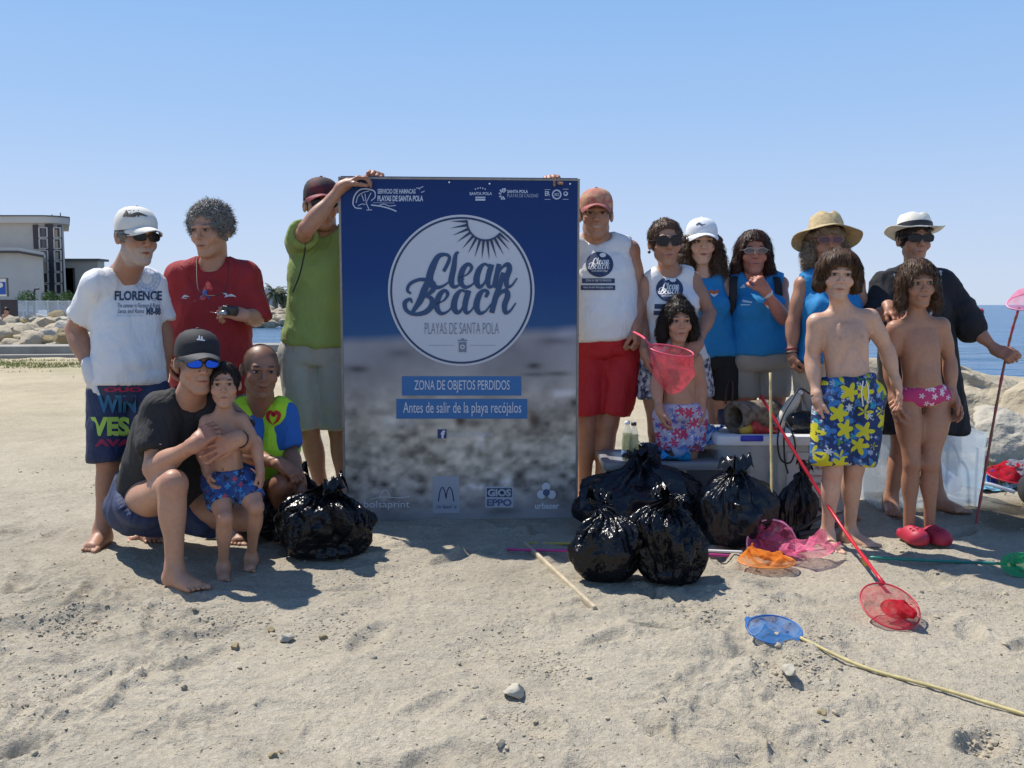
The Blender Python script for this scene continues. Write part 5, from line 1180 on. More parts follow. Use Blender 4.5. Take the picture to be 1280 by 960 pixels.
# 10 little girl with the pink net
c = build_person(dict(label='little girl with dark curls in flowered shorts behind the coral net', Y=4.70, s=.78, g=1.0, child=True, skin='mid', hs=1.16,
    head=(848, 402, -.02), look=(2, 4, 0), sh=[(829, 447, 0), (869, 447, 0)], pelvis=(850, 514, 0), bare=False,
    el=[(820, 478, -.02), (876, 480, 0)], wr=[(824, 512, -.10), (877, 512, -.03)], ht=[(830, 532, -.12), (878, 532, -.03)],
    kn=[(842, 575, -.02), (862, 575, -.02)], an=[(842, 625, 0), (862, 625, 0)], toe=(-8, 8), hairc='dark', finefeet=False))
P10 = c
def floral(name, base, cols, scale=30, cov=.42):
    if name in _M: return _M[name]
    m = mat(name, base, .8); n = m.node_tree; b = n.nodes['Principled BSDF']
    tc = n.nodes.new('ShaderNodeTexCoord'); mp = n.nodes.new('ShaderNodeVectorMath'); mp.operation = 'MULTIPLY'; mp.inputs[1].default_value = (1, .35, 1)
    n.links.new(tc.outputs['Object'], mp.inputs[0]); prev = None
    def rgb(c_): 
        r = n.nodes.new('ShaderNodeRGB'); r.outputs[0].default_value = (*c_, 1); return r.outputs[0]
    prev = rgb(base)
    for i, (col, sc_, cv, pet) in enumerate(cols):
        vo = n.nodes.new('ShaderNodeTexVoronoi'); vo.inputs['Scale'].default_value = sc_; vo.inputs['Randomness'].default_value = .8
        ad = n.nodes.new('ShaderNodeVectorMath'); ad.inputs[1].default_value = (i*3.7, i*1.3, i*5.1); n.links.new(mp.outputs[0], ad.inputs[0]); n.links.new(ad.outputs[0], vo.inputs['Vector'])
        sb = n.nodes.new('ShaderNodeVectorMath'); sb.operation = 'SUBTRACT'; sc2 = n.nodes.new('ShaderNodeVectorMath'); 
        n.links.new(ad.outputs[0], sb.inputs[0]); n.links.new(vo.outputs['Position'], sb.inputs[1])
        sp = n.nodes.new('ShaderNodeSeparateXYZ'); n.links.new(sb.outputs[0], sp.inputs[0])
        at = n.nodes.new('ShaderNodeMath'); at.operation = 'ARCTAN2'; n.links.new(sp.outputs[2], at.inputs[0]); n.links.new(sp.outputs[0], at.inputs[1])
        mu = n.nodes.new('ShaderNodeMath'); mu.operation = 'MULTIPLY'; mu.inputs[1].default_value = pet; n.links.new(at.outputs[0], mu.inputs[0])
        co = n.nodes.new('ShaderNodeMath'); co.operation = 'COSINE'; n.links.new(mu.outputs[0], co.inputs[0])
        ma = n.nodes.new('ShaderNodeMath'); ma.operation = 'MULTIPLY_ADD'; ma.inputs[1].default_value = .35*cv; ma.inputs[2].default_value = cv; n.links.new(co.outputs[0], ma.inputs[0])
        lt = n.nodes.new('ShaderNodeMath'); lt.operation = 'LESS_THAN'; n.links.new(vo.outputs['Distance'], lt.inputs[0]); n.links.new(ma.outputs[0], lt.inputs[1])
        mx = n.nodes.new('ShaderNodeMix'); mx.data_type = 'RGBA'; n.links.new(lt.outputs[0], mx.inputs[0]); n.links.new(prev, mx.inputs[6]); n.links.new(rgb(col), mx.inputs[7]); prev = mx.outputs[2]
    n.links.new(prev, b.inputs['Base Color']); return m
bottom_garment(c, floral('red and blue flowered cloth', (.46, .42, .54), [((.10, .12, .42), 26, .34, 6), ((.55, .05, .12), 17, .42, 6), ((.62, .66, .75), 34, .22, 5)]), 'shorts', waist=.16, frac=.55, thick=.013, leg_w=.024, seed=8, amp=.004)
hair(c, 'dark', n=1300, length=.06, vol=.008, front=.066, curl=.007, seed=6, droop=.5, masses=[((.07, -.03, .0), (.088, -.01, -.085), .04, .036), ((-.07, -.03, .0), (-.088, -.01, -.085), .04, .036), ((0, -.02, .105), (0.005, -.02, .122), .030, .028)], bumps=.012)

# 11 curly haired woman with the visor
c = build_person(dict(label='woman with long dark curls, white visor and blue vest top', Y=5.20, s=.98, g=.98, fem=True, skin='fair', hs=1.06,
    head=(877, 304, -.02), look=(-3, 4, 0), sh=[(856, 350, 0), (904, 350, 0)], pelvis=(884, 446, 0),
    el=[(858, 402, .02), (911, 402, 0)], wr=[(858, 446, 0), (913, 452, -.02)], ht=[(860, 470, 0), (914, 480, -.02)], hand=({}, {'curl': .8}),
    kn=[(884, 535, 0), (906, 535, 0)], an=[(884, 620, 0), (904, 620, 0)], toe=(-5, 5), hairc='dark', lip=(.38, .06, .06), finefeet=False))
P11 = c
blue = mat('bright blue cotton', (.012, .22, .50), .8, bump=.0012, noise=.04, wrinkle=.018)
top_garment(c, blue, 'tank_top', hem=.02, tank=True, thick=.012, flare=.015, neck=(.072, .06), seed=15, amp=.007, armcut=.056)
bottom_garment(c, mat('black cloth', (.015, .015, .017), .85, bump=.001), 'shorts', waist=.12, frac=.42, thick=.012, leg_w=.022, seed=7)
hair(c, 'curlybrown', n=3400, length=.085, vol=.004, front=.058, curl=.011, seed=16, droop=.5, zmax=.015, cutz=.034, wild=.15, lift=.25, masses=[((.068, -.04, -.0), (.100, -.0, -.20), .036, .050), ((-.068, -.04, -.0), (-.09, -.02, -.17), .036, .044)], bumps=.024)
cap_hat(c, mat('visor white', (.74, .75, .76), .7), brim=.068, name='visor', wd=.088)
print_on(c, 'visor', [stroke([(870, 281), (874, 279), (878, 281), (882, 280)], [1, 2.5, 1.5, 1])], navy, 'print')

# 12 woman with hand on chin
c = build_person(dict(label='woman in pale glasses and blue vest top with a fist at her chin', Y=5.22, s=.98, g=1.1, fem=True, skin='red', hs=1.06, bust=1.1, belly=.02,
    head=(942, 317, -.02), look=(-8, 0, 0), sh=[(914, 354, 0), (975, 352, 0)], pelvis=(948, 446, 0),
    el=[(906, 404, .02), (979, 398, -.18)], wr=[(908, 446, 0), (957, 364, -.24)], ht=[(910, 474, 0), (943, 342, -.26)], hand=({}, {'pn': (-.5, .8, .1), 'curl': .95, 'side': 1}),
    kn=[(930, 535, 0), (964, 535, 0)], an=[(930, 620, 0), (964, 620, 0)], toe=(-5, 5), hairc='auburn', lip=(.45, .15, .14), finefeet=False))
P12 = c
top_garment(c, blue, 'tank_top', hem=.06, tank=True, thick=.012, flare=.02, neck=(.078, .078), seed=17, amp=.009, armcut=.056)
bottom_garment(c, mat('beige cloth', (.36, .33, .29), .9, bump=.001, wrinkle=.018), 'shorts', waist=.14, frac=.38, thick=.016, leg_w=.030, seed=7)
hair(c, 'auburn', n=1600, length=.070, vol=.006, front=.078, fringe=.06, curl=.003, seed=8, droop=.6, wild=.06, lift=.1, masses=[((.062, -.03, .02), (.086, .0, -.085), .036, .034), ((-.062, -.03, .02), (-.082, .0, -.085), .036, .034)], bumps=.012)
glasses(c, mat('clear lens', (.13, .09, .08), .15, spec=.4), mat('pale frames', (.5, .45, .4), .3), thin=True, h=.014)
mb = MB(); D = nrm(c['wr'][1]-c['el'][1]); bx, by, bz = _basis(D); mb.lathe([(.030, -.009), (.032, 0), (.030, .009), (.027, .009), (.027, -.009), (.030, -.009)], c['wr'][1]-D*.02, 20, frame_rot(bx, by, bz)); mb.build('wristband', mat('pale plastic', (.6, .58, .55), .4), c['root'])

# 13 woman with the straw hat
c = build_person(dict(label='woman in a wide straw hat and blue vest top behind the boy', Y=4.88, s=.97, g=1.05, fem=True, skin='tan', hs=1.05,
    head=(1033, 304, 0), look=(-6, 0, 0), sh=[(1004, 352, 0), (1070, 350, 0)], pelvis=(1034, 455, 0),
    el=[(991, 404, -.02), (1080, 404, 0)], wr=[(990, 442, -.06), (1078, 446, 0)], ht=[(994, 474, -.08), (1078, 474, 0)], hand=({'curl': .8}, {}),
    kn=[(1022, 545, 0), (1050, 545, 0)], an=[(1024, 620, 0), (1050, 620, 0)], toe=(-5, 5), hairc='ash', finefeet=False, lip=(.40, .17, .14)))
P13 = c
top_garment(c, blue, 'tank_top', hem=.05, tank=True, thick=.012, flare=.02, neck=(.078, .075), seed=18, amp=.009, armcut=.056)
bottom_garment(c, mat('sand cloth', (.42, .38, .31), .9, bump=.001, wrinkle=.018), 'shorts', waist=.14, frac=.7, thick=.016, leg_w=.030, seed=7)
hair(c, 'ash', n=900, length=.08, vol=.003, front=.05, zmax=.035, cutz=.07, curl=.010, seed=9, droop=.6, masses=[((.06, -.03, 0), (.085, .0, -.08), .04, .035), ((-.06, -.03, 0), (-.088, .0, -.08), .04, .035)], bumps=.02)
straw = mat('natural straw', (.50, .38, .20), .85, noise=.30, nscale=60, bump=.002, bscale=140)
brim_hat(c, straw, rb=.185, crown=.098, rc_=.093, droop=.03, pinch=.02, up=-.014, lift=.055, tilt=20)
glasses(c, mat('rosy lens', (.09, .04, .045), .15, spec=.4), mat('pink frames', (.45, .18, .2), .3), thin=True, w=.029, h=.018)
for dz, col in ((0, (.02, .012, .012)), (.022, (.25, .03, .05))):
    mb = MB(); D = nrm(c['wr'][0]-c['el'][0]); bx, by, bz = _basis(D); mb.lathe([(.031, -.005), (.034, 0), (.031, .005), (.028, 0), (.031, -.005)], c['wr'][0]-D*(dz), 20, frame_rot(bx, by, bz)); mb.build('bracelet', mat('bracelet %.2f' % col[0], col, .5), c['root'])

# 14 tall boy in flowered shorts
c = build_person(dict(label='boy with brown bowl cut hair in blue and yellow flowered swim shorts', Y=4.18, s=.84, g=1.10, child=True, skin='fair', hs=1.14, bare=True,
    head=(1048, 345, -.03), look=(-12, 4, 3), sh=[(1021, 400, 0), (1087, 394, .02)], pelvis=(1060, 488, 0),
    el=[(1015, 448, .02), (1108, 436, .04)], wr=[(1021, 495, -.05), (1120, 478, .02)], ht=[(1024, 530, -.06), (1124, 504, .03)], hand=({'curl': .35}, {}),
    kn=[(1041, 588, -.05), (1068, 586, .0)], an=[(1034, 664, -.02), (1062, 655, .08)], toe=(0, 38), hairc='brown', leg=1.08, arm=1.06))
P14 = c
bottom_garment(c, floral('blue yellow flowered cloth', (.015, .035, .12), [((.04, .17, .42), 14, .34, 3), ((.52, .56, .58), 15, .24, 7), ((.04, .12, .34), 30, .26, 3), ((.02, .30, .42), 15, .20, 3), ((.45, .50, .55), 28, .16, 4), ((.08, .22, .03), 15, .20, 3), ((.60, .54, .02), 10.5, .37, 5), ((.03, .04, .03), 9.5, .09, 3)]), 'swim_shorts', waist=.20, frac=.76, thick=.018, leg_w=.034, seed=8, amp=.010)
print_on(c, 'swim_shorts', [stroke([(1079, 476), (1077, 490), (1079, 508)], 1.6), stroke([(1083, 476), (1086, 490), (1084, 504)], 1.6)], whp, 'drawstring')
hair(c, 'brown', n=1700, length=.075, vol=.012, front=.050, seed=10, droop=.75, masses=[((.062, -.01, .03), (.080, .01, -.045), .040, .032), ((-.062, -.01, .03), (-.080, .01, -.045), .040, .032), ((-.04, .06, .075), (.04, .068, .065), .030, .030)], bumps=.010)
mb = MB(); D = nrm(c['wr'][0]-c['el'][0]); bx, by, bz = _basis(D); mb.lathe([(.025, -.004), (.028, 0), (.025, .004), (.022, 0), (.025, -.004)], c['wr'][0]-D*.0, 20, frame_rot(bx, by, bz)); mb.build('bracelet', mat('black cord'), c['root'])

# 15 child with the pink clogs
c = build_person(dict(label='child with brown hair in pink swim bottoms and red clogs', Y=4.32, s=.82, g=1.0, child=True, skin='tan', hs=1.14, squint=.5, nofeet=True,
    head=(1147, 356, -.02), look=(-4, 2, -3), sh=[(1119, 408, 0), (1176, 404, 0)], pelvis=(1153, 492, 0),
    el=[(1112, 455, .02), (1187, 452, .02)], wr=[(1117, 500, -.02), (1190, 494, -.02)], ht=[(1121, 528, -.03), (1200, 515, -.04)],
    kn=[(1140, 580, -.03), (1163, 580, -.03)], an=[(1136, 652, .0), (1162, 652, 0)], toe=(5, 12), hairc='brown', leg=1.0, smile=.7, lip=(.35, .13, .10)))
P15 = c
bottom_garment(c, floral('pink flowered cloth', (.50, .04, .16), [((.70, .60, .64), 24, .30, 5)]), 'swim_bottoms', waist=.13, frac=.0, thick=.006, leg_w=-.02, seed=8, amp=.001)
hair(c, 'brown', n=1500, length=.075, vol=.010, front=.060, seed=11, droop=.7, curl=.003, masses=[((.062, -.01, .02), (.080, .01, -.085), .038, .032), ((-.062, -.01, .02), (-.080, .01, -.085), .038, .032)], bumps=.012)
clog = mat('red foam rubber', (.42, .02, .05), .55, bump=.0005)
for i in (0, 1):
    an_ = c['an'][i]; ty = (5, 12)[i]; D = nrm(A(math.sin(R(ty)), -math.cos(R(ty)), 0)); W = nrm(np.cross(D, A(0, 0, 1))); fq = lambda x, y, z: A(an_[0], an_[1], 0)+D*y+W*x+A(0, 0, z)
    f = Field(); f.cap(fq(0, -.03, .024), fq(0, .085, .024), .036, .043, .03, flat=.85, fv=W); f.cap(fq(0, .02, .048), fq(0, .10, .034), .036, .037, .03); f.ell(fq(0, -.02, .085), (.040, .045, .055), frame_rot(W, D, A(0, 0, 1)), .01, cut=True)
    for hx in (-.022, 0, .022):
        for hy in (.062, .088): f.ell(fq(hx, hy, .072), (.007, .007, .022), None, .003, cut=True)
    V, Fc = f.build(h=.0055, zmin=.004); me = mesh(V, Fc); sh_o = link(me, 'clog', clog, c['root'])
    mb = MB(); outl = []
    for k in range(24):
        a = 2*math.pi*k/24; outl.append((.042*math.cos(a)*(1.08 if math.sin(a) > 0 else .9), .030+.101*math.sin(a)))
    V = [fq(x, y, .002) for x, y in outl]+[fq(x, y, .018) for x, y in outl]; mb.add(V, [tuple(range(24))[::-1], tuple(range(24, 48))]+[(k, (k+1) % 24, 24+(k+1) % 24, 24+k) for k in range(24)])
    mb.build('sole', mat('brown sole', (.16, .09, .05), .7), sh_o)

# 16 woman in black tunic
c = build_person(dict(label='woman in a black tunic and white sun hat with a black band', Y=4.92, s=.98, g=1.05, fem=True, skin='tan', hs=1.04,
    head=(1143, 301, -.02), look=(-3, 2, 0), sh=[(1110, 352, 0), (1177, 352, 0)], pelvis=(1146, 455, 0),
    el=[(1096, 398, -.10), (1214, 408, -.06)], wr=[(1111, 382, -.42), (1246, 438, -.16)], ht=[(1128, 400, -.52), (1262, 444, -.22)], hand=({'pn': (-.1, .6, -1), 'curl': .25, 'side': -1}, {'pn': (.1, .9, -.2), 'curl': .85, 'side': 1}),
    kn=[(1128, 560, -.03), (1160, 560, 0)], an=[(1113, 630, .0), (1172, 628, 0)], toe=(-15, 35), hairc='dark', lip=(.42, .17, .14), leg=1.08))
P16 = c
blk = mat('black crinkled cotton', (.012, .013, .017), .9, bump=.003, bscale=50, wrinkle=.018)
f = Field(); sp, S, Fv, s, g, TL = c['spine'], c['S'], c['Fv'], c['s'], c['g'], c['TL']
st = [(P(1151, 545, 4.90), .235, .17), (P(1149, 500, 4.90), .215, .16), (P(1147, 455, 4.90), .195, .145), (P(1145, 400, 4.91), .178, .130), (P(1144, 372, 4.92), .160, .12), (P(1144, 350, 4.93), .10, .07)]
f.loft(st, S, Fv, .035, 2.3, .03)
for e in (-1, 1): f.ell(c['pe']+sp*TL*.68+S*e*.066+Fv*.10, (.055, .042, .055), None, .045)
for sh_ in (c['sa'], c['sb']): f.cap(c['nb']-sp*.03, sh_, .055, .058, .03); f.cap(c['nb']+sp*.01, c['nb']*.4+sh_*.6, .05, .052, .03)
for sh_, e_, fr in ((c['sa'], c['el'][0], 1.0), (c['sb'], c['el'][1], 1.0)): end = sh_+(e_-sh_)*fr; f.cap(sh_, end, .068, .066, .03); f.cap(end-nrm(e_-sh_)*.02, end, .070, .070, .01)
f.plane(P(1151, 537, 4.9), (0, 0, -1))
f.ell(c['nb']+sp*.02+Fv*.055, (.058, .085, .105), frame_rot(S, Fv, sp), .006, cut=True); f.cap(c['nb'], c['nb']+sp*.2, .052, .062, .01, cut=True)
finish(c, f, 'tunic', blk, .014, (9, 9, 2.5), 21)
print_on(c, 'tunic', [stroke([(1176, 338), (1174, 360), (1168, 384), (1160, 396)], 4.0), stroke([(1118, 342), (1121, 362), (1128, 385), (1138, 396)], 3.0)], mat('white lace trim', (.55, .55, .55), .8, col2=(.03, .03, .03), nscale=90), 'trim')
brim_hat(c, mat('white straw', (.74, .70, .60), .85, noise=.06, nscale=60, bump=.0015, bscale=140), mat('black ribbon', (.012, .012, .014), .6), rb=.152, crown=.088, rc_=.089, droop=.012, pinch=.012, up=.022, lift=.052, name='sun_hat', wav=.008, tilt=12)
glasses(c, LENS, w=.030, h=.019, sq=3.4)
hair(c, 'dark', n=500, length=.03, vol=.001, low=-.055, droop=.8, zmax=.04, cutz=.075)

# 3 crouching man in black
c = build_person(dict(label='crouching man in black t-shirt, black cap and blue mirrored sunglasses', Y=3.95, s=.97, g=1.08, belly=.02, skin='mid', hs=1.10, neck=1.1,
    head=(247, 455, -.14), look=(32, 3, 2), sh=[(203, 510, -.08), (262, 506, 0)], pelvis=(192, 628, .16), front=(.6, -.8, 0), hipdir=(.85, .45, 0),
    el=[(192, 586, -.20), (315, 556, -.02)], wr=[(243, 556, -.32), (297, 548, -.24)], ht=[(262, 540, -.30), (262, 562, -.30)],
    hand=({'pn': (.2, .8, -.3), 'curl': .7, 'side': 1}, {'pn': (0, 1, 0), 'curl': .18, 'side': 1, 'spread': .3}),
    kn=[(217, 605, -.32), (306, 648, .02)], an=[(218, 712, -.32), (196, 655, .42)], toe=(58, -60), plant=(1, 0), toeup=(0, 0), arm=1.16, leg=1.08, hairc='dark', buzz=1.0, beard=(.25, (.2, .13, .1)), base=(-1.35, 3.9, 0)))
P3 = c
bt = mat('black cotton', (.022, .021, .021), .85, bump=.0015, bscale=55, noise=.08, wrinkle=.018)
top_garment(c, bt, hem=.10, sleeve=.55, thick=.014, flare=.004, seed=22, amp=.010, sl_r=.024)
for i, (sh_, e_) in enumerate(((c['sa'], c['el'][0]), (c['sb'], c['el'][1]))):
    end = sh_+(e_-sh_)*.50; bx, by, bz = _basis(e_-sh_); mb = MB(); r_ = .046*c['ar']+.026
    mb.lathe([(r_-.012, .030), (r_+.003, .028), (r_+.004, .044), (r_-.004, .047), (r_-.012, .044)], end, 28, frame_rot(bx, by, bz)); mb.build('sleeve_trim', mat('grey trim', (.50, .50, .50), .8), c['t_shirt'][2])
bottom_garment(c, mat('navy swim cloth', (.038, .052, .11), .8, noise=.10, nscale=9, bump=.001, wrinkle=.018), 'shorts', waist=.20, frac=(.70, .50), thick=.016, leg_w=.040, groove=False, seed=24, amp=.012)
cap_hat(c, mat('black sport cloth', (.018, .018, .020), .8, bump=.001, bscale=80), mat('charcoal peak', (.05, .05, .055), .75), brim=.085)
print_on(c, 'cap', [(np.array([(245, 424), (248.5, 418.5), (252.5, 422.5), (256, 427)]), [(0, 1, 2, 3)]) if False else stroke([(249, 419.5), (249, 423.5)], [1, 2.5]), stroke([(252, 420.5), (252.5, 424)], [2, 2]), stroke([(246, 424), (256, 425.5)], [1.5, 1.5])], whp, 'cap_print', .003)
glasses(c, mat('blue mirror lens', (.01, .10, .85), .15, metal=.75), w=.028, h=.017)
mb = MB(); D = nrm(c['wr'][1]-c['el'][1]); bx, by, bz = _basis(D); mb.lathe([(.036, -.010), (.039, 0), (.036, .010), (.030, .010), (.030, -.010), (.036, -.010)], c['wr'][1]-D*.03, 20, frame_rot(bx, by, bz)); mb.build('wristwatch', mat('black rubber', (.012, .012, .012), .4), c['root'])

# 4 toddler
c = build_person(dict(label='toddler in blue patterned swim trunks leaning on the crouching man', Y=3.82, s=.60, g=.98, child=True, skin='mid', hs=1.34, bare=True, neck=1.05,
    head=(280, 482, -.02), look=(16, -2, 0), sh=[(259, 525, 0), (301, 523, 0)], pelvis=(285, 596, 0), belly=.01,
    el=[(251, 560, -.02), (320, 556, 0)], wr=[(258, 588, -.06), (325, 586, -.03)], ht=[(264, 606, -.08), (328, 604, -.04)],
    kn=[(281, 648, -.14), (320, 634, -.10)], an=[(279, 706, -.06), (314, 694, .05)], toe=(18, 10), hairc='dark', leg=1.12, arm=1.02))
P4 = c
bottom_garment(c, floral('blue patterned swim cloth', (.03, .07, .22), [((.05, .25, .50), 30, .3, 4), ((.02, .02, .06), 26, .3, 3), ((.4, .06, .08), 18, .16, 4)]), 'swim_trunks', waist=.14, frac=.42, thick=.011, leg_w=.018, seed=8, amp=.003)
hair(c, 'dark', n=1000, length=.022, vol=.003, front=.075, low=-.05, droop=.3, seed=13)

# 5 man in the hi-vis vest
c = build_person(dict(label='balding man squatting in a yellow hi-vis vest over a blue t-shirt', Y=4.48, s=1.0, g=1.08, skin='deep', hs=1.10, neck=1.12, smile=.7,
    head=(326, 463, -.14), look=(24, 8, 3), sh=[(300, 518, 0), (352, 516, 0)], pelvis=(318, 620, .14), front=(.2, -1, 0),
    el=[(308, 568, -.16), (362, 565, -.02)], wr=[(350, 580, -.34), (374, 598, -.22)], ht=[(378, 598, -.36), (384, 625, -.24)],
    hand=({'pn': (-.1, .3, -1), 'curl': .6, 'side': 1}, {'curl': .5}), kn=[(308, 600, -.34), (352, 606, -.32)], an=[(300, 664, -.12), (350, 664, -.10)], toe=(15, 15), hairc='dark', buzz=.5, beard=(.12, (.1, .06, .04))))
P5 = c
top_garment(c, mat('blue cotton', (.03, .14, .46), .85, bump=.0012, wrinkle=.018), hem=-.05, sleeve=.62, thick=.014, flare=.01, seed=31, sl_r=.024)
bottom_garment(c, mat('white trouser cloth', (.62, .62, .64), .85, bump=.001, wrinkle=.018), 'shorts', waist=.12, frac=(.7, .74), thick=.016, leg_w=.030, groove=False, seed=32)
f = Field(); sp, S, Fv, s, g, TL = c['spine'], c['S'], c['Fv'], c['s'], c['g'], c['TL']
st = [(p, a+.026, b+.026) for p, a, b in c['st'] if (p-c['pe'])@sp/TL > .2]; f.loft(st, S, Fv, .03, 2.3, .03)
for sh_ in (c['sa'], c['sb']): f.cap(c['nb']-sp*.02, c['nb']*.2+sh_*.8, .066, .082, .03)
for sh_, e in ((c['sa'], -1), (c['sb'], 1)): f.ell(sh_+S*e*.085-sp*.05, (.055, .17, .12), frame_rot(S, Fv, sp), .01, cut=True)
fp = c['nb']+Fv*.10; f.cap(fp+sp*.06, fp-sp*.50+Fv*.07, .060, .032, .01, cut=True); f.cap(c['nb'], c['nb']+sp*.2, .066, .07, .01, cut=True)
f.plane(c['pe']+sp*TL*.22, -sp)
hv = mat('hi-vis yellow cloth', (.48, .82, .03), .8, noise=.05, bump=.001, wrinkle=.018)
finish(c, f, 'hi_vis_vest', hv, .008, (9, 9, 3), 33)
print_on(c, 'hi_vis_vest', [stroke([(341, 531), (335, 524), (335, 517), (339, 515), (342, 519), (345, 515), (349, 518), (347, 525), (341, 531)], [.5, 4, 5, 4, 5, 4, 5, 4, .5], 5)], mat('red badge', (.5, .02, .02), .7), 'badge')

# prints on the tank tops
CB = {}
def clean_beach(cx, cy, sx, sy=None):
    """the script lettering of the poster; unit box centred on (cx, cy), photo pixels"""
    sy = sy or sx
    L = [([(497,515),(515,480),(524,450),(505,437),(472,446),(447,492),(432,545),(445,580),(475,588),(510,572),(538,540)], [16,17,15,15,24,32,34,28,16,9,6]),
         ([(553,566),(572,510),(580,462),(566,424),(552,440),(543,500),(532,560),(545,586),(572,574),(590,548)][3:], [8,18,26,28,18,8,6]),
         ([(568,545),(606,528),(626,498),(610,481),(586,505),(574,556),(594,587),(628,576),(652,545)], [6,8,16,16,26,28,18,9,6]),
         ([(708,492),(684,481),(660,508),(648,556),(662,586),(686,566),(708,505)], [12,12,26,30,20,10,8]),
         ([(718,482),(702,545),(706,585),(728,578),(748,548)], [26,26,18,9,6]),
         ([(752,480),(742,530),(728,590)], [22,24,22]), ([(734,556),(764,500),(792,483),(800,505),(786,548),(790,584),(812,578),(836,545)], [6,10,22,26,26,20,10,6]),
         ([(428,560),(408,600),(388,650),(352,704)], [30,32,30,16]), ([(346,618),(330,600),(345,570),(390,552),(440,562),(452,590),(428,618),(396,628)], [10,14,16,16,22,26,18,6]),
         ([(396,628),(436,636),(444,668),(414,702),(362,712),(326,694),(318,660),(342,642),(352,660)], [6,20,28,24,16,18,22,14,8]),
         ([(458,665),(496,650),(516,620),(500,603),(476,628),(464,676),(484,708),(518,698),(542,666)], [6,8,16,16,26,28,18,9,6]),
         ([(602,612),(578,602),(554,630),(544,676),(558,704),(582,686),(602,625)], [12,12,26,30,20,10,8]), ([(612,602),(596,664),(600,704),(622,697),(642,666)], [26,26,18,9,6]),
         ([(690,634),(700,612),(682,602),(660,626),(648,674),(662,706),(690,698),(716,664)], [14,18,14,26,30,20,9,6]),
         ([(772,520),(752,590),(735,640),(718,706)], [20,26,26,24]), ([(724,676),(754,622),(782,603),(792,626),(778,670),(782,704),(804,696),(830,660)], [6,10,22,26,26,20,10,6])]
    out = []
    for pts, wd in L:
        pts = np.array(pts, float); pts = (pts-A(576, 568))/520; wd = np.array(wd)/520
        v, f = stroke(pts, wd, 7); out.append((v*A(sx, sy)+A(cx, cy), f))
    return out
for cc, cx, cy, rx in ((P8, 749.5, 330.5, 17.2), (P9, 837.0, 361.5, 17.0)):
    print_on(cc, 'tank_top', [disc2(cx, cy, rx, rx*.92)], navy, 'logo')
    print_on(cc, 'tank_top', clean_beach(cx-.5, cy-1, rx*1.55, rx*1.5)+[text_box('PLAYAS DE SANTA POLA', cx-10, cy+9.5, cx+10, cy+7, .0), disc2(cx+4, cy-11.5, 4, 2.8)], whp, 'lettering').data.transform(Matrix.Translation((0, -.0025, .001)))
print_on(P8, 'tank_top', [quad2(727.5, 348, 768.5, 354), quad2(726, 356.5, 769, 362.5)], navy, 'logo_panel')
print_on(P8, 'tank_top', [text_box('ZONA DE OBJETOS PERDIDOS', 732, 352.8, 764, 349.4, .0), text_box('Antes de salir de la playa recójalos', 729, 361.4, 766, 357.8, .0)], whp, 'lettering').data.transform(Matrix.Translation((0, -.003, .001)))
print_on(P9, 'tank_top', [quad2(818, 380, 858, 386), quad2(817, 388.5, 859, 394)], navy, 'logo_panel')
fox = mat('orange badge', (.60, .14, .02), .7)
for cc, x, y in ((P11, 892, 366), (P12, 961, 381)):
    print_on(cc, 'tank_top', [stroke([(x-5, y-3), (x, y+1), (x+6, y-3)], [3, 6, 3])], fox, 'badge')
    b_ = print_on(cc, 'tank_top', [stroke([(x-4, y+1), (x+.5, y+3.5), (x+5, y+1)], [1, 3.4, 1])], whp, 'badge'); b_ and b_.data.transform(Matrix.Translation((0, -.002, .001)))
b_ = print_on(P12, 'tank_top', [stroke([(925, 360), (931, 357)], [1, 5]), stroke([(928, 376), (940, 378)], [3, 2]), stroke([(926, 381), (938, 381)], [2, 1])], mat('pale blue print', (.45, .65, .75), .8), 'print')
# ---------------------------------------------------------------- poster board
g0, g1 = G(433, 655), G(720.5, 650.5); gz = -.004
U_ = nrm(g1-g0); U_[2] = 0; U_ = nrm(U_); Nb = A(U_[1], -U_[0], 0); BW = np.linalg.norm((g1-g0)[:2])
def on_board(px, py, push=0.0):
    """photo point -> (u, v) on the board's front face"""
    d = ray(px, py); o = A(0, 0, CAM_H)-g0; t = (push-(o@Nb))/(d@Nb); p = o+d*t; return p@U_, p[2]
BH = on_board(428, 221)[1]
board = empty('poster_board', g0+U_*BW/2, 'large blue and sand coloured Clean Beach poster board standing upright on the sand', 'poster board')
def bpt(u, v, w_): return g0+U_*u+A(0, 0, 1)*v+Nb*w_
def bbox(mb, u0, v0, u1, v1, w0, w1): mb.box(bpt((u0+u1)/2, (v0+v1)/2, (w0+w1)/2), (u1-u0, abs(w1-w0), v1-v0), frame_rot(U_, Nb, A(0, 0, 1))); return mb
u00, u01 = on_board(428, 300)[0], on_board(720, 300)[0]; BU0, BU1 = -.012, BW+.006
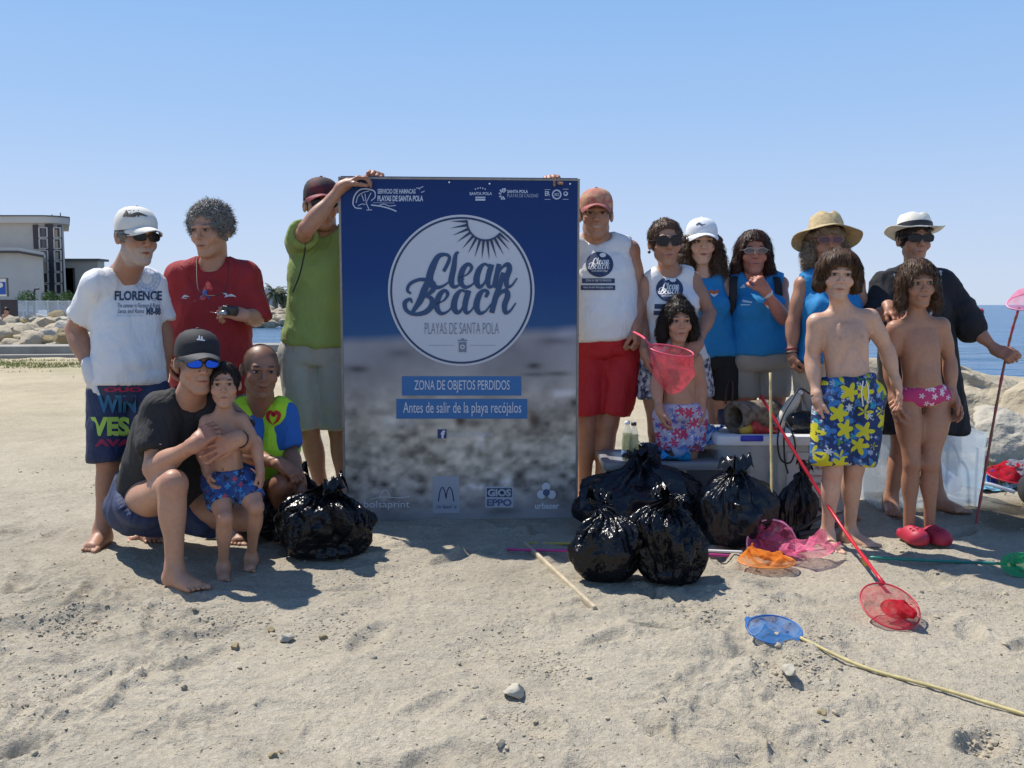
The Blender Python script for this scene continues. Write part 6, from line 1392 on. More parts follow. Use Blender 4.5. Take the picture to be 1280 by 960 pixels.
# printed face: a blurred photo of sea and sand, kept as flat print
nx, ny = 120, 180; uu, vv = np.meshgrid(np.linspace(BU0+.012, BU1-.012, nx), np.linspace(.0, BH-.012, ny)); fr_v = vv/BH; 
pp = np.stack([uu, vv, uu*0], -1)
top_c, mid_c, hor_c = A(.009, .030, .125), A(.012, .050, .185), A(.035, .105, .24); sA, sB, sC = A(.32, .31, .33), A(.45, .39, .31), A(.27, .26, .265)
edge = .515+.035*(uu/BW)+.012*fbm(pp*3, 2, 90); t = np.clip((fr_v-edge)/.03, 0, 1)[..., None]
sky_ = np.where(fr_v[..., None] > .72, mid_c+(top_c-mid_c)*np.clip((fr_v-.72)/.28, 0, 1)[..., None], hor_c+(mid_c-hor_c)*np.clip((fr_v-.53)/.19, 0, 1)[..., None])
sd_ = sA+(sB-sA)*np.clip((.48-fr_v)/.2, 0, 1)[..., None]; sd_ = sd_+(sC-sd_)*np.clip((.17-fr_v)/.15, 0, 1)[..., None]
sharp_ = np.clip((.45-fr_v)/.3, 0, 1)
nz = .38*fbm(pp*5, 3, 91)+.25*sharp_*(ridged(pp*A(9, 14, 1), 3, 94)-.5)+1.1*sharp_*np.clip((fr_v-.0)/.1, 0, 1)*fbm(pp*A(20, 26, 1), 3, 92)+.22*fbm(pp*A(2, 7, 1), 2, 93)
sd_ = sd_*(1+nz)[..., None]
for px, py, rx, ry, dk in ((447, 465, 14, 5, .65), (480, 405, 8, 8, .6), (500, 445, 14, 6, .35), (667, 461, 9, 4, .75), (697, 471, 16, 3, .6), (665, 472, 14, 2.5, .5), (576, 530, 8, 9, .75), (594, 533, 12, 5, .7), (670, 530, 9, 13, .8), (684, 534, 6, 6, .7), (718, 507, 6, 7, .6), (500, 549, 12, 4, .6), (650, 598, 9, 9, .8), (600, 567, 4, 14, .45), (505, 570, 14, 6, .35), (627, 642, 20, 6, .5), (670, 585, 20, 8, .3), (690, 408, 14, 8, .5), (695, 430, 20, 5, .45), (610, 605, 14, 7, .4)):
    u, v = on_board(px, py); r2 = ((uu-u)/(rx*.0042))**2+((vv-v)/(ry*.0042))**2; r2 = r2*(1+.5*fbm(pp*12, 2, 95)); sd_ = sd_*(1-dk*np.exp(-r2*1.1))[..., None]
for px, py, rx, ry, lt in ((705, 495, 14, 6, 1.0), (600, 612, 20, 4, .8), (500, 530, 20, 10, .35), (630, 606, 18, 4, .7), (600, 555, 6, 12, .4), (700, 420, 20, 10, .3)):
    u, v = on_board(px, py); r2 = ((uu-u)/(rx*.0042))**2+((vv-v)/(ry*.0042))**2; sd_ = sd_*(1+lt*np.exp(-r2))[..., None]*np.where(np.exp(-r2)[..., None] > .3, A(.97, 1, 1.08), 1)
for px, py, rx, ry in ((574, 527, 6, 9), (665, 527, 5, 12)):
    u, v = on_board(px, py); r2 = ((uu-u)/(rx*.0042))**2+((vv-v)/(ry*.0042))**2; w_ = np.exp(-r2*1.3)[..., None]*.6; sd_ = sd_*(1-w_)+A(.12, .05, .035)*w_
Cb = sd_*(1-t)+sky_*t
Vb = np.stack([bpt(0, 0, .0015)[0]+uu*U_[0], bpt(0, 0, .0015)[1]+uu*U_[1], gz+vv+.02], -1).reshape(-1, 3)
i_ = (np.arange(ny-1)[:, None]*nx+np.arange(nx-1)[None, :]).ravel(); me = mesh(Vb, np.stack([i_, i_+1, i_+nx+1, i_+nx], 1)); colattr(me, np.clip(Cb.reshape(-1, 3), .003, 1))
face = link(me, 'printed_face', mat('poster print', attr='tint', rough=.5, spec=.18, noise=.03, nscale=200), board)
mb = MB(); bbox(mb, BU0, -.02, BU1, BH, -.030, 0); mb.build('backing_panel', mat('raw board edge', (.30, .25, .19), .85, noise=.15, nscale=40), board, smooth=False)
em = mat('worn board edge', (.27, .24, .21), .7, noise=.2, nscale=30)
for q in ((BU0, -.01, BU0+.010, BH), (BU1-.010, -.01, BU1, BH), (BU0+.010, BH-.010, BU1-.010, BH)): mb = MB(); bbox(mb, *q, .0, .005); mb.build('edge_strip', em, board, smooth=False)
def on_face(parts, m, name, lift=.004, parent=None):
    V2, Fc, Z = join2(parts, .00012); V = []
    for (x, y), z in zip(V2, Z): u, v = on_board(x, y); V.append(bpt(u, v, lift+z))
    me = bpy.data.meshes.new(name); me.from_pydata([tuple(v) for v in V], [], Fc); me.update(); return link(me, name, m, parent or face, smooth=False)
wh = mat('poster white', (.52, .54, .60), .55); nv = mat('poster navy', (.012, .035, .10), .5); bl2 = mat('poster blue', (.02, .14, .36), .5); gy = mat('poster grey', (.16, .19, .25), .5)
CX, CY, RX = 576.5, 363.0, 91.5
on_face([disc2(CX, CY, RX, 94.5, 96)], wh, 'white_disc', .004); on_face([disc2(CX, CY, RX-2.8, 91.7, 96, .972)], nv, 'disc_ring', .006)
on_face(clean_beach(576, 353.8, 140.8), mat('lettering navy', (.016, .06, .155), .5), 'lettering', .0075)
sx = lambda x: 420+x/3.694; sy = lambda y: 200+y/3.692
tri = []; cxs, cys = sx(690), sy(286); tips = [(528, 283), (527, 315), (538, 349), (556, 381), (582, 411), (608, 433), (640, 451), (673, 461), (708, 463), (742, 456), (776, 441), (803, 419), (805, 385)]
for i, (tx, ty) in enumerate(tips):
    tx, ty = sx(tx), sy(ty); a = math.atan2(ty-cys, tx-cxs); r_ = 83/3.694; da = .085
    tri.append((np.array([(cxs+r_*math.cos(a-da), cys+r_*math.sin(a-da)), (cxs+r_*math.cos(a+da), cys+r_*math.sin(a+da)), (tx, ty)]), [(0, 1, 2)]))
arc = [(cxs+85/3.694*math.cos(a), cys+85/3.694*math.sin(a)) for a in np.linspace(3.14, .72, 14)]; tri.append(stroke(arc, 2.2, 3))
on_face(tri, nv, 'sun_rays', .0075)
on_face([text_box('PLAYAS DE SANTA POLA', sx(410), sy(803), sx(752), sy(751), -.012)], gy, 'lettering', .0075)
on_face([stroke([(sx(428), sy(855)), (sx(548), sy(855))], .35), stroke([(sx(618), sy(855)), (sx(738), sy(855))], .35), quad2(sx(567), sy(840), sx(602), sy(886), 3, 3), quad2(sx(562), sy(830), sx(606), sy(835), 3, 3), quad2(sx(577), sy(824), sx(592), sy(829), 3, 3)], gy, 'bin_symbol', .0075)
on_face([disc2(sx(584), sy(862), 2.9, 2.9, 20, .55)], wh, 'bin_symbol', .0085)
for (x0, y0, x1, y1), tx, (a, b, c_, d_) in (((502.5, 470.3, 651.5, 494.3), 'ZONA DE OBJETOS PERDIDOS', (518, 490.8, 637, 475.2)), ((495.5, 498.6, 659, 523.2), 'Antes de salir de la playa recójalos', (504, 520.2, 651.5, 502.4))):
    on_face([quad2(x0, y0, x1, y1)], bl2, 'blue_panel', .004); on_face([text_box(tx, a, b, c_, d_, .0)], mat('poster text white', (.62, .64, .70), .5), 'lettering', .0065)
fbm_ = mat('dark blue square', (.012, .03, .14), .5); tw = mat('poster text white')
on_face([quad2(547, 536.6, 558.2, 547.8)], fbm_, 'symbol_square', .004); on_face([text_box('f', 551, 547.6, 556.4, 537.8, .05)], tw, 'lettering', .006); on_face([text_box('/playasdesantapola', 561, 547.5, 616, 538.5, -.01)], gy if False else mat('poster pale grey', (.66, .68, .72), .5), 'lettering', .0045)
pg_ = mat('poster pale grey')
on_face([text_box('bolsaprint', 455, 637, 512, 625.5, .0), stroke([(462, 624), (478, 621), (497, 622), (512, 620.5)], .8), stroke([(474, 622), (479, 613.5), (484, 613.5), (488, 622)], .8)], pg_, 'lettering', .0045)
on_face([quad2(541, 595.2, 574.2, 641.4)], mat('poster grey white', (.33, .36, .42), .5), 'logo_card', .004)
on_face([stroke([(548, 626.5), (550, 614), (553.2, 608.8), (556, 614), (557.5, 623)], [1.5, 1.3, 1.2, 1.3, 1.5]), stroke([(557.5, 623), (559, 614), (562, 608.8), (565.2, 614), (567.3, 626.5)], [1.5, 1.3, 1.2, 1.3, 1.5]), text_box("i'm lovin' it", 545, 635.5, 571, 630, .0, .25)], nv, 'lettering', .0055)
on_face([quad2(606.5, 608, 641.7, 634.2)], mat('poster card white', (.42, .45, .52), .5), 'logo_card', .004)
on_face([quad2(608.5, 610, 639.7, 621)], nv, 'logo_panel', .005); on_face([text_box('GIOS', 609.5, 620.2, 638.7, 611, .05)], mat('poster card white'), 'lettering', .006); on_face([text_box('EPPO', 608.5, 632.3, 639.5, 623.5, .04)], mat('poster slate', (.09, .12, .22), .5), 'lettering', .0055)
on_face([disc2(682.5, 608.5, 5.2, 5.4, 28), disc2(676.5, 618, 5.2, 5.4, 28), disc2(689.5, 618, 5.2, 5.4, 28)], pg_, 'logo', .0045); on_face([disc2(682.8, 615.5, 4.4, 4.4, 24)], mat('poster slate'), 'logo', .006); on_face([text_box('urbaser', 668.5, 636, 699, 628, .03)], pg_, 'lettering', .0045)
W8 = mat('poster logo white', (.45, .50, .62), .5)
on_face([text_box('SERVICIO DE HAMACAS', 472, 242.3, 519.5, 236.2, .03)], W8, 'lettering', .0045); on_face([text_box('PLAYAS DE SANTA POLA', 472, 251.8, 529, 244.5, .04)], W8, 'lettering', .0045)
ux = lambda x: 430+x/8.533; uy = lambda y: 220+y/8.533
S_ = lambda pts, w_: stroke([(ux(a), uy(b)) for a, b in pts], w_/8.533)
on_face([S_([(95, 300), (110, 220), (160, 155), (230, 138), (310, 155), (335, 185)], 14), S_([(335, 185), (330, 230), (290, 265)], 10), S_([(95, 300), (125, 340), (190, 348)], 12), S_([(150, 320), (190, 300), (230, 305)], 8), S_([(130, 290), (150, 220), (200, 180), (270, 160)], 8), S_([(190, 200), (215, 270)], 9), S_([(225, 190), (235, 270)], 8), S_([(290, 180), (240, 280)], 8), S_([(235, 280), (270, 365)], 9), S_([(240, 365), (300, 362)], 8), S_([(290, 310), (400, 325), (490, 350), (560, 378)], 14), S_([(380, 310), (430, 300), (480, 320), (555, 315)], 8), S_([(310, 287), (540, 289)], 4), S_([(770, 130), (810, 130), (845, 112)], 8), S_([(810, 130), (805, 150)], 6), S_([(820, 175), (840, 172), (860, 158)], 8)], W8, 'logo', .0045)
vx = lambda x: 570+x/8; vy = lambda y: 220+y/8
T_ = lambda tx, a, b, c_, d_, bo=.0: text_box(tx, vx(a), vy(d_), vx(c_), vy(b), bo)
on_face([T_('SANTA POLA', 135, 162, 360, 192, .03)], W8, 'lettering', .0045); on_face([quad2(vx(193), vy(208), vx(293), vy(222)), quad2(vx(193), vy(228), vx(293), vy(248))]+[disc2(vx(195+i*24), vy(132-[0, 8, 12, 8, 0][i]), .9) for i in range(5)], W8, 'logo', .0045)
on_face([T_('SANTA POLA', 512, 140, 720, 172, .04)], W8, 'lettering', .0045); on_face([T_('PLAYAS DE CALIDAD', 512, 180, 822, 214, -.01)], W8, 'lettering', .0045)
on_face([stroke([(vx(465+14*math.cos(a)*1), vy(185+22*math.sin(a))), (vx(470+42*math.cos(a)), vy(182+58*math.sin(a)))], [1.2, 2.4], 3) for a in np.linspace(1.2, 5.4, 7)]+[disc2(vx(488), vy(132), 1.3)], W8, 'logo', .0045)
on_face([T_('ER', 888, 152, 938, 200, .03), disc2(vx(1006), vy(186), vx(48)-570, vy(50)-220, 40, .72), T_('ISO', 985, 172, 1030, 202, .02), disc2(vx(1096), vy(178), 2.9, 2.9, 24, .6), stroke([(vx(1085), vy(185)), (vx(1096), vy(190)), (vx(1110), vy(172))], .8)]+[quad2(vx(a), vy(b), vx(a+58), vy(b+5), 2, 2) for a, b in ((884, 135), (884, 232), (1066, 130), (1066, 232))], W8, 'logo', .0045)
for px, py in ((561.5, 228), (611.8, 229.8), (712.5, 230)): on_face([disc2(px, py, 1.1, 1.1, 12)], mat('screw white', (.8, .8, .8), .4), 'screw', .005)

# ---------------------------------------------------------------- black rubbish bags
bagm = mat('black polythene', (.006, .006, .008), .22, spec=.32, bump=.020, bscale=24)
bagm2 = mat('black polythene dull', (.009, .010, .014), .27, spec=.36, bump=.008, bscale=18)
def bag(px, py, Yb, wx, wy, h, lab, seed, lean=(0, 0), m=None, neck=.16, tail=.10, pl=11, top=.30, box_=2.4, name='rubbish_bag', tied=True, bot=.72):
    """px,py: where its base centre meets the sand; wx, wy half widths; h height of the body"""
    m = m or bagm; g_ = G(px, py); cx, cy = g_[0], Yb; n, k = 170, 110; V = np.zeros((k, n, 3)); th = np.linspace(0, 2*math.pi, n, endpoint=False)
    for j in range(k):
        t = j/(k-1)
        if t < .84:
            q = t/.84; z = h*q; r = bot+(1-bot)*math.sin(min(1, q/.48)*math.pi/2)**.8 if q < .48 else (1-neck)*math.cos((q-.48)/.52*math.pi/2)**.75+neck
            if q < .05: r *= q/.05*.85+.15
        else:
            q = (t-.84)/.16; r = neck*(1-.4*math.sin(math.pi*min(1, q*1.6)))*(1+.5*max(0, q-.5)); z = h+tail*math.sin(q*2.2)
        V[j, :, 0] = np.sign(np.cos(th))*np.abs(np.cos(th))**(2/box_)*wx*r; V[j, :, 1] = np.sign(np.sin(th))*np.abs(np.sin(th))**(2/box_)*wy*r; V[j, :, 2] = z
    fl = np.clip((np.arange(k)/(k-1)-.84)/.16, 0, 1)[:, None]; fa = seed*2.3; V[..., 0] += fl*math.cos(fa)*tail*.9; V[..., 1] += fl*math.sin(fa)*tail*.9
    T_ = (np.arange(k)/(k-1))[:, None]*np.ones(n); TH = th[None, :]*np.ones((k, 1))
    X = np.stack([np.cos(TH)*1.6, np.sin(TH)*1.6, T_*1.5], -1)+seed*3.1
    R_ = V[..., :2]; rr = np.linalg.norm(R_, axis=-1, keepdims=True)+1e-6; dirs = np.concatenate([R_/rr, np.zeros((k, n, 1))], -1)
    ph = 2.2*fbm(X*1.0, 2, seed); up = np.clip((T_-.30)/.5, 0, 1)**1.2; 
    plt_ = (np.abs(np.sin(TH*pl/2+ph*3.4))**.7-.6)*.042*up+(np.abs(np.sin(TH*pl*1.3+ph*6))**.7-.6)*.020*up; plt_ = plt_*(1-.88*np.clip((T_-.86)/.06, 0, 1)); tipw = np.clip((T_-.93)/.07, 0, 1)
    lump = .13*fbm(X*1.2, 2, seed+1)+.045*fbm(X*2.9, 2, seed+2); cr = .040*(ridged(X*A(3.0, 3.0, 2.2)+.7*fbm(X*2, 2, seed)[..., None], 2, seed+3)-.55)+.020*(ridged(X*A(7, 7, 5)+fbm(X*4, 2, seed)[..., None], 3, seed+4)-.5)
    amp = (wx+wy)/.4*.85; V = V+dirs*((lump*np.clip(T_*5, 0, 1)*np.clip((1.05-T_)*3, 0, 1)+plt_+cr*(.5+.9*up))*amp)[..., None]
    V[..., 2] += (cr*.7+.2*lump)*np.clip(T_*4, 0, 1)*amp*(1-.6*tipw)
    V[..., 0] += lean[0]*(V[..., 2]/h)**1.5+cx; V[..., 1] += lean[1]*(V[..., 2]/h)**1.5+cy; V[..., 2] = np.maximum(V[..., 2], -.01)+ground_z(cx, cy)
    F_ = [(j*n+i, j*n+(i+1) % n, (j+1)*n+(i+1) % n, (j+1)*n+i) for j in range(k-1) for i in range(n)]
    root = empty(name, (cx, cy, ground_z(cx, cy)), lab, 'rubbish bag'); link(mesh(V.reshape(-1, 3), np.array(F_)), 'sack', m, root)
    kc = V[int(k*.88)].mean(0); 
    if tied:
        mb = MB(); rr_ = neck*(wx+wy)/2*.55; mb.tube([kc+A(math.cos(a)*rr_*1.1, math.sin(a)*rr_, .012*math.sin(2*a+seed)) for a in np.linspace(0, 6.28, 24)], .008, 8); mb.build('knot', m, root)
        rg = np.random.default_rng(seed)
        for e in range(2):
            a = rg.uniform(0, 6.28); L = rg.uniform(.06, .11); pts = [kc, kc+A(math.cos(a)*.03, math.sin(a)*.03, .04), kc+A(math.cos(a)*L*.7, math.sin(a)*L*.7, .05+rg.uniform(0, .03)), kc+A(math.cos(a)*L, math.sin(a)*L, .01+rg.uniform(0, .05))]
            mb = MB(); C_ = catmull(pts, 6); V_ = []; nn = len(C_)
            for i, c_ in enumerate(C_):
                w_ = .010+.038*(i/nn); s_ = A(-math.sin(a), math.cos(a), .3)
                for q in range(7): u = -1+q/3; V_.append(c_+s_*w_*u+A(0, 0, .014*math.cos(u*6+i*.5)))
            mb.add(V_, [(i*7+q, i*7+q+1, (i+1)*7+q+1, (i+1)*7+q) for i in range(nn-1) for q in range(6)]); mb.build('bag_flap', m, root)
    return root
bag(374, 676, 4.36, .205, .165, .275, 'black rubbish bag at the back of the left pair, under the squatting man hands', 2, neck=.14, tail=.05, pl=13, box_=2.8)
bag(408, 694, 4.06, .205, .165, .275, 'black rubbish bag at the front of the left pair, shiny and crumpled', 5, neck=.14, tail=.06, pl=13, box_=2.8, lean=(.02, -.02))
bag(792, 664, 4.38, .290, .17, .310, 'largest black rubbish bag, smooth and bulging, leaning against the grey box', 9, lean=(.03, .04), m=bagm2, neck=.18, tail=.06, pl=7, box_=3.0)
bag(760, 737, 3.66, .145, .135, .265, 'black rubbish bag standing in front, the left one of the front two', 12, lean=(.01, 0), neck=.18, tail=.06, bot=.55, pl=15)
bag(848, 746, 3.62, .158, .14, .305, 'black rubbish bag standing in front, the right one of the front two', 16, lean=(-.02, 0), neck=.18, tail=.06, bot=.55, pl=15)
bag(914, 680, 4.16, .160, .125, .335, 'tall black rubbish bag leaning on the white lidded box', 21, lean=(.0, .0), m=bagm2, neck=.17, tail=.05, pl=9, box_=2.8)
bag(988, 668, 4.36, .080, .07, .28, 'slim dark sack under the bamboo pole in front of the clear box', 25, lean=(.02, 0), m=bagm2, neck=.17, tail=.05, pl=9)

# ---------------------------------------------------------------- storage boxes
def bin_box(px0, px1, Yf, ytop, dep, lab, m, lidm=None, lid=.03, wall=.004, taper=.04, z0=None, rot=0, name='storage_box', ribs=5):
    gz_ = 0.0 if z0 is None else z0; a, b = P(px0, 600, Yf), P(px1, 600, Yf); zt = P(0, ytop, Yf)[2]; W_ = b[0]-a[0]; cx, cy = (a[0]+b[0])/2, Yf+dep/2; H_ = zt-gz_
    root = empty(name, (cx, cy, gz_), lab, 'box'); c_, s_ = math.cos(rot), math.sin(rot); Rz = np.array([[c_, -s_, 0], [s_, c_, 0], [0, 0, 1]])
    hw, hd = W_/2, dep/2; mb = MB(); 
    def ring(w_, d_, z, r_=.03):
        pts = []
        for (sx_, sy_, a0) in ((1, 1, 0), (-1, 1, 90), (-1, -1, 180), (1, -1, 270)):
            for q in range(4): a_ = R(a0+q*30); pts.append((sx_*(w_-r_)+r_*math.cos(a_), sy_*(d_-r_)+r_*math.sin(a_), z))
        return pts
    rings = [ring(hw*(1-taper), hd*(1-taper), .004), ring(hw*(1-taper), hd*(1-taper), .012), ring(hw*(1-taper*.2), hd*(1-taper*.2), H_*.86), ring(hw*1.0, hd*1.0, H_*.87), ring(hw, hd, H_), ring(hw-wall, hd-wall, H_), ring(hw*(1-taper*.2)-wall, hd*(1-taper*.2)-wall, H_*.86), ring(hw*(1-taper)-wall, hd*(1-taper)-wall, .012+wall)]
    V = np.array([p for r_ in rings for p in r_])@Rz.T+A(cx, cy, gz_); n = 16
    mb.add(V, [(i*n+k, i*n+(k+1) % n, (i+1)*n+(k+1) % n, (i+1)*n+k) for i in range(len(rings)-1) for k in range(n)]+[tuple(range(n))[::-1], tuple((len(rings)-1)*n+k for k in range(n))]); body = mb.build('bin_body', m, root, auto=40)
    for i in range(ribs):
        x = -hw*.8+i*hw*1.6/max(1, ribs-1); mb = MB(); mb.box(Rz@A(x, -hd*(1-taper*.6)-.004, H_*.42)+A(cx, cy, gz_), (.012, .008, H_*.78), Rz); mb.build('rib', m, body, smooth=False)
    if lidm:
        rings = [ring(hw+.012, hd+.012, H_-.018), ring(hw+.016, hd+.016, H_+.0), ring(hw+.014, hd+.014, H_+lid*.6), ring(hw+.002, hd+.002, H_+lid*.75), ring(hw-.02, hd-.02, H_+lid*.8), ring(hw-.03, hd-.03, H_+lid*.55)]
        V = np.array([p for r_ in rings for p in r_])@Rz.T+A(cx, cy, gz_); mb = MB(); mb.add(V, [(i*n+k, i*n+(k+1) % n, (i+1)*n+(k+1) % n, (i+1)*n+k) for i in range(len(rings)-1) for k in range(n)]+[tuple((len(rings)-1)*n+k for k in range(n))]); mb.build('lid', lidm, root, auto=40)
    return root, (cx, cy, gz_+H_+lid*.55)
greyp = mat_clear('smoky plastic', (.20, .20, .21), .82, .3); milky = mat_clear('milky plastic', (.62, .64, .65), .55, .25)
b1, t1 = bin_box(758, 932, 4.50, 583, .40, 'grey plastic storage box behind the largest rubbish bag, bottles and flyers on it', greyp, mat('grey lid plastic', (.22, .22, .225), .4), ribs=6)
b2_, t2 = bin_box(897, 1076, 4.58, 552, .40, 'tall milky storage box with white lid and blue handle, log and toy on top', milky, mat('white lid plastic', (.66, .67, .68), .35), lid=.045, ribs=4)
b3, t3 = bin_box(1096, 1234, 4.96, 541, .42, 'clear plastic storage bin without lid behind the child in clogs', mat_clear('clear plastic', (.74, .79, .83), .37, .15), None, ribs=4)
mb = MB(); c_ = P(937, 551, 4.575); mb.box(P(940, 548, 4.560), (.115, .014, .030), None, .004); mb.build('handle', mat('blue plastic', (.015, .03, .42), .35), b2_)
mb = MB(); a, b = P(848, 577, 4.5), P(858, 585, 4.5); mb.box(P(853.5, 588, 4.492), (.040, .002, .026)); mb.build('sticker', mat('tan sticker', (.42, .27, .15), .8), b1, smooth=False)
# notice taped to the milky box
nt_ = empty('paper_notice', P(1010, 620, 4.565), 'white notice with red handwriting taped to the front of the milky box', 'notice')
mb = MB(); a, b = P(983, 622, 4.57), P(1046, 566, 4.57); mb.box(((a+b)/2), (b[0]-a[0], .0015, b[2]-a[2])); mb.build('sheet', mat('notice paper', (.55, .53, .52), .8), nt_, smooth=False)
def flat_text(parts, Yt, m, name, root):
    V2, Fc, Z = join2(parts, .0001); V = [tuple(P(x, y, Yt-z)) for (x, y), z in zip(V2, Z)]; me = bpy.data.meshes.new(name); me.from_pydata(V, [], Fc); me.update(); return link(me, name, m, root, smooth=False)
for i, (tx, a, b) in enumerate((('gracias por cuidar', 1000, 1030), ('la playa y el mar', 998, 1032), ('limpia con nosotros', 999, 1031), ('Santa Pola', 1000, 1026))):
    flat_text([text_box(tx, a, 578+i*9.5, b, 574+i*9.5, .01)], 4.566, mat('red ink', (.45, .06, .05), .7) if i < 3 else mat('dark ink', (.08, .08, .10), .7), 'lettering', nt_)
# things inside the clear bin
it = MB(); q0 = A(t3[0], t3[1], 0)
vv_, ff_ = rock_mesh((.16, .12, .12), 61, 3, amp=.35); it.add(vv_+q0+A(.10, -.02, .14), ff_); tag(it.build('crumpled_bag', mat('crumpled white plastic', (.55, .60, .72), .5)), 'crumpled bluish plastic bag lying inside the clear bin', 'plastic bag')
it = MB(); it.tube([q0+A(.02, -.14, .10), q0+A(.20, -.17, .03)], .018, 10); tag(it.build('white_tube', mat('white plastic', (.75, .75, .75), .4)), 'short white plastic tube inside the clear bin', 'tube')
it = MB(); it.tube(catmull([q0+A(.02, -.15, .42), q0+A(.10, -.16, .40), q0+A(.16, -.17, .30), q0+A(.18, -.17, .10)], 6), .006, 8); tag(it.build('bent_wire', mat('pale wire', (.7, .7, .72), .35)), 'bent pale wire arching inside the clear bin', 'wire')

# bottles on the grey box
def bottle(px, Yb_, z0, h, lab, cap, body, liq):
    c = P(px, 550, Yb_); root = empty('water_bottle', (c[0], Yb_, z0), lab, 'bottle'); s_ = h/.24
    pr = [(.001, 0), (.028, 0), (.033, .008), (.033, .05), (.030, .06), (.033, .07), (.033, .12), (.028, .145), (.031, .16), (.022, .195), (.013, .212), (.013, .222)]
    mb = MB(); mb.lathe([(r*s_, z*s_) for r, z in pr], (c[0], Yb_, z0), 24); mb.build('bottle_body', body, root)
    mb = MB(); mb.lathe([(.015*s_, .218*s_), (.0165*s_, .220*s_), (.0165*s_, .237*s_), (.001, .239*s_)], (c[0], Yb_, z0), 20); mb.build('bottle_cap', cap, root)
    mb = MB(); mb.lathe([(r*s_*.93, z*s_+.002) for r, z in pr[:9]]+[(.001, .165*s_)], (c[0], Yb_, z0), 20); mb.build('liquid', liq, root)
    mb = MB(); mb.lathe([(.0335*s_, .018*s_), (.0342*s_, .020*s_), (.0342*s_, .058*s_), (.0335*s_, .06*s_)], (c[0], Yb_, z0), 24); mb.build('bottle_label', mat('blue label', (.18, .30, .50), .6), root)
cl = mat_clear('bottle plastic', (.75, .80, .75), .25, .08); zt_ = t1[2]
bottle(784, 4.60, zt_, .205, 'bottle with a white cap and yellowish water, left one on the grey box', mat('white cap', (.75, .78, .82), .4), cl, mat_clear('yellow water', (.42, .40, .10), .62, .1))
bottle(792, 4.55, zt_, .205, 'bottle with a dark cap and yellowish water, right one on the grey box', mat('dark cap', (.02, .02, .03), .4), cl, mat_clear('yellow water'))
# crumpled flyers and cloth on the box
def sheet(cx, cy, z0, w_, d_, rz, lab, m, seed, curl=.04, name='flyer', cat_='flyer', tilt=0, kind=None):
    n = 26; u, v = np.meshgrid(np.linspace(-1, 1, n), np.linspace(-1, 1, n)); z = curl*(fbm(np.stack([u*1.2+seed, v*1.2, u*0], -1), 2, seed)+.6)+.3*curl*u*u+.25*curl*fbm(np.stack([u*4, v*4, u*0+seed], -1), 2, seed); z -= z.min()
    c_, s_ = math.cos(rz), math.sin(rz); x, y = u*w_/2, v*d_/2; V = np.stack([cx+x*c_-y*s_, cy+x*s_+y*c_, z0+.003+z+tilt*(x-x.min())], -1).reshape(-1, 3)
    i_ = (np.arange(n-1)[:, None]*n+np.arange(n-1)[None, :]).ravel(); o = link(mesh(V, np.stack([i_, i_+1, i_+n+1, i_+n], 1)), name, m); o.modifiers.new('thickness', 'SOLIDIFY').thickness = .0012; recentre(o); tag(o, lab, cat_); return o
sheet(P(862, 560, 4.6)[0], 4.66, zt_, .24, .16, .4, 'folded blue and grey flyer lying on the grey box', mat('flyer print', (.10, .20, .42), .5, col2=(.35, .38, .42), nscale=11), 3, .07)
sheet(P(886, 560, 4.6)[0], 4.74, zt_+.03, .20, .14, .8, 'bright blue printed flyer leaning near the white lid', mat('flyer blue', (.012, .13, .50), .4, col2=(.3, .5, .62), nscale=16), 6, .07, tilt=.35)
sheet(P(843, 560, 4.6)[0], 4.56, zt_, .15, .10, -.2, 'glossy light blue plastic wrapper at the front of the grey box', mat('wrapper cyan', (.02, .28, .62), .3), 8, .035, 'wrapper', 'wrapper')
sheet(P(822, 560, 4.6)[0], 4.66, zt_, .13, .12, .7, 'crumpled slate blue cloth beside the bottles', mat('slate cloth', (.10, .15, .26), .8), 9, .07, 'cloth', 'cloth')
sheet(P(806, 560, 4.6)[0], 4.62, zt_, .12, .14, -.5, 'crumpled black cloth between bottles and flyers', mat('black cloth'), 12, .06, 'cloth', 'cloth')
# on the white lid: hollow log, toy, jug, black pouch with cable
z2 = t2[2]; a, b = P(918, 520, 4.70), P(966, 512, 4.86); a[2] = b[2] = z2+.085; ax_ = nrm(b-a); bx, by, bz = _basis(ax_); L_ = np.linalg.norm(b-a)
pr = [(.060, .0), (.082, .0), (.086, .006), (.080, L_*.3), (.083, L_*.6), (.080, L_), (.055, L_), (.055, .01), (.060, .0)]
mb = MB(); mb.lathe([(r, z) for r, z in pr], a, 40, frame_rot(bx, by, bz), fn=lambda V: V*(1+.04*fbm(V*20, 2, 5)[:, None]*A(1, 1, 0))); o = mb.build('hollow_log', mat('weathered wood', (.13, .085, .055), .9, col2=(.22, .18, .13), nscale=30, bump=.004, bscale=70)); tag(o, 'short hollow log lying on the white lid, open end to the left', 'log')
toy = empty('sand_toy', P(940, 540, 4.62)*A(1, 1, 0)+A(0, 0, z2), 'red rubber toy with a yellow tip lying on the white lid', 'toy'); rt = mat('red rubber', (.42, .03, .02), .3)
mb = MB(); c0 = P(944, 529, 4.66); c0[2] = z2+.036; mb.ball(c0, (.034, .034, .036)); mb.tube([c0, c0+A(.05, .0, -.012), c0+A(.12, .01, -.014)], [.030, .020, .019], 14); mb.build('toy_body', rt, toy)
mb = MB(); mb.tube([c0+A(-.015, 0, -.004), c0+A(-.055, -.005, -.010), c0+A(-.082, -.008, -.016)], [.026, .024, .012], 14); mb.build('toy_tip', mat('yellow rubber', (.55, .33, .03), .35), toy)
jug = empty('plastic_jug', P(985, 530, 4.80)*A(1, 1, 0)+A(0, 0, z2), 'cream plastic bottle lying tilted among the cables on the white lid', 'bottle'); jm = mat('cream plastic', (.60, .58, .48), .4)
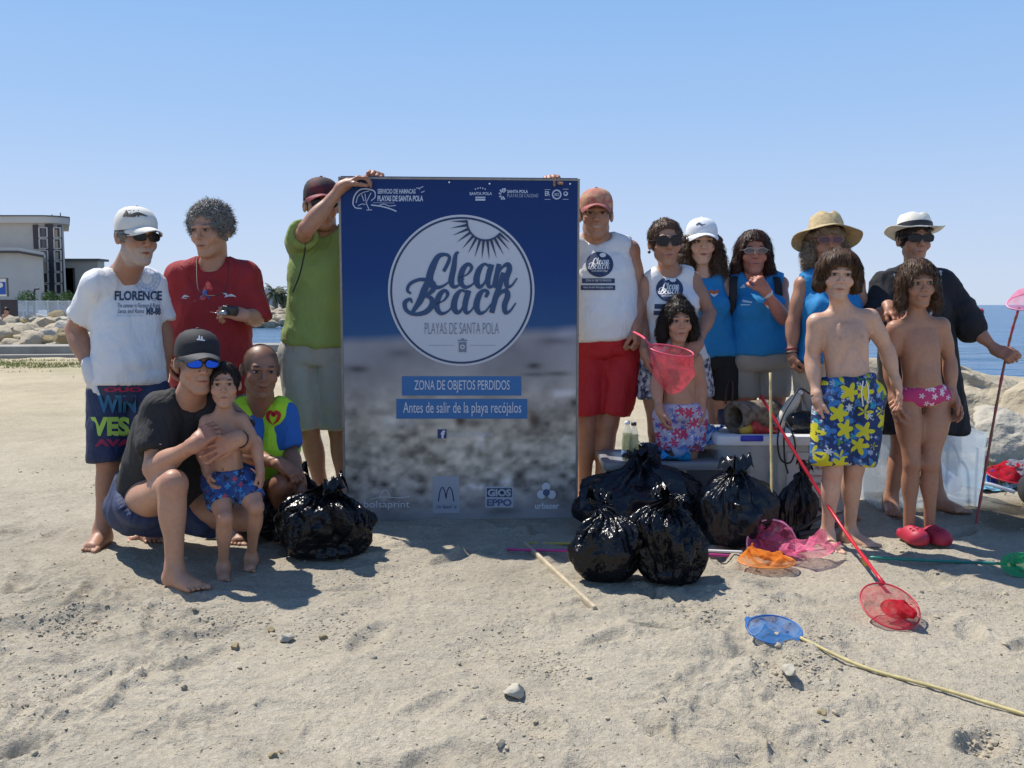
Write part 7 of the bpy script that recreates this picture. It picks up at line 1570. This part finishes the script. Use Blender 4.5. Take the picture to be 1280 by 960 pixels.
a = P(972, 520, 4.76); b = P(996, 496, 4.80); a[2] = z2+.035; mb = MB(); D = nrm(b-a); L_ = np.linalg.norm(b-a); bx, by, bz = _basis(D); mb.lathe([(.001, -.01), (.030, -.008), (.034, .004), (.034, L_*.75), (.028, L_*.95), (.014, L_*1.08), (.013, L_*1.12), (.001, L_*1.12)], a, 24, frame_rot(bx, by, bz)); mb.build('bottle_body', jm, jug)
mb = MB(); mb.lathe([(.017, L_*1.10), (.018, L_*1.2), (.001, L_*1.21)], a, 18, frame_rot(bx, by, bz)); mb.build('bottle_cap', mat('white cap'), jug)
f = Field(); c_ = P(1008, 522, 4.72); c_[2] = z2+.05; f.ell(c_, (.10, .07, .05), None, .03); f.ell(c_+A(-.03, 0, .02), (.06, .05, .04), None, .03); f.ell(c_+A(.06, 0, .012), (.05, .05, .035), None, .03)
V, Fc = f.build(h=.008); V = V.astype(float); V += vnormals(V, Fc)*((ridged(V*22, 3, 3)-.5)*.02)[:, None]; o = link(mesh(V, Fc), 'black_pouch', bagm2); recentre(o); tag(o, 'crumpled black plastic pouch on the right end of the white lid', 'pouch')
mb = MB(); pts = [(1012, 492, 4.70), (1000, 486, 4.68), (990, 500, 4.62), (978, 522, 4.58), (972, 550, 4.54), (976, 574, 4.54), (988, 578, 4.54), (994, 560, 4.54), (990, 540, 4.56), (982, 528, 4.60), (980, 545, 4.54), (981, 575, 4.53), (985, 592, 4.53)]
mb.tube(catmull([P(*q) for q in pts], 8), .0045, 8); tag(mb.build('black_cable', mat('black cord')), 'looped black cable hanging over the front of the milky box', 'cable')
# loose strap and dark folded gear in front of the box
mb = MB(); mb.tube(catmull([P(1000, 606, 4.45), P(1012, 625, 4.36), P(1030, 640, 4.34), P(1048, 650, 4.36)], 8), .012, 8, flat=.3); mb.tube(catmull([P(1012, 622, 4.36), P(1010, 640, 4.3), P(1008, 655, 4.28)], 6), .010, 8, flat=.3); tag(mb.build('black_strap', mat('black webbing')), 'black webbing strap trailing from the slim dark sack', 'strap')
mb = MB(); V, Fc = rock_mesh((.09, .07, .07), 88, 4, amp=.45); c_ = P(952, 650, 4.25); c_[2] = .07; mb.add(V+c_, Fc); tag(mb.build('clear_wrap', mat_clear('clear film', (.7, .72, .72), .30, .08)), 'crumpled clear plastic film on the sand left of the bamboo pole', 'plastic film')
mb = MB(); mb.tube(catmull([P(995, 664, 4.32), P(1010, 655, 4.30), P(1030, 645, 4.32), P(1052, 640, 4.42)], 8), .010, 8); mb.tube(catmull([P(998, 668, 4.30), P(1020, 664, 4.30), P(1050, 655, 4.36)], 8), .014, 8); tag(mb.build('folded_parasol', mat('dark grey cloth', (.05, .05, .055), .8)), 'dark folded parasol lying in the shade between sack and boy', 'parasol')
# white frayed rope behind on the lid
mb = MB()
for i in range(7): mb.tube(catmull([P(1002+i*1.6, 470, 4.86), P(1000+i*2, 488, 4.84), P(1003+i*2.4, 505, 4.82), P(1002+i*2, 518, 4.80)], 4), .004, 5)
tag(mb.build('frayed_rope', mat('white rope', (.62, .60, .56), .9)), 'bundle of frayed white rope hanging beside the cream bottle', 'rope', kind=None)

# ---------------------------------------------------------------- nets and poles
def pole(mb, pts, r, nodes=0, m=0):
    C = catmull(pts, 8) if len(pts) > 2 else np.linspace(pts[0], pts[1], 20); n = len(C); rr = np.full(n, r)
    if nodes:
        for k in range(n):
            if k % max(2, n//nodes) == 0: rr[k] = r*1.28
    mb.tube(C, rr, 10); return mb
def gp(px, py, up=.0):
    g_ = G(px, py); z = float(gheight(np.array([g_[0]]), np.array([g_[1]]))[0]); g_ = G(px, py, z+up); return g_
def hoop(c, ru, rv, U, V_, wire, m, root, name='hoop'):
    pts = [c+U*ru*math.cos(a)+V_*rv*math.sin(a) for a in np.linspace(0, 2*math.pi, 49)]; mb = MB(); mb.tube(pts, wire, 8, cap=False); return mb.build(name, m, root)
def net_bag(c, ru, rv, U, V_, tip, m, root, seed, n=56, k=18, sag=.2, crump=.012, name='netting', pw_=1.6):
    V = []; U, V_ = nrm(U), nrm(V_)
    for j in range(k+1):
        t = j/k; r = 1-t**pw_; cc = c*(1-t)+tip*t
        for i in range(n):
            a = 2*math.pi*i/n; q = cc+(U*ru*math.cos(a)+V_*rv*math.sin(a))*max(.02, r); V.append(q)
    V = np.array(V); am = np.repeat(np.sin(np.linspace(0, math.pi*.9, k+1)), n)
    V += (np.stack([fbm(V*16, 3, seed), fbm(V*16, 3, seed+1), fbm(V*16, 3, seed+2)], -1)*crump*2+np.stack([ridged(V*30, 2, seed)]*3, -1)*crump*.5)*am[:, None]
    Fc = np.array([(j*n+i, j*n+(i+1) % n, (j+1)*n+(i+1) % n, (j+1)*n+i) for j in range(k) for i in range(n)]); 
    gz_ = gheight(V[:, 0], V[:, 1])+.004; V[:, 2] = np.maximum(V[:, 2], gz_); return link(mesh(V, Fc), name, m, root)
bam = mat('bamboo', (.46, .38, .17), .6, noise=.25, nscale=30); 
# blue net, foreground
c0 = gp(968, 791, .028); root = empty('landing_net', c0, 'blue hand net with a long bamboo handle lying across the right foreground sand', 'net'); bluen = mat_net('blue netting', (.05, .22, .55), .74)
UU, VV = nrm(A(1, -.25, 0)), nrm(A(.15, .9, .28)); hoop(c0+A(0, 0, .012), .090, .078, UU, VV, .0028, mat('blue wire', (.03, .12, .36), .4), root)
net_bag(c0+A(0, 0, .012), .088, .076, UU, VV, c0+A(-.07, .01, .015), bluen, root, 5, crump=.020)
mb = MB(); pole(mb, [c0+A(0, 0, .012)+UU*.080-VV*.035, gp(1080, 834, .010), gp(1180, 862, .012), gp(1300, 899, .012)], .0052, 9); mb.build('handle', bam, root)
# red net
c0 = gp(1112, 757, .05); root = empty('landing_net', c0, 'red hand net on the sand, its long red pole leaning on the white lid', 'net'); redn = mat_net('red netting', (.60, .03, .06), .50); redw = mat('red wire', (.50, .02, .04), .4)
UU, VV = A(1, 0, 0), nrm(A(.0, .86, .42)); hoop(c0, .100, .115, UU, VV, .003, redw, root); net_bag(c0, .099, .113, UU, VV, c0+A(.03, -.05, -.03), redn, root, 15, crump=.022); net_bag(c0+A(.02, -.01, -.01), .055, .050, UU, VV, c0+A(.05, -.09, .005), mat_net('red netting doubled', (.55, .02, .04), .85), root, 19, crump=.018)
mb = MB(); top_ = P(951, 495, 4.50); pole(mb, [top_, P(1000, 576, 4.28), P(1050, 655, 4.02), gp(1104, 729, .05)], .0075, 7); pl_ = mb.build('handle', mat('red bamboo', (.50, .015, .03), .4), root)
mb = MB(); q0, q1 = P(1078, 698, 3.84), P(1083, 706, 3.80); mb.tube([q0, q1], .0088, 10); mb.build('tape_band', mat('yellow tape', (.65, .45, .05), .5), root)
mb = MB(); mb.ball(gp(1127, 768, .012), (.014, .028, .012)); tag(mb.build('shell', mat('pale shell', (.45, .38, .28), .6)), 'pale razor shell lying in the red net', 'shell')
# pink and orange nets in front of the box with upright bamboo
c0 = gp(966, 692, .06); root = empty('landing_net', gp(966, 700), 'pink hand net propped up on its rim, long bamboo handle standing upright', 'net'); pinkn = mat_net('pink netting', (.95, .22, .40), .46); pw = mat('pink wire', (.80, .35, .50), .4)
cN = P(965, 681, 3.98); UU, VV = A(1, 0, 0), nrm(A(0, .30, .85)); hoop(cN, .114, .114, UU, VV, .0035, pw, root); net_bag(cN, .112, .112, UU, VV, cN+A(.03, .07, -.05), pinkn, root, 25, crump=.045); net_bag(cN+A(.0, .01, -.045), .10, .06, UU, VV, cN+A(.06, .0, -.09), pinkn, root, 26, crump=.04)
mb = MB(); pole(mb, [P(963, 466, 4.34), P(964, 560, 4.25), P(965, 650, 4.10)], .0058, 7); mb.build('handle', bam, root)
c1 = gp(1003, 695, .02); net_bag(c1+A(0, 0, .03), .105, .075, A(1, 0, 0), A(0, 1, .25), c1+A(.06, -.01, .05), mat_net('pink netting pale', (.95, .25, .42), .50), root, 27, crump=.055, name='netting')
c0 = gp(958, 701, .055); root = empty('landing_net', c0, 'orange hand net lying flat beneath the pink net', 'net'); orn = mat_net('orange netting', (.90, .30, .05), .60)
hoop(c0, .122, .085, A(1, 0, 0), A(0, 1, .1), .003, mat('orange wire', (.75, .25, .04), .4), root); net_bag(c0, .120, .083, A(1, 0, 0), A(0, 1, .1), c0+A(-.03, -.03, .03), orn, root, 29, crump=.035)
mb = MB(); pole(mb, [gp(880, 688, .02), gp(928, 690, .02)], .006); mb.build('handle', mat('white pole', (.7, .68, .65), .5), root)
# magenta and yellow poles
mb = MB(); pole(mb, [gp(634, 687, .012), gp(780, 690, .016), gp(926, 695, .012)], .0058, 8); o = mb.build('fishing_pole', mat('magenta pole', (.48, .04, .22), .45)); tag(o, 'long magenta pole lying under the front rubbish bags', 'pole')
mb = MB(); pole(mb, [gp(662, 679, .012), gp(760, 680, .012)], .0055, 5); o = mb.build('fishing_pole', mat('yellow pole', (.50, .36, .05), .5)); tag(o, 'short yellow pole end lying left of the rubbish bags', 'pole')
# wooden lath
a, b = gp(656, 680, .018), gp(744, 762, .008); D = nrm(b-a); bx, by, bz = _basis(D); mb = MB(); mb.box((a+b)/2, (.026, .016, np.linalg.norm(b-a)), frame_rot(bx, by, bz), .003); o = mb.build('wooden_lath', mat('bleached wood', (.46, .38, .26), .85, noise=.2, nscale=25, bump=.002)); tag(o, 'bleached wooden stick lying diagonally in front of the board', 'stick')
# green net
c0 = gp(1276, 706, .05); root = empty('landing_net', c0, 'green hand net with teal pole lying in the shade at the right edge', 'net'); net_bag(c0, .085, .05, A(1, 0, 0), A(0, .5, .9), c0+A(.06, .0, -.03), mat_net('green netting', (.03, .42, .16), .85), root, 35, crump=.03); hoop(c0, .085, .05, A(1, 0, 0), A(0, .5, .9), .003, mat('green wire', (.02, .3, .12), .4), root)
mb = MB(); pole(mb, [gp(1088, 697, .02), gp(1170, 701, .02), gp(1258, 705, .025)], .006, 6); mb.build('handle', mat('teal pole', (.015, .20, .15), .4), root)
mb = MB(); mb.tube([gp(1156, 700.3, .02), gp(1168, 700.8, .02)], .0068, 10); mb.build('tape_band', mat('white tape', (.7, .7, .7), .5), root)
# girl's bright pink cone net
cN = P(839, 438, 4.42); root = empty('landing_net', P(840, 490, 4.42), 'bright coral pink cone net held open in front of the little girl', 'net'); cp = mat_net('coral netting', (.90, .09, .14), .34)
UU, VV = nrm(A(.97, 0, -.16)), nrm(A(.1, .9, .22)); hoop(cN, .112, .085, UU, VV, .0042, mat('coral wire', (.80, .10, .16), .4), root)
net_bag(cN, .110, .083, UU, VV, P(839, 494, 4.46), cp, root, 45, crump=.010, pw_=4.5)
mb = MB(); pole(mb, [P(812, 430, 4.42), P(803, 421, 4.55), P(790, 414, 4.74)], .006); mb.build('handle', mat('coral wire'), root)
# pink net on a long pole held by the woman in black
root = empty('landing_net', gp(1218, 668), 'pink net on a tall crooked red pole held upright at the right edge', 'net'); mb = MB(); pts = [P(1218, 668, 4.62), P(1233, 580, 4.68), P(1245, 510, 4.72), P(1258, 443, 4.74), P(1266, 410, 4.72), P(1274, 384, 4.70)]
pole(mb, pts, .0065, 9); mb.build('handle', mat('dusty red bamboo', (.38, .05, .07), .6, col2=(.20, .10, .06), nscale=18), root)
cN = P(1284, 377, 4.68); UU, VV = nrm(A(1, 0, .25)), nrm(A(0, .8, .45)); hoop(cN, .105, .07, UU, VV, .004, pw, root); net_bag(cN, .103, .068, UU, VV, cN+A(.03, .02, .10), pinkn, root, 55, crump=.01)

# ---------------------------------------------------------------- towel corner at the right
def gz2(x, y): return float(gheight(np.array([x]), np.array([y]), False)[0])
for k, (x0, y0, w_, d_, rz, lab, m_, cr, cat_) in enumerate(((3.10, 5.62, .60, .46, .2, 'turquoise striped beach towel spread at the right edge', mat('turquoise towel', (.12, .42, .58), .9, col2=(.05, .10, .16), nscale=14), .05, 'towel'),)):
    n = 30; u, v = np.meshgrid(np.linspace(-.5, .5, n), np.linspace(-.5, .5, n)); c_, s_ = math.cos(rz), math.sin(rz); X_ = x0+u*w_*c_-v*d_*s_; Y_ = y0+u*w_*s_+v*d_*c_; Z_ = gheight(X_, Y_, False)+.015+cr*np.maximum(0, fbm(np.stack([X_*6, Y_*6, X_*0], -1), 3, 7)+.2)
    i_ = (np.arange(n-1)[:, None]*n+np.arange(n-1)[None, :]).ravel(); o = link(mesh(np.stack([X_, Y_, Z_], -1).reshape(-1, 3), np.stack([i_, i_+1, i_+n+1, i_+n], 1)), 'beach_towel', m_); recentre(o); tag(o, lab, cat_)
cR = A(3.16, 5.50, gz2(3.16, 5.5)+.07); root = empty('landing_net', cR-A(0, 0, .05), 'heap of red netting with a grey mesh lying on the turquoise towel', 'net'); hoop(cR, .20, .14, A(1, 0, 0), A(0, 1, .25), .005, redw, root); net_bag(cR, .20, .14, A(1, 0, 0), A(0, 1, .25), cR+A(.05, 0, .05), mat_net('red netting doubled'), root, 65, crump=.04); net_bag(cR+A(0, 0, .02), .12, .08, A(1, 0, 0), A(0, 1, .2), cR+A(.02, 0, .06), mat_net('grey netting', (.35, .36, .42), .8), root, 66, crump=.03)
q0 = G(1243, 611); mb = MB(); q0 = A(q0[0], q0[1], gz2(q0[0], q0[1])+.045); mb.lathe([(.001, -.010), (.052, -.010), (.055, 0), (.052, .010), (.001, .012)], q0, 28, yrot(10, -10)[:, [0, 2, 1]]*A(1, 1, -1)); tag(mb.build('blue_lid', mat('blue plastic')), 'round blue plastic lid standing on its edge near the clear bin', 'lid')
q0 = A(3.02, 5.02, gz2(3.02, 5.02)); root = empty('beach_bucket', q0, 'dark grey bucket lying at the right edge beside a white handle', 'bucket'); mb = MB(); ax_ = nrm(A(1, .1, .05)); bx, by, bz = _basis(ax_); mb.lathe([(.001, 0), (.075, 0), (.083, .01), (.095, .17), (.101, .18), (.101, .195), (.088, .195), (.08, .03), (.001, .02)], q0+A(-.10, 0, .085), 30, frame_rot(bx, by, bz)); mb.build('bucket_body', mat('dark rubber', (.035, .035, .038), .6, noise=.3), root)
mb = MB(); mb.tube([P(1226, 603, 5.15), P(1240, 606, 5.10), P(1268, 615, 5.0)], .011, 10); mb.build('handle', mat('white plastic'), root)
# backpack behind the woman with the fist on her chin, and a tote
c = P12; s_ = c['s']; f = Field(); bc = P(952, 395, 5.42); f.loft([(bc-A(0, 0, .21), .15, .08), (bc-A(0, 0, .1), .165, .10), (bc+A(0, 0, .08), .155, .09), (bc+A(0, 0, .17), .10, .06)], A(1, 0, 0), A(0, -1, 0), .02, 3, .04)
V, Fc = f.build(h=.012); root = empty('backpack', bc-A(0, 0, .22), 'black backpack worn by the woman with her fist at her chin', 'backpack'); link(mesh(folds(V.astype(float), vnormals(V.astype(float), Fc), .008), Fc), 'pack', mat('black nylon', (.014, .014, .017), .6, bump=.002), root)
for side, pts in ((-1, [(921, 344, 5.25), (917, 350, 5.13), (916, 372, 5.09), (913, 396, 5.16), (915, 410, 5.3)]), (1, [(966, 344, 5.25), (972, 350, 5.13), (974, 370, 5.10), (977, 392, 5.14), (974, 412, 5.3)])):
    mb = MB(); mb.tube(catmull([P(*q) for q in pts], 6), .022, 8, flat=.3); mb.build('strap', mat('black webbing'), root)
root = empty('tote_bag', P(912, 545, 5.0)*A(1, 1, 0)+A(0, 0, P(0, 545, 5.0)[2]), 'navy tote bag hanging from the hand of the curly haired woman', 'bag')
V, Fc = rock_mesh((.07, .04, .10), 91, 3, amp=.2); mb = MB(); mb.add(V+P(912, 525, 5.05), Fc); mb.build('pouch', mat('navy nylon', (.02, .03, .07), .7), root)
for dx in (-4, 4): mb = MB(); mb.tube(catmull([P(914+dx*.2, 472, 5.12), P(912+dx, 485, 5.09), P(911+dx, 505, 5.06)], 6), .007, 8, flat=.4); mb.build('strap', mat('brown leather', (.07, .03, .02), .6), root)
# compact camera in the hand of the man in red
root = empty('compact_camera', P(287, 392, 4.44), 'small black camera held by the man in the red t-shirt', 'camera'); mb = MB(); mb.box(P(288, 388, 4.42), (.075, .035, .045), yrot(-10, 10, 8), .006); mb.build('camera_body', mat('black plastic', (.02, .02, .022), .35), root)
mb = MB(); mb.tube([P(284, 391, 4.41), P(276, 392, 4.38)], [.016, .012], 14); mb.build('lens', mat('grey metal', (.35, .35, .36), .3, metal=.8), root)
mb = MB(); mb.tube([P(263, 390, 4.42), P(275, 392, 4.39)], [.001, .003], 8); mb.build('pointer', mat('grey metal'), root)
# white shoe behind the crouching man's knee
root = empty('white_shoe', gp(285, 668), 'white sandal sole of the squatting man seen behind the toddler legs', 'shoe'); f = Field(); q0 = gp(262, 668, .02); q1 = gp(300, 666, .02); f.cap(q0, q1, .024, .030, .01, flat=.6, fv=A(0, 1, 0)); V, Fc = f.build(h=.007); link(mesh(V, Fc), 'sole', mat('white plastic'), root)
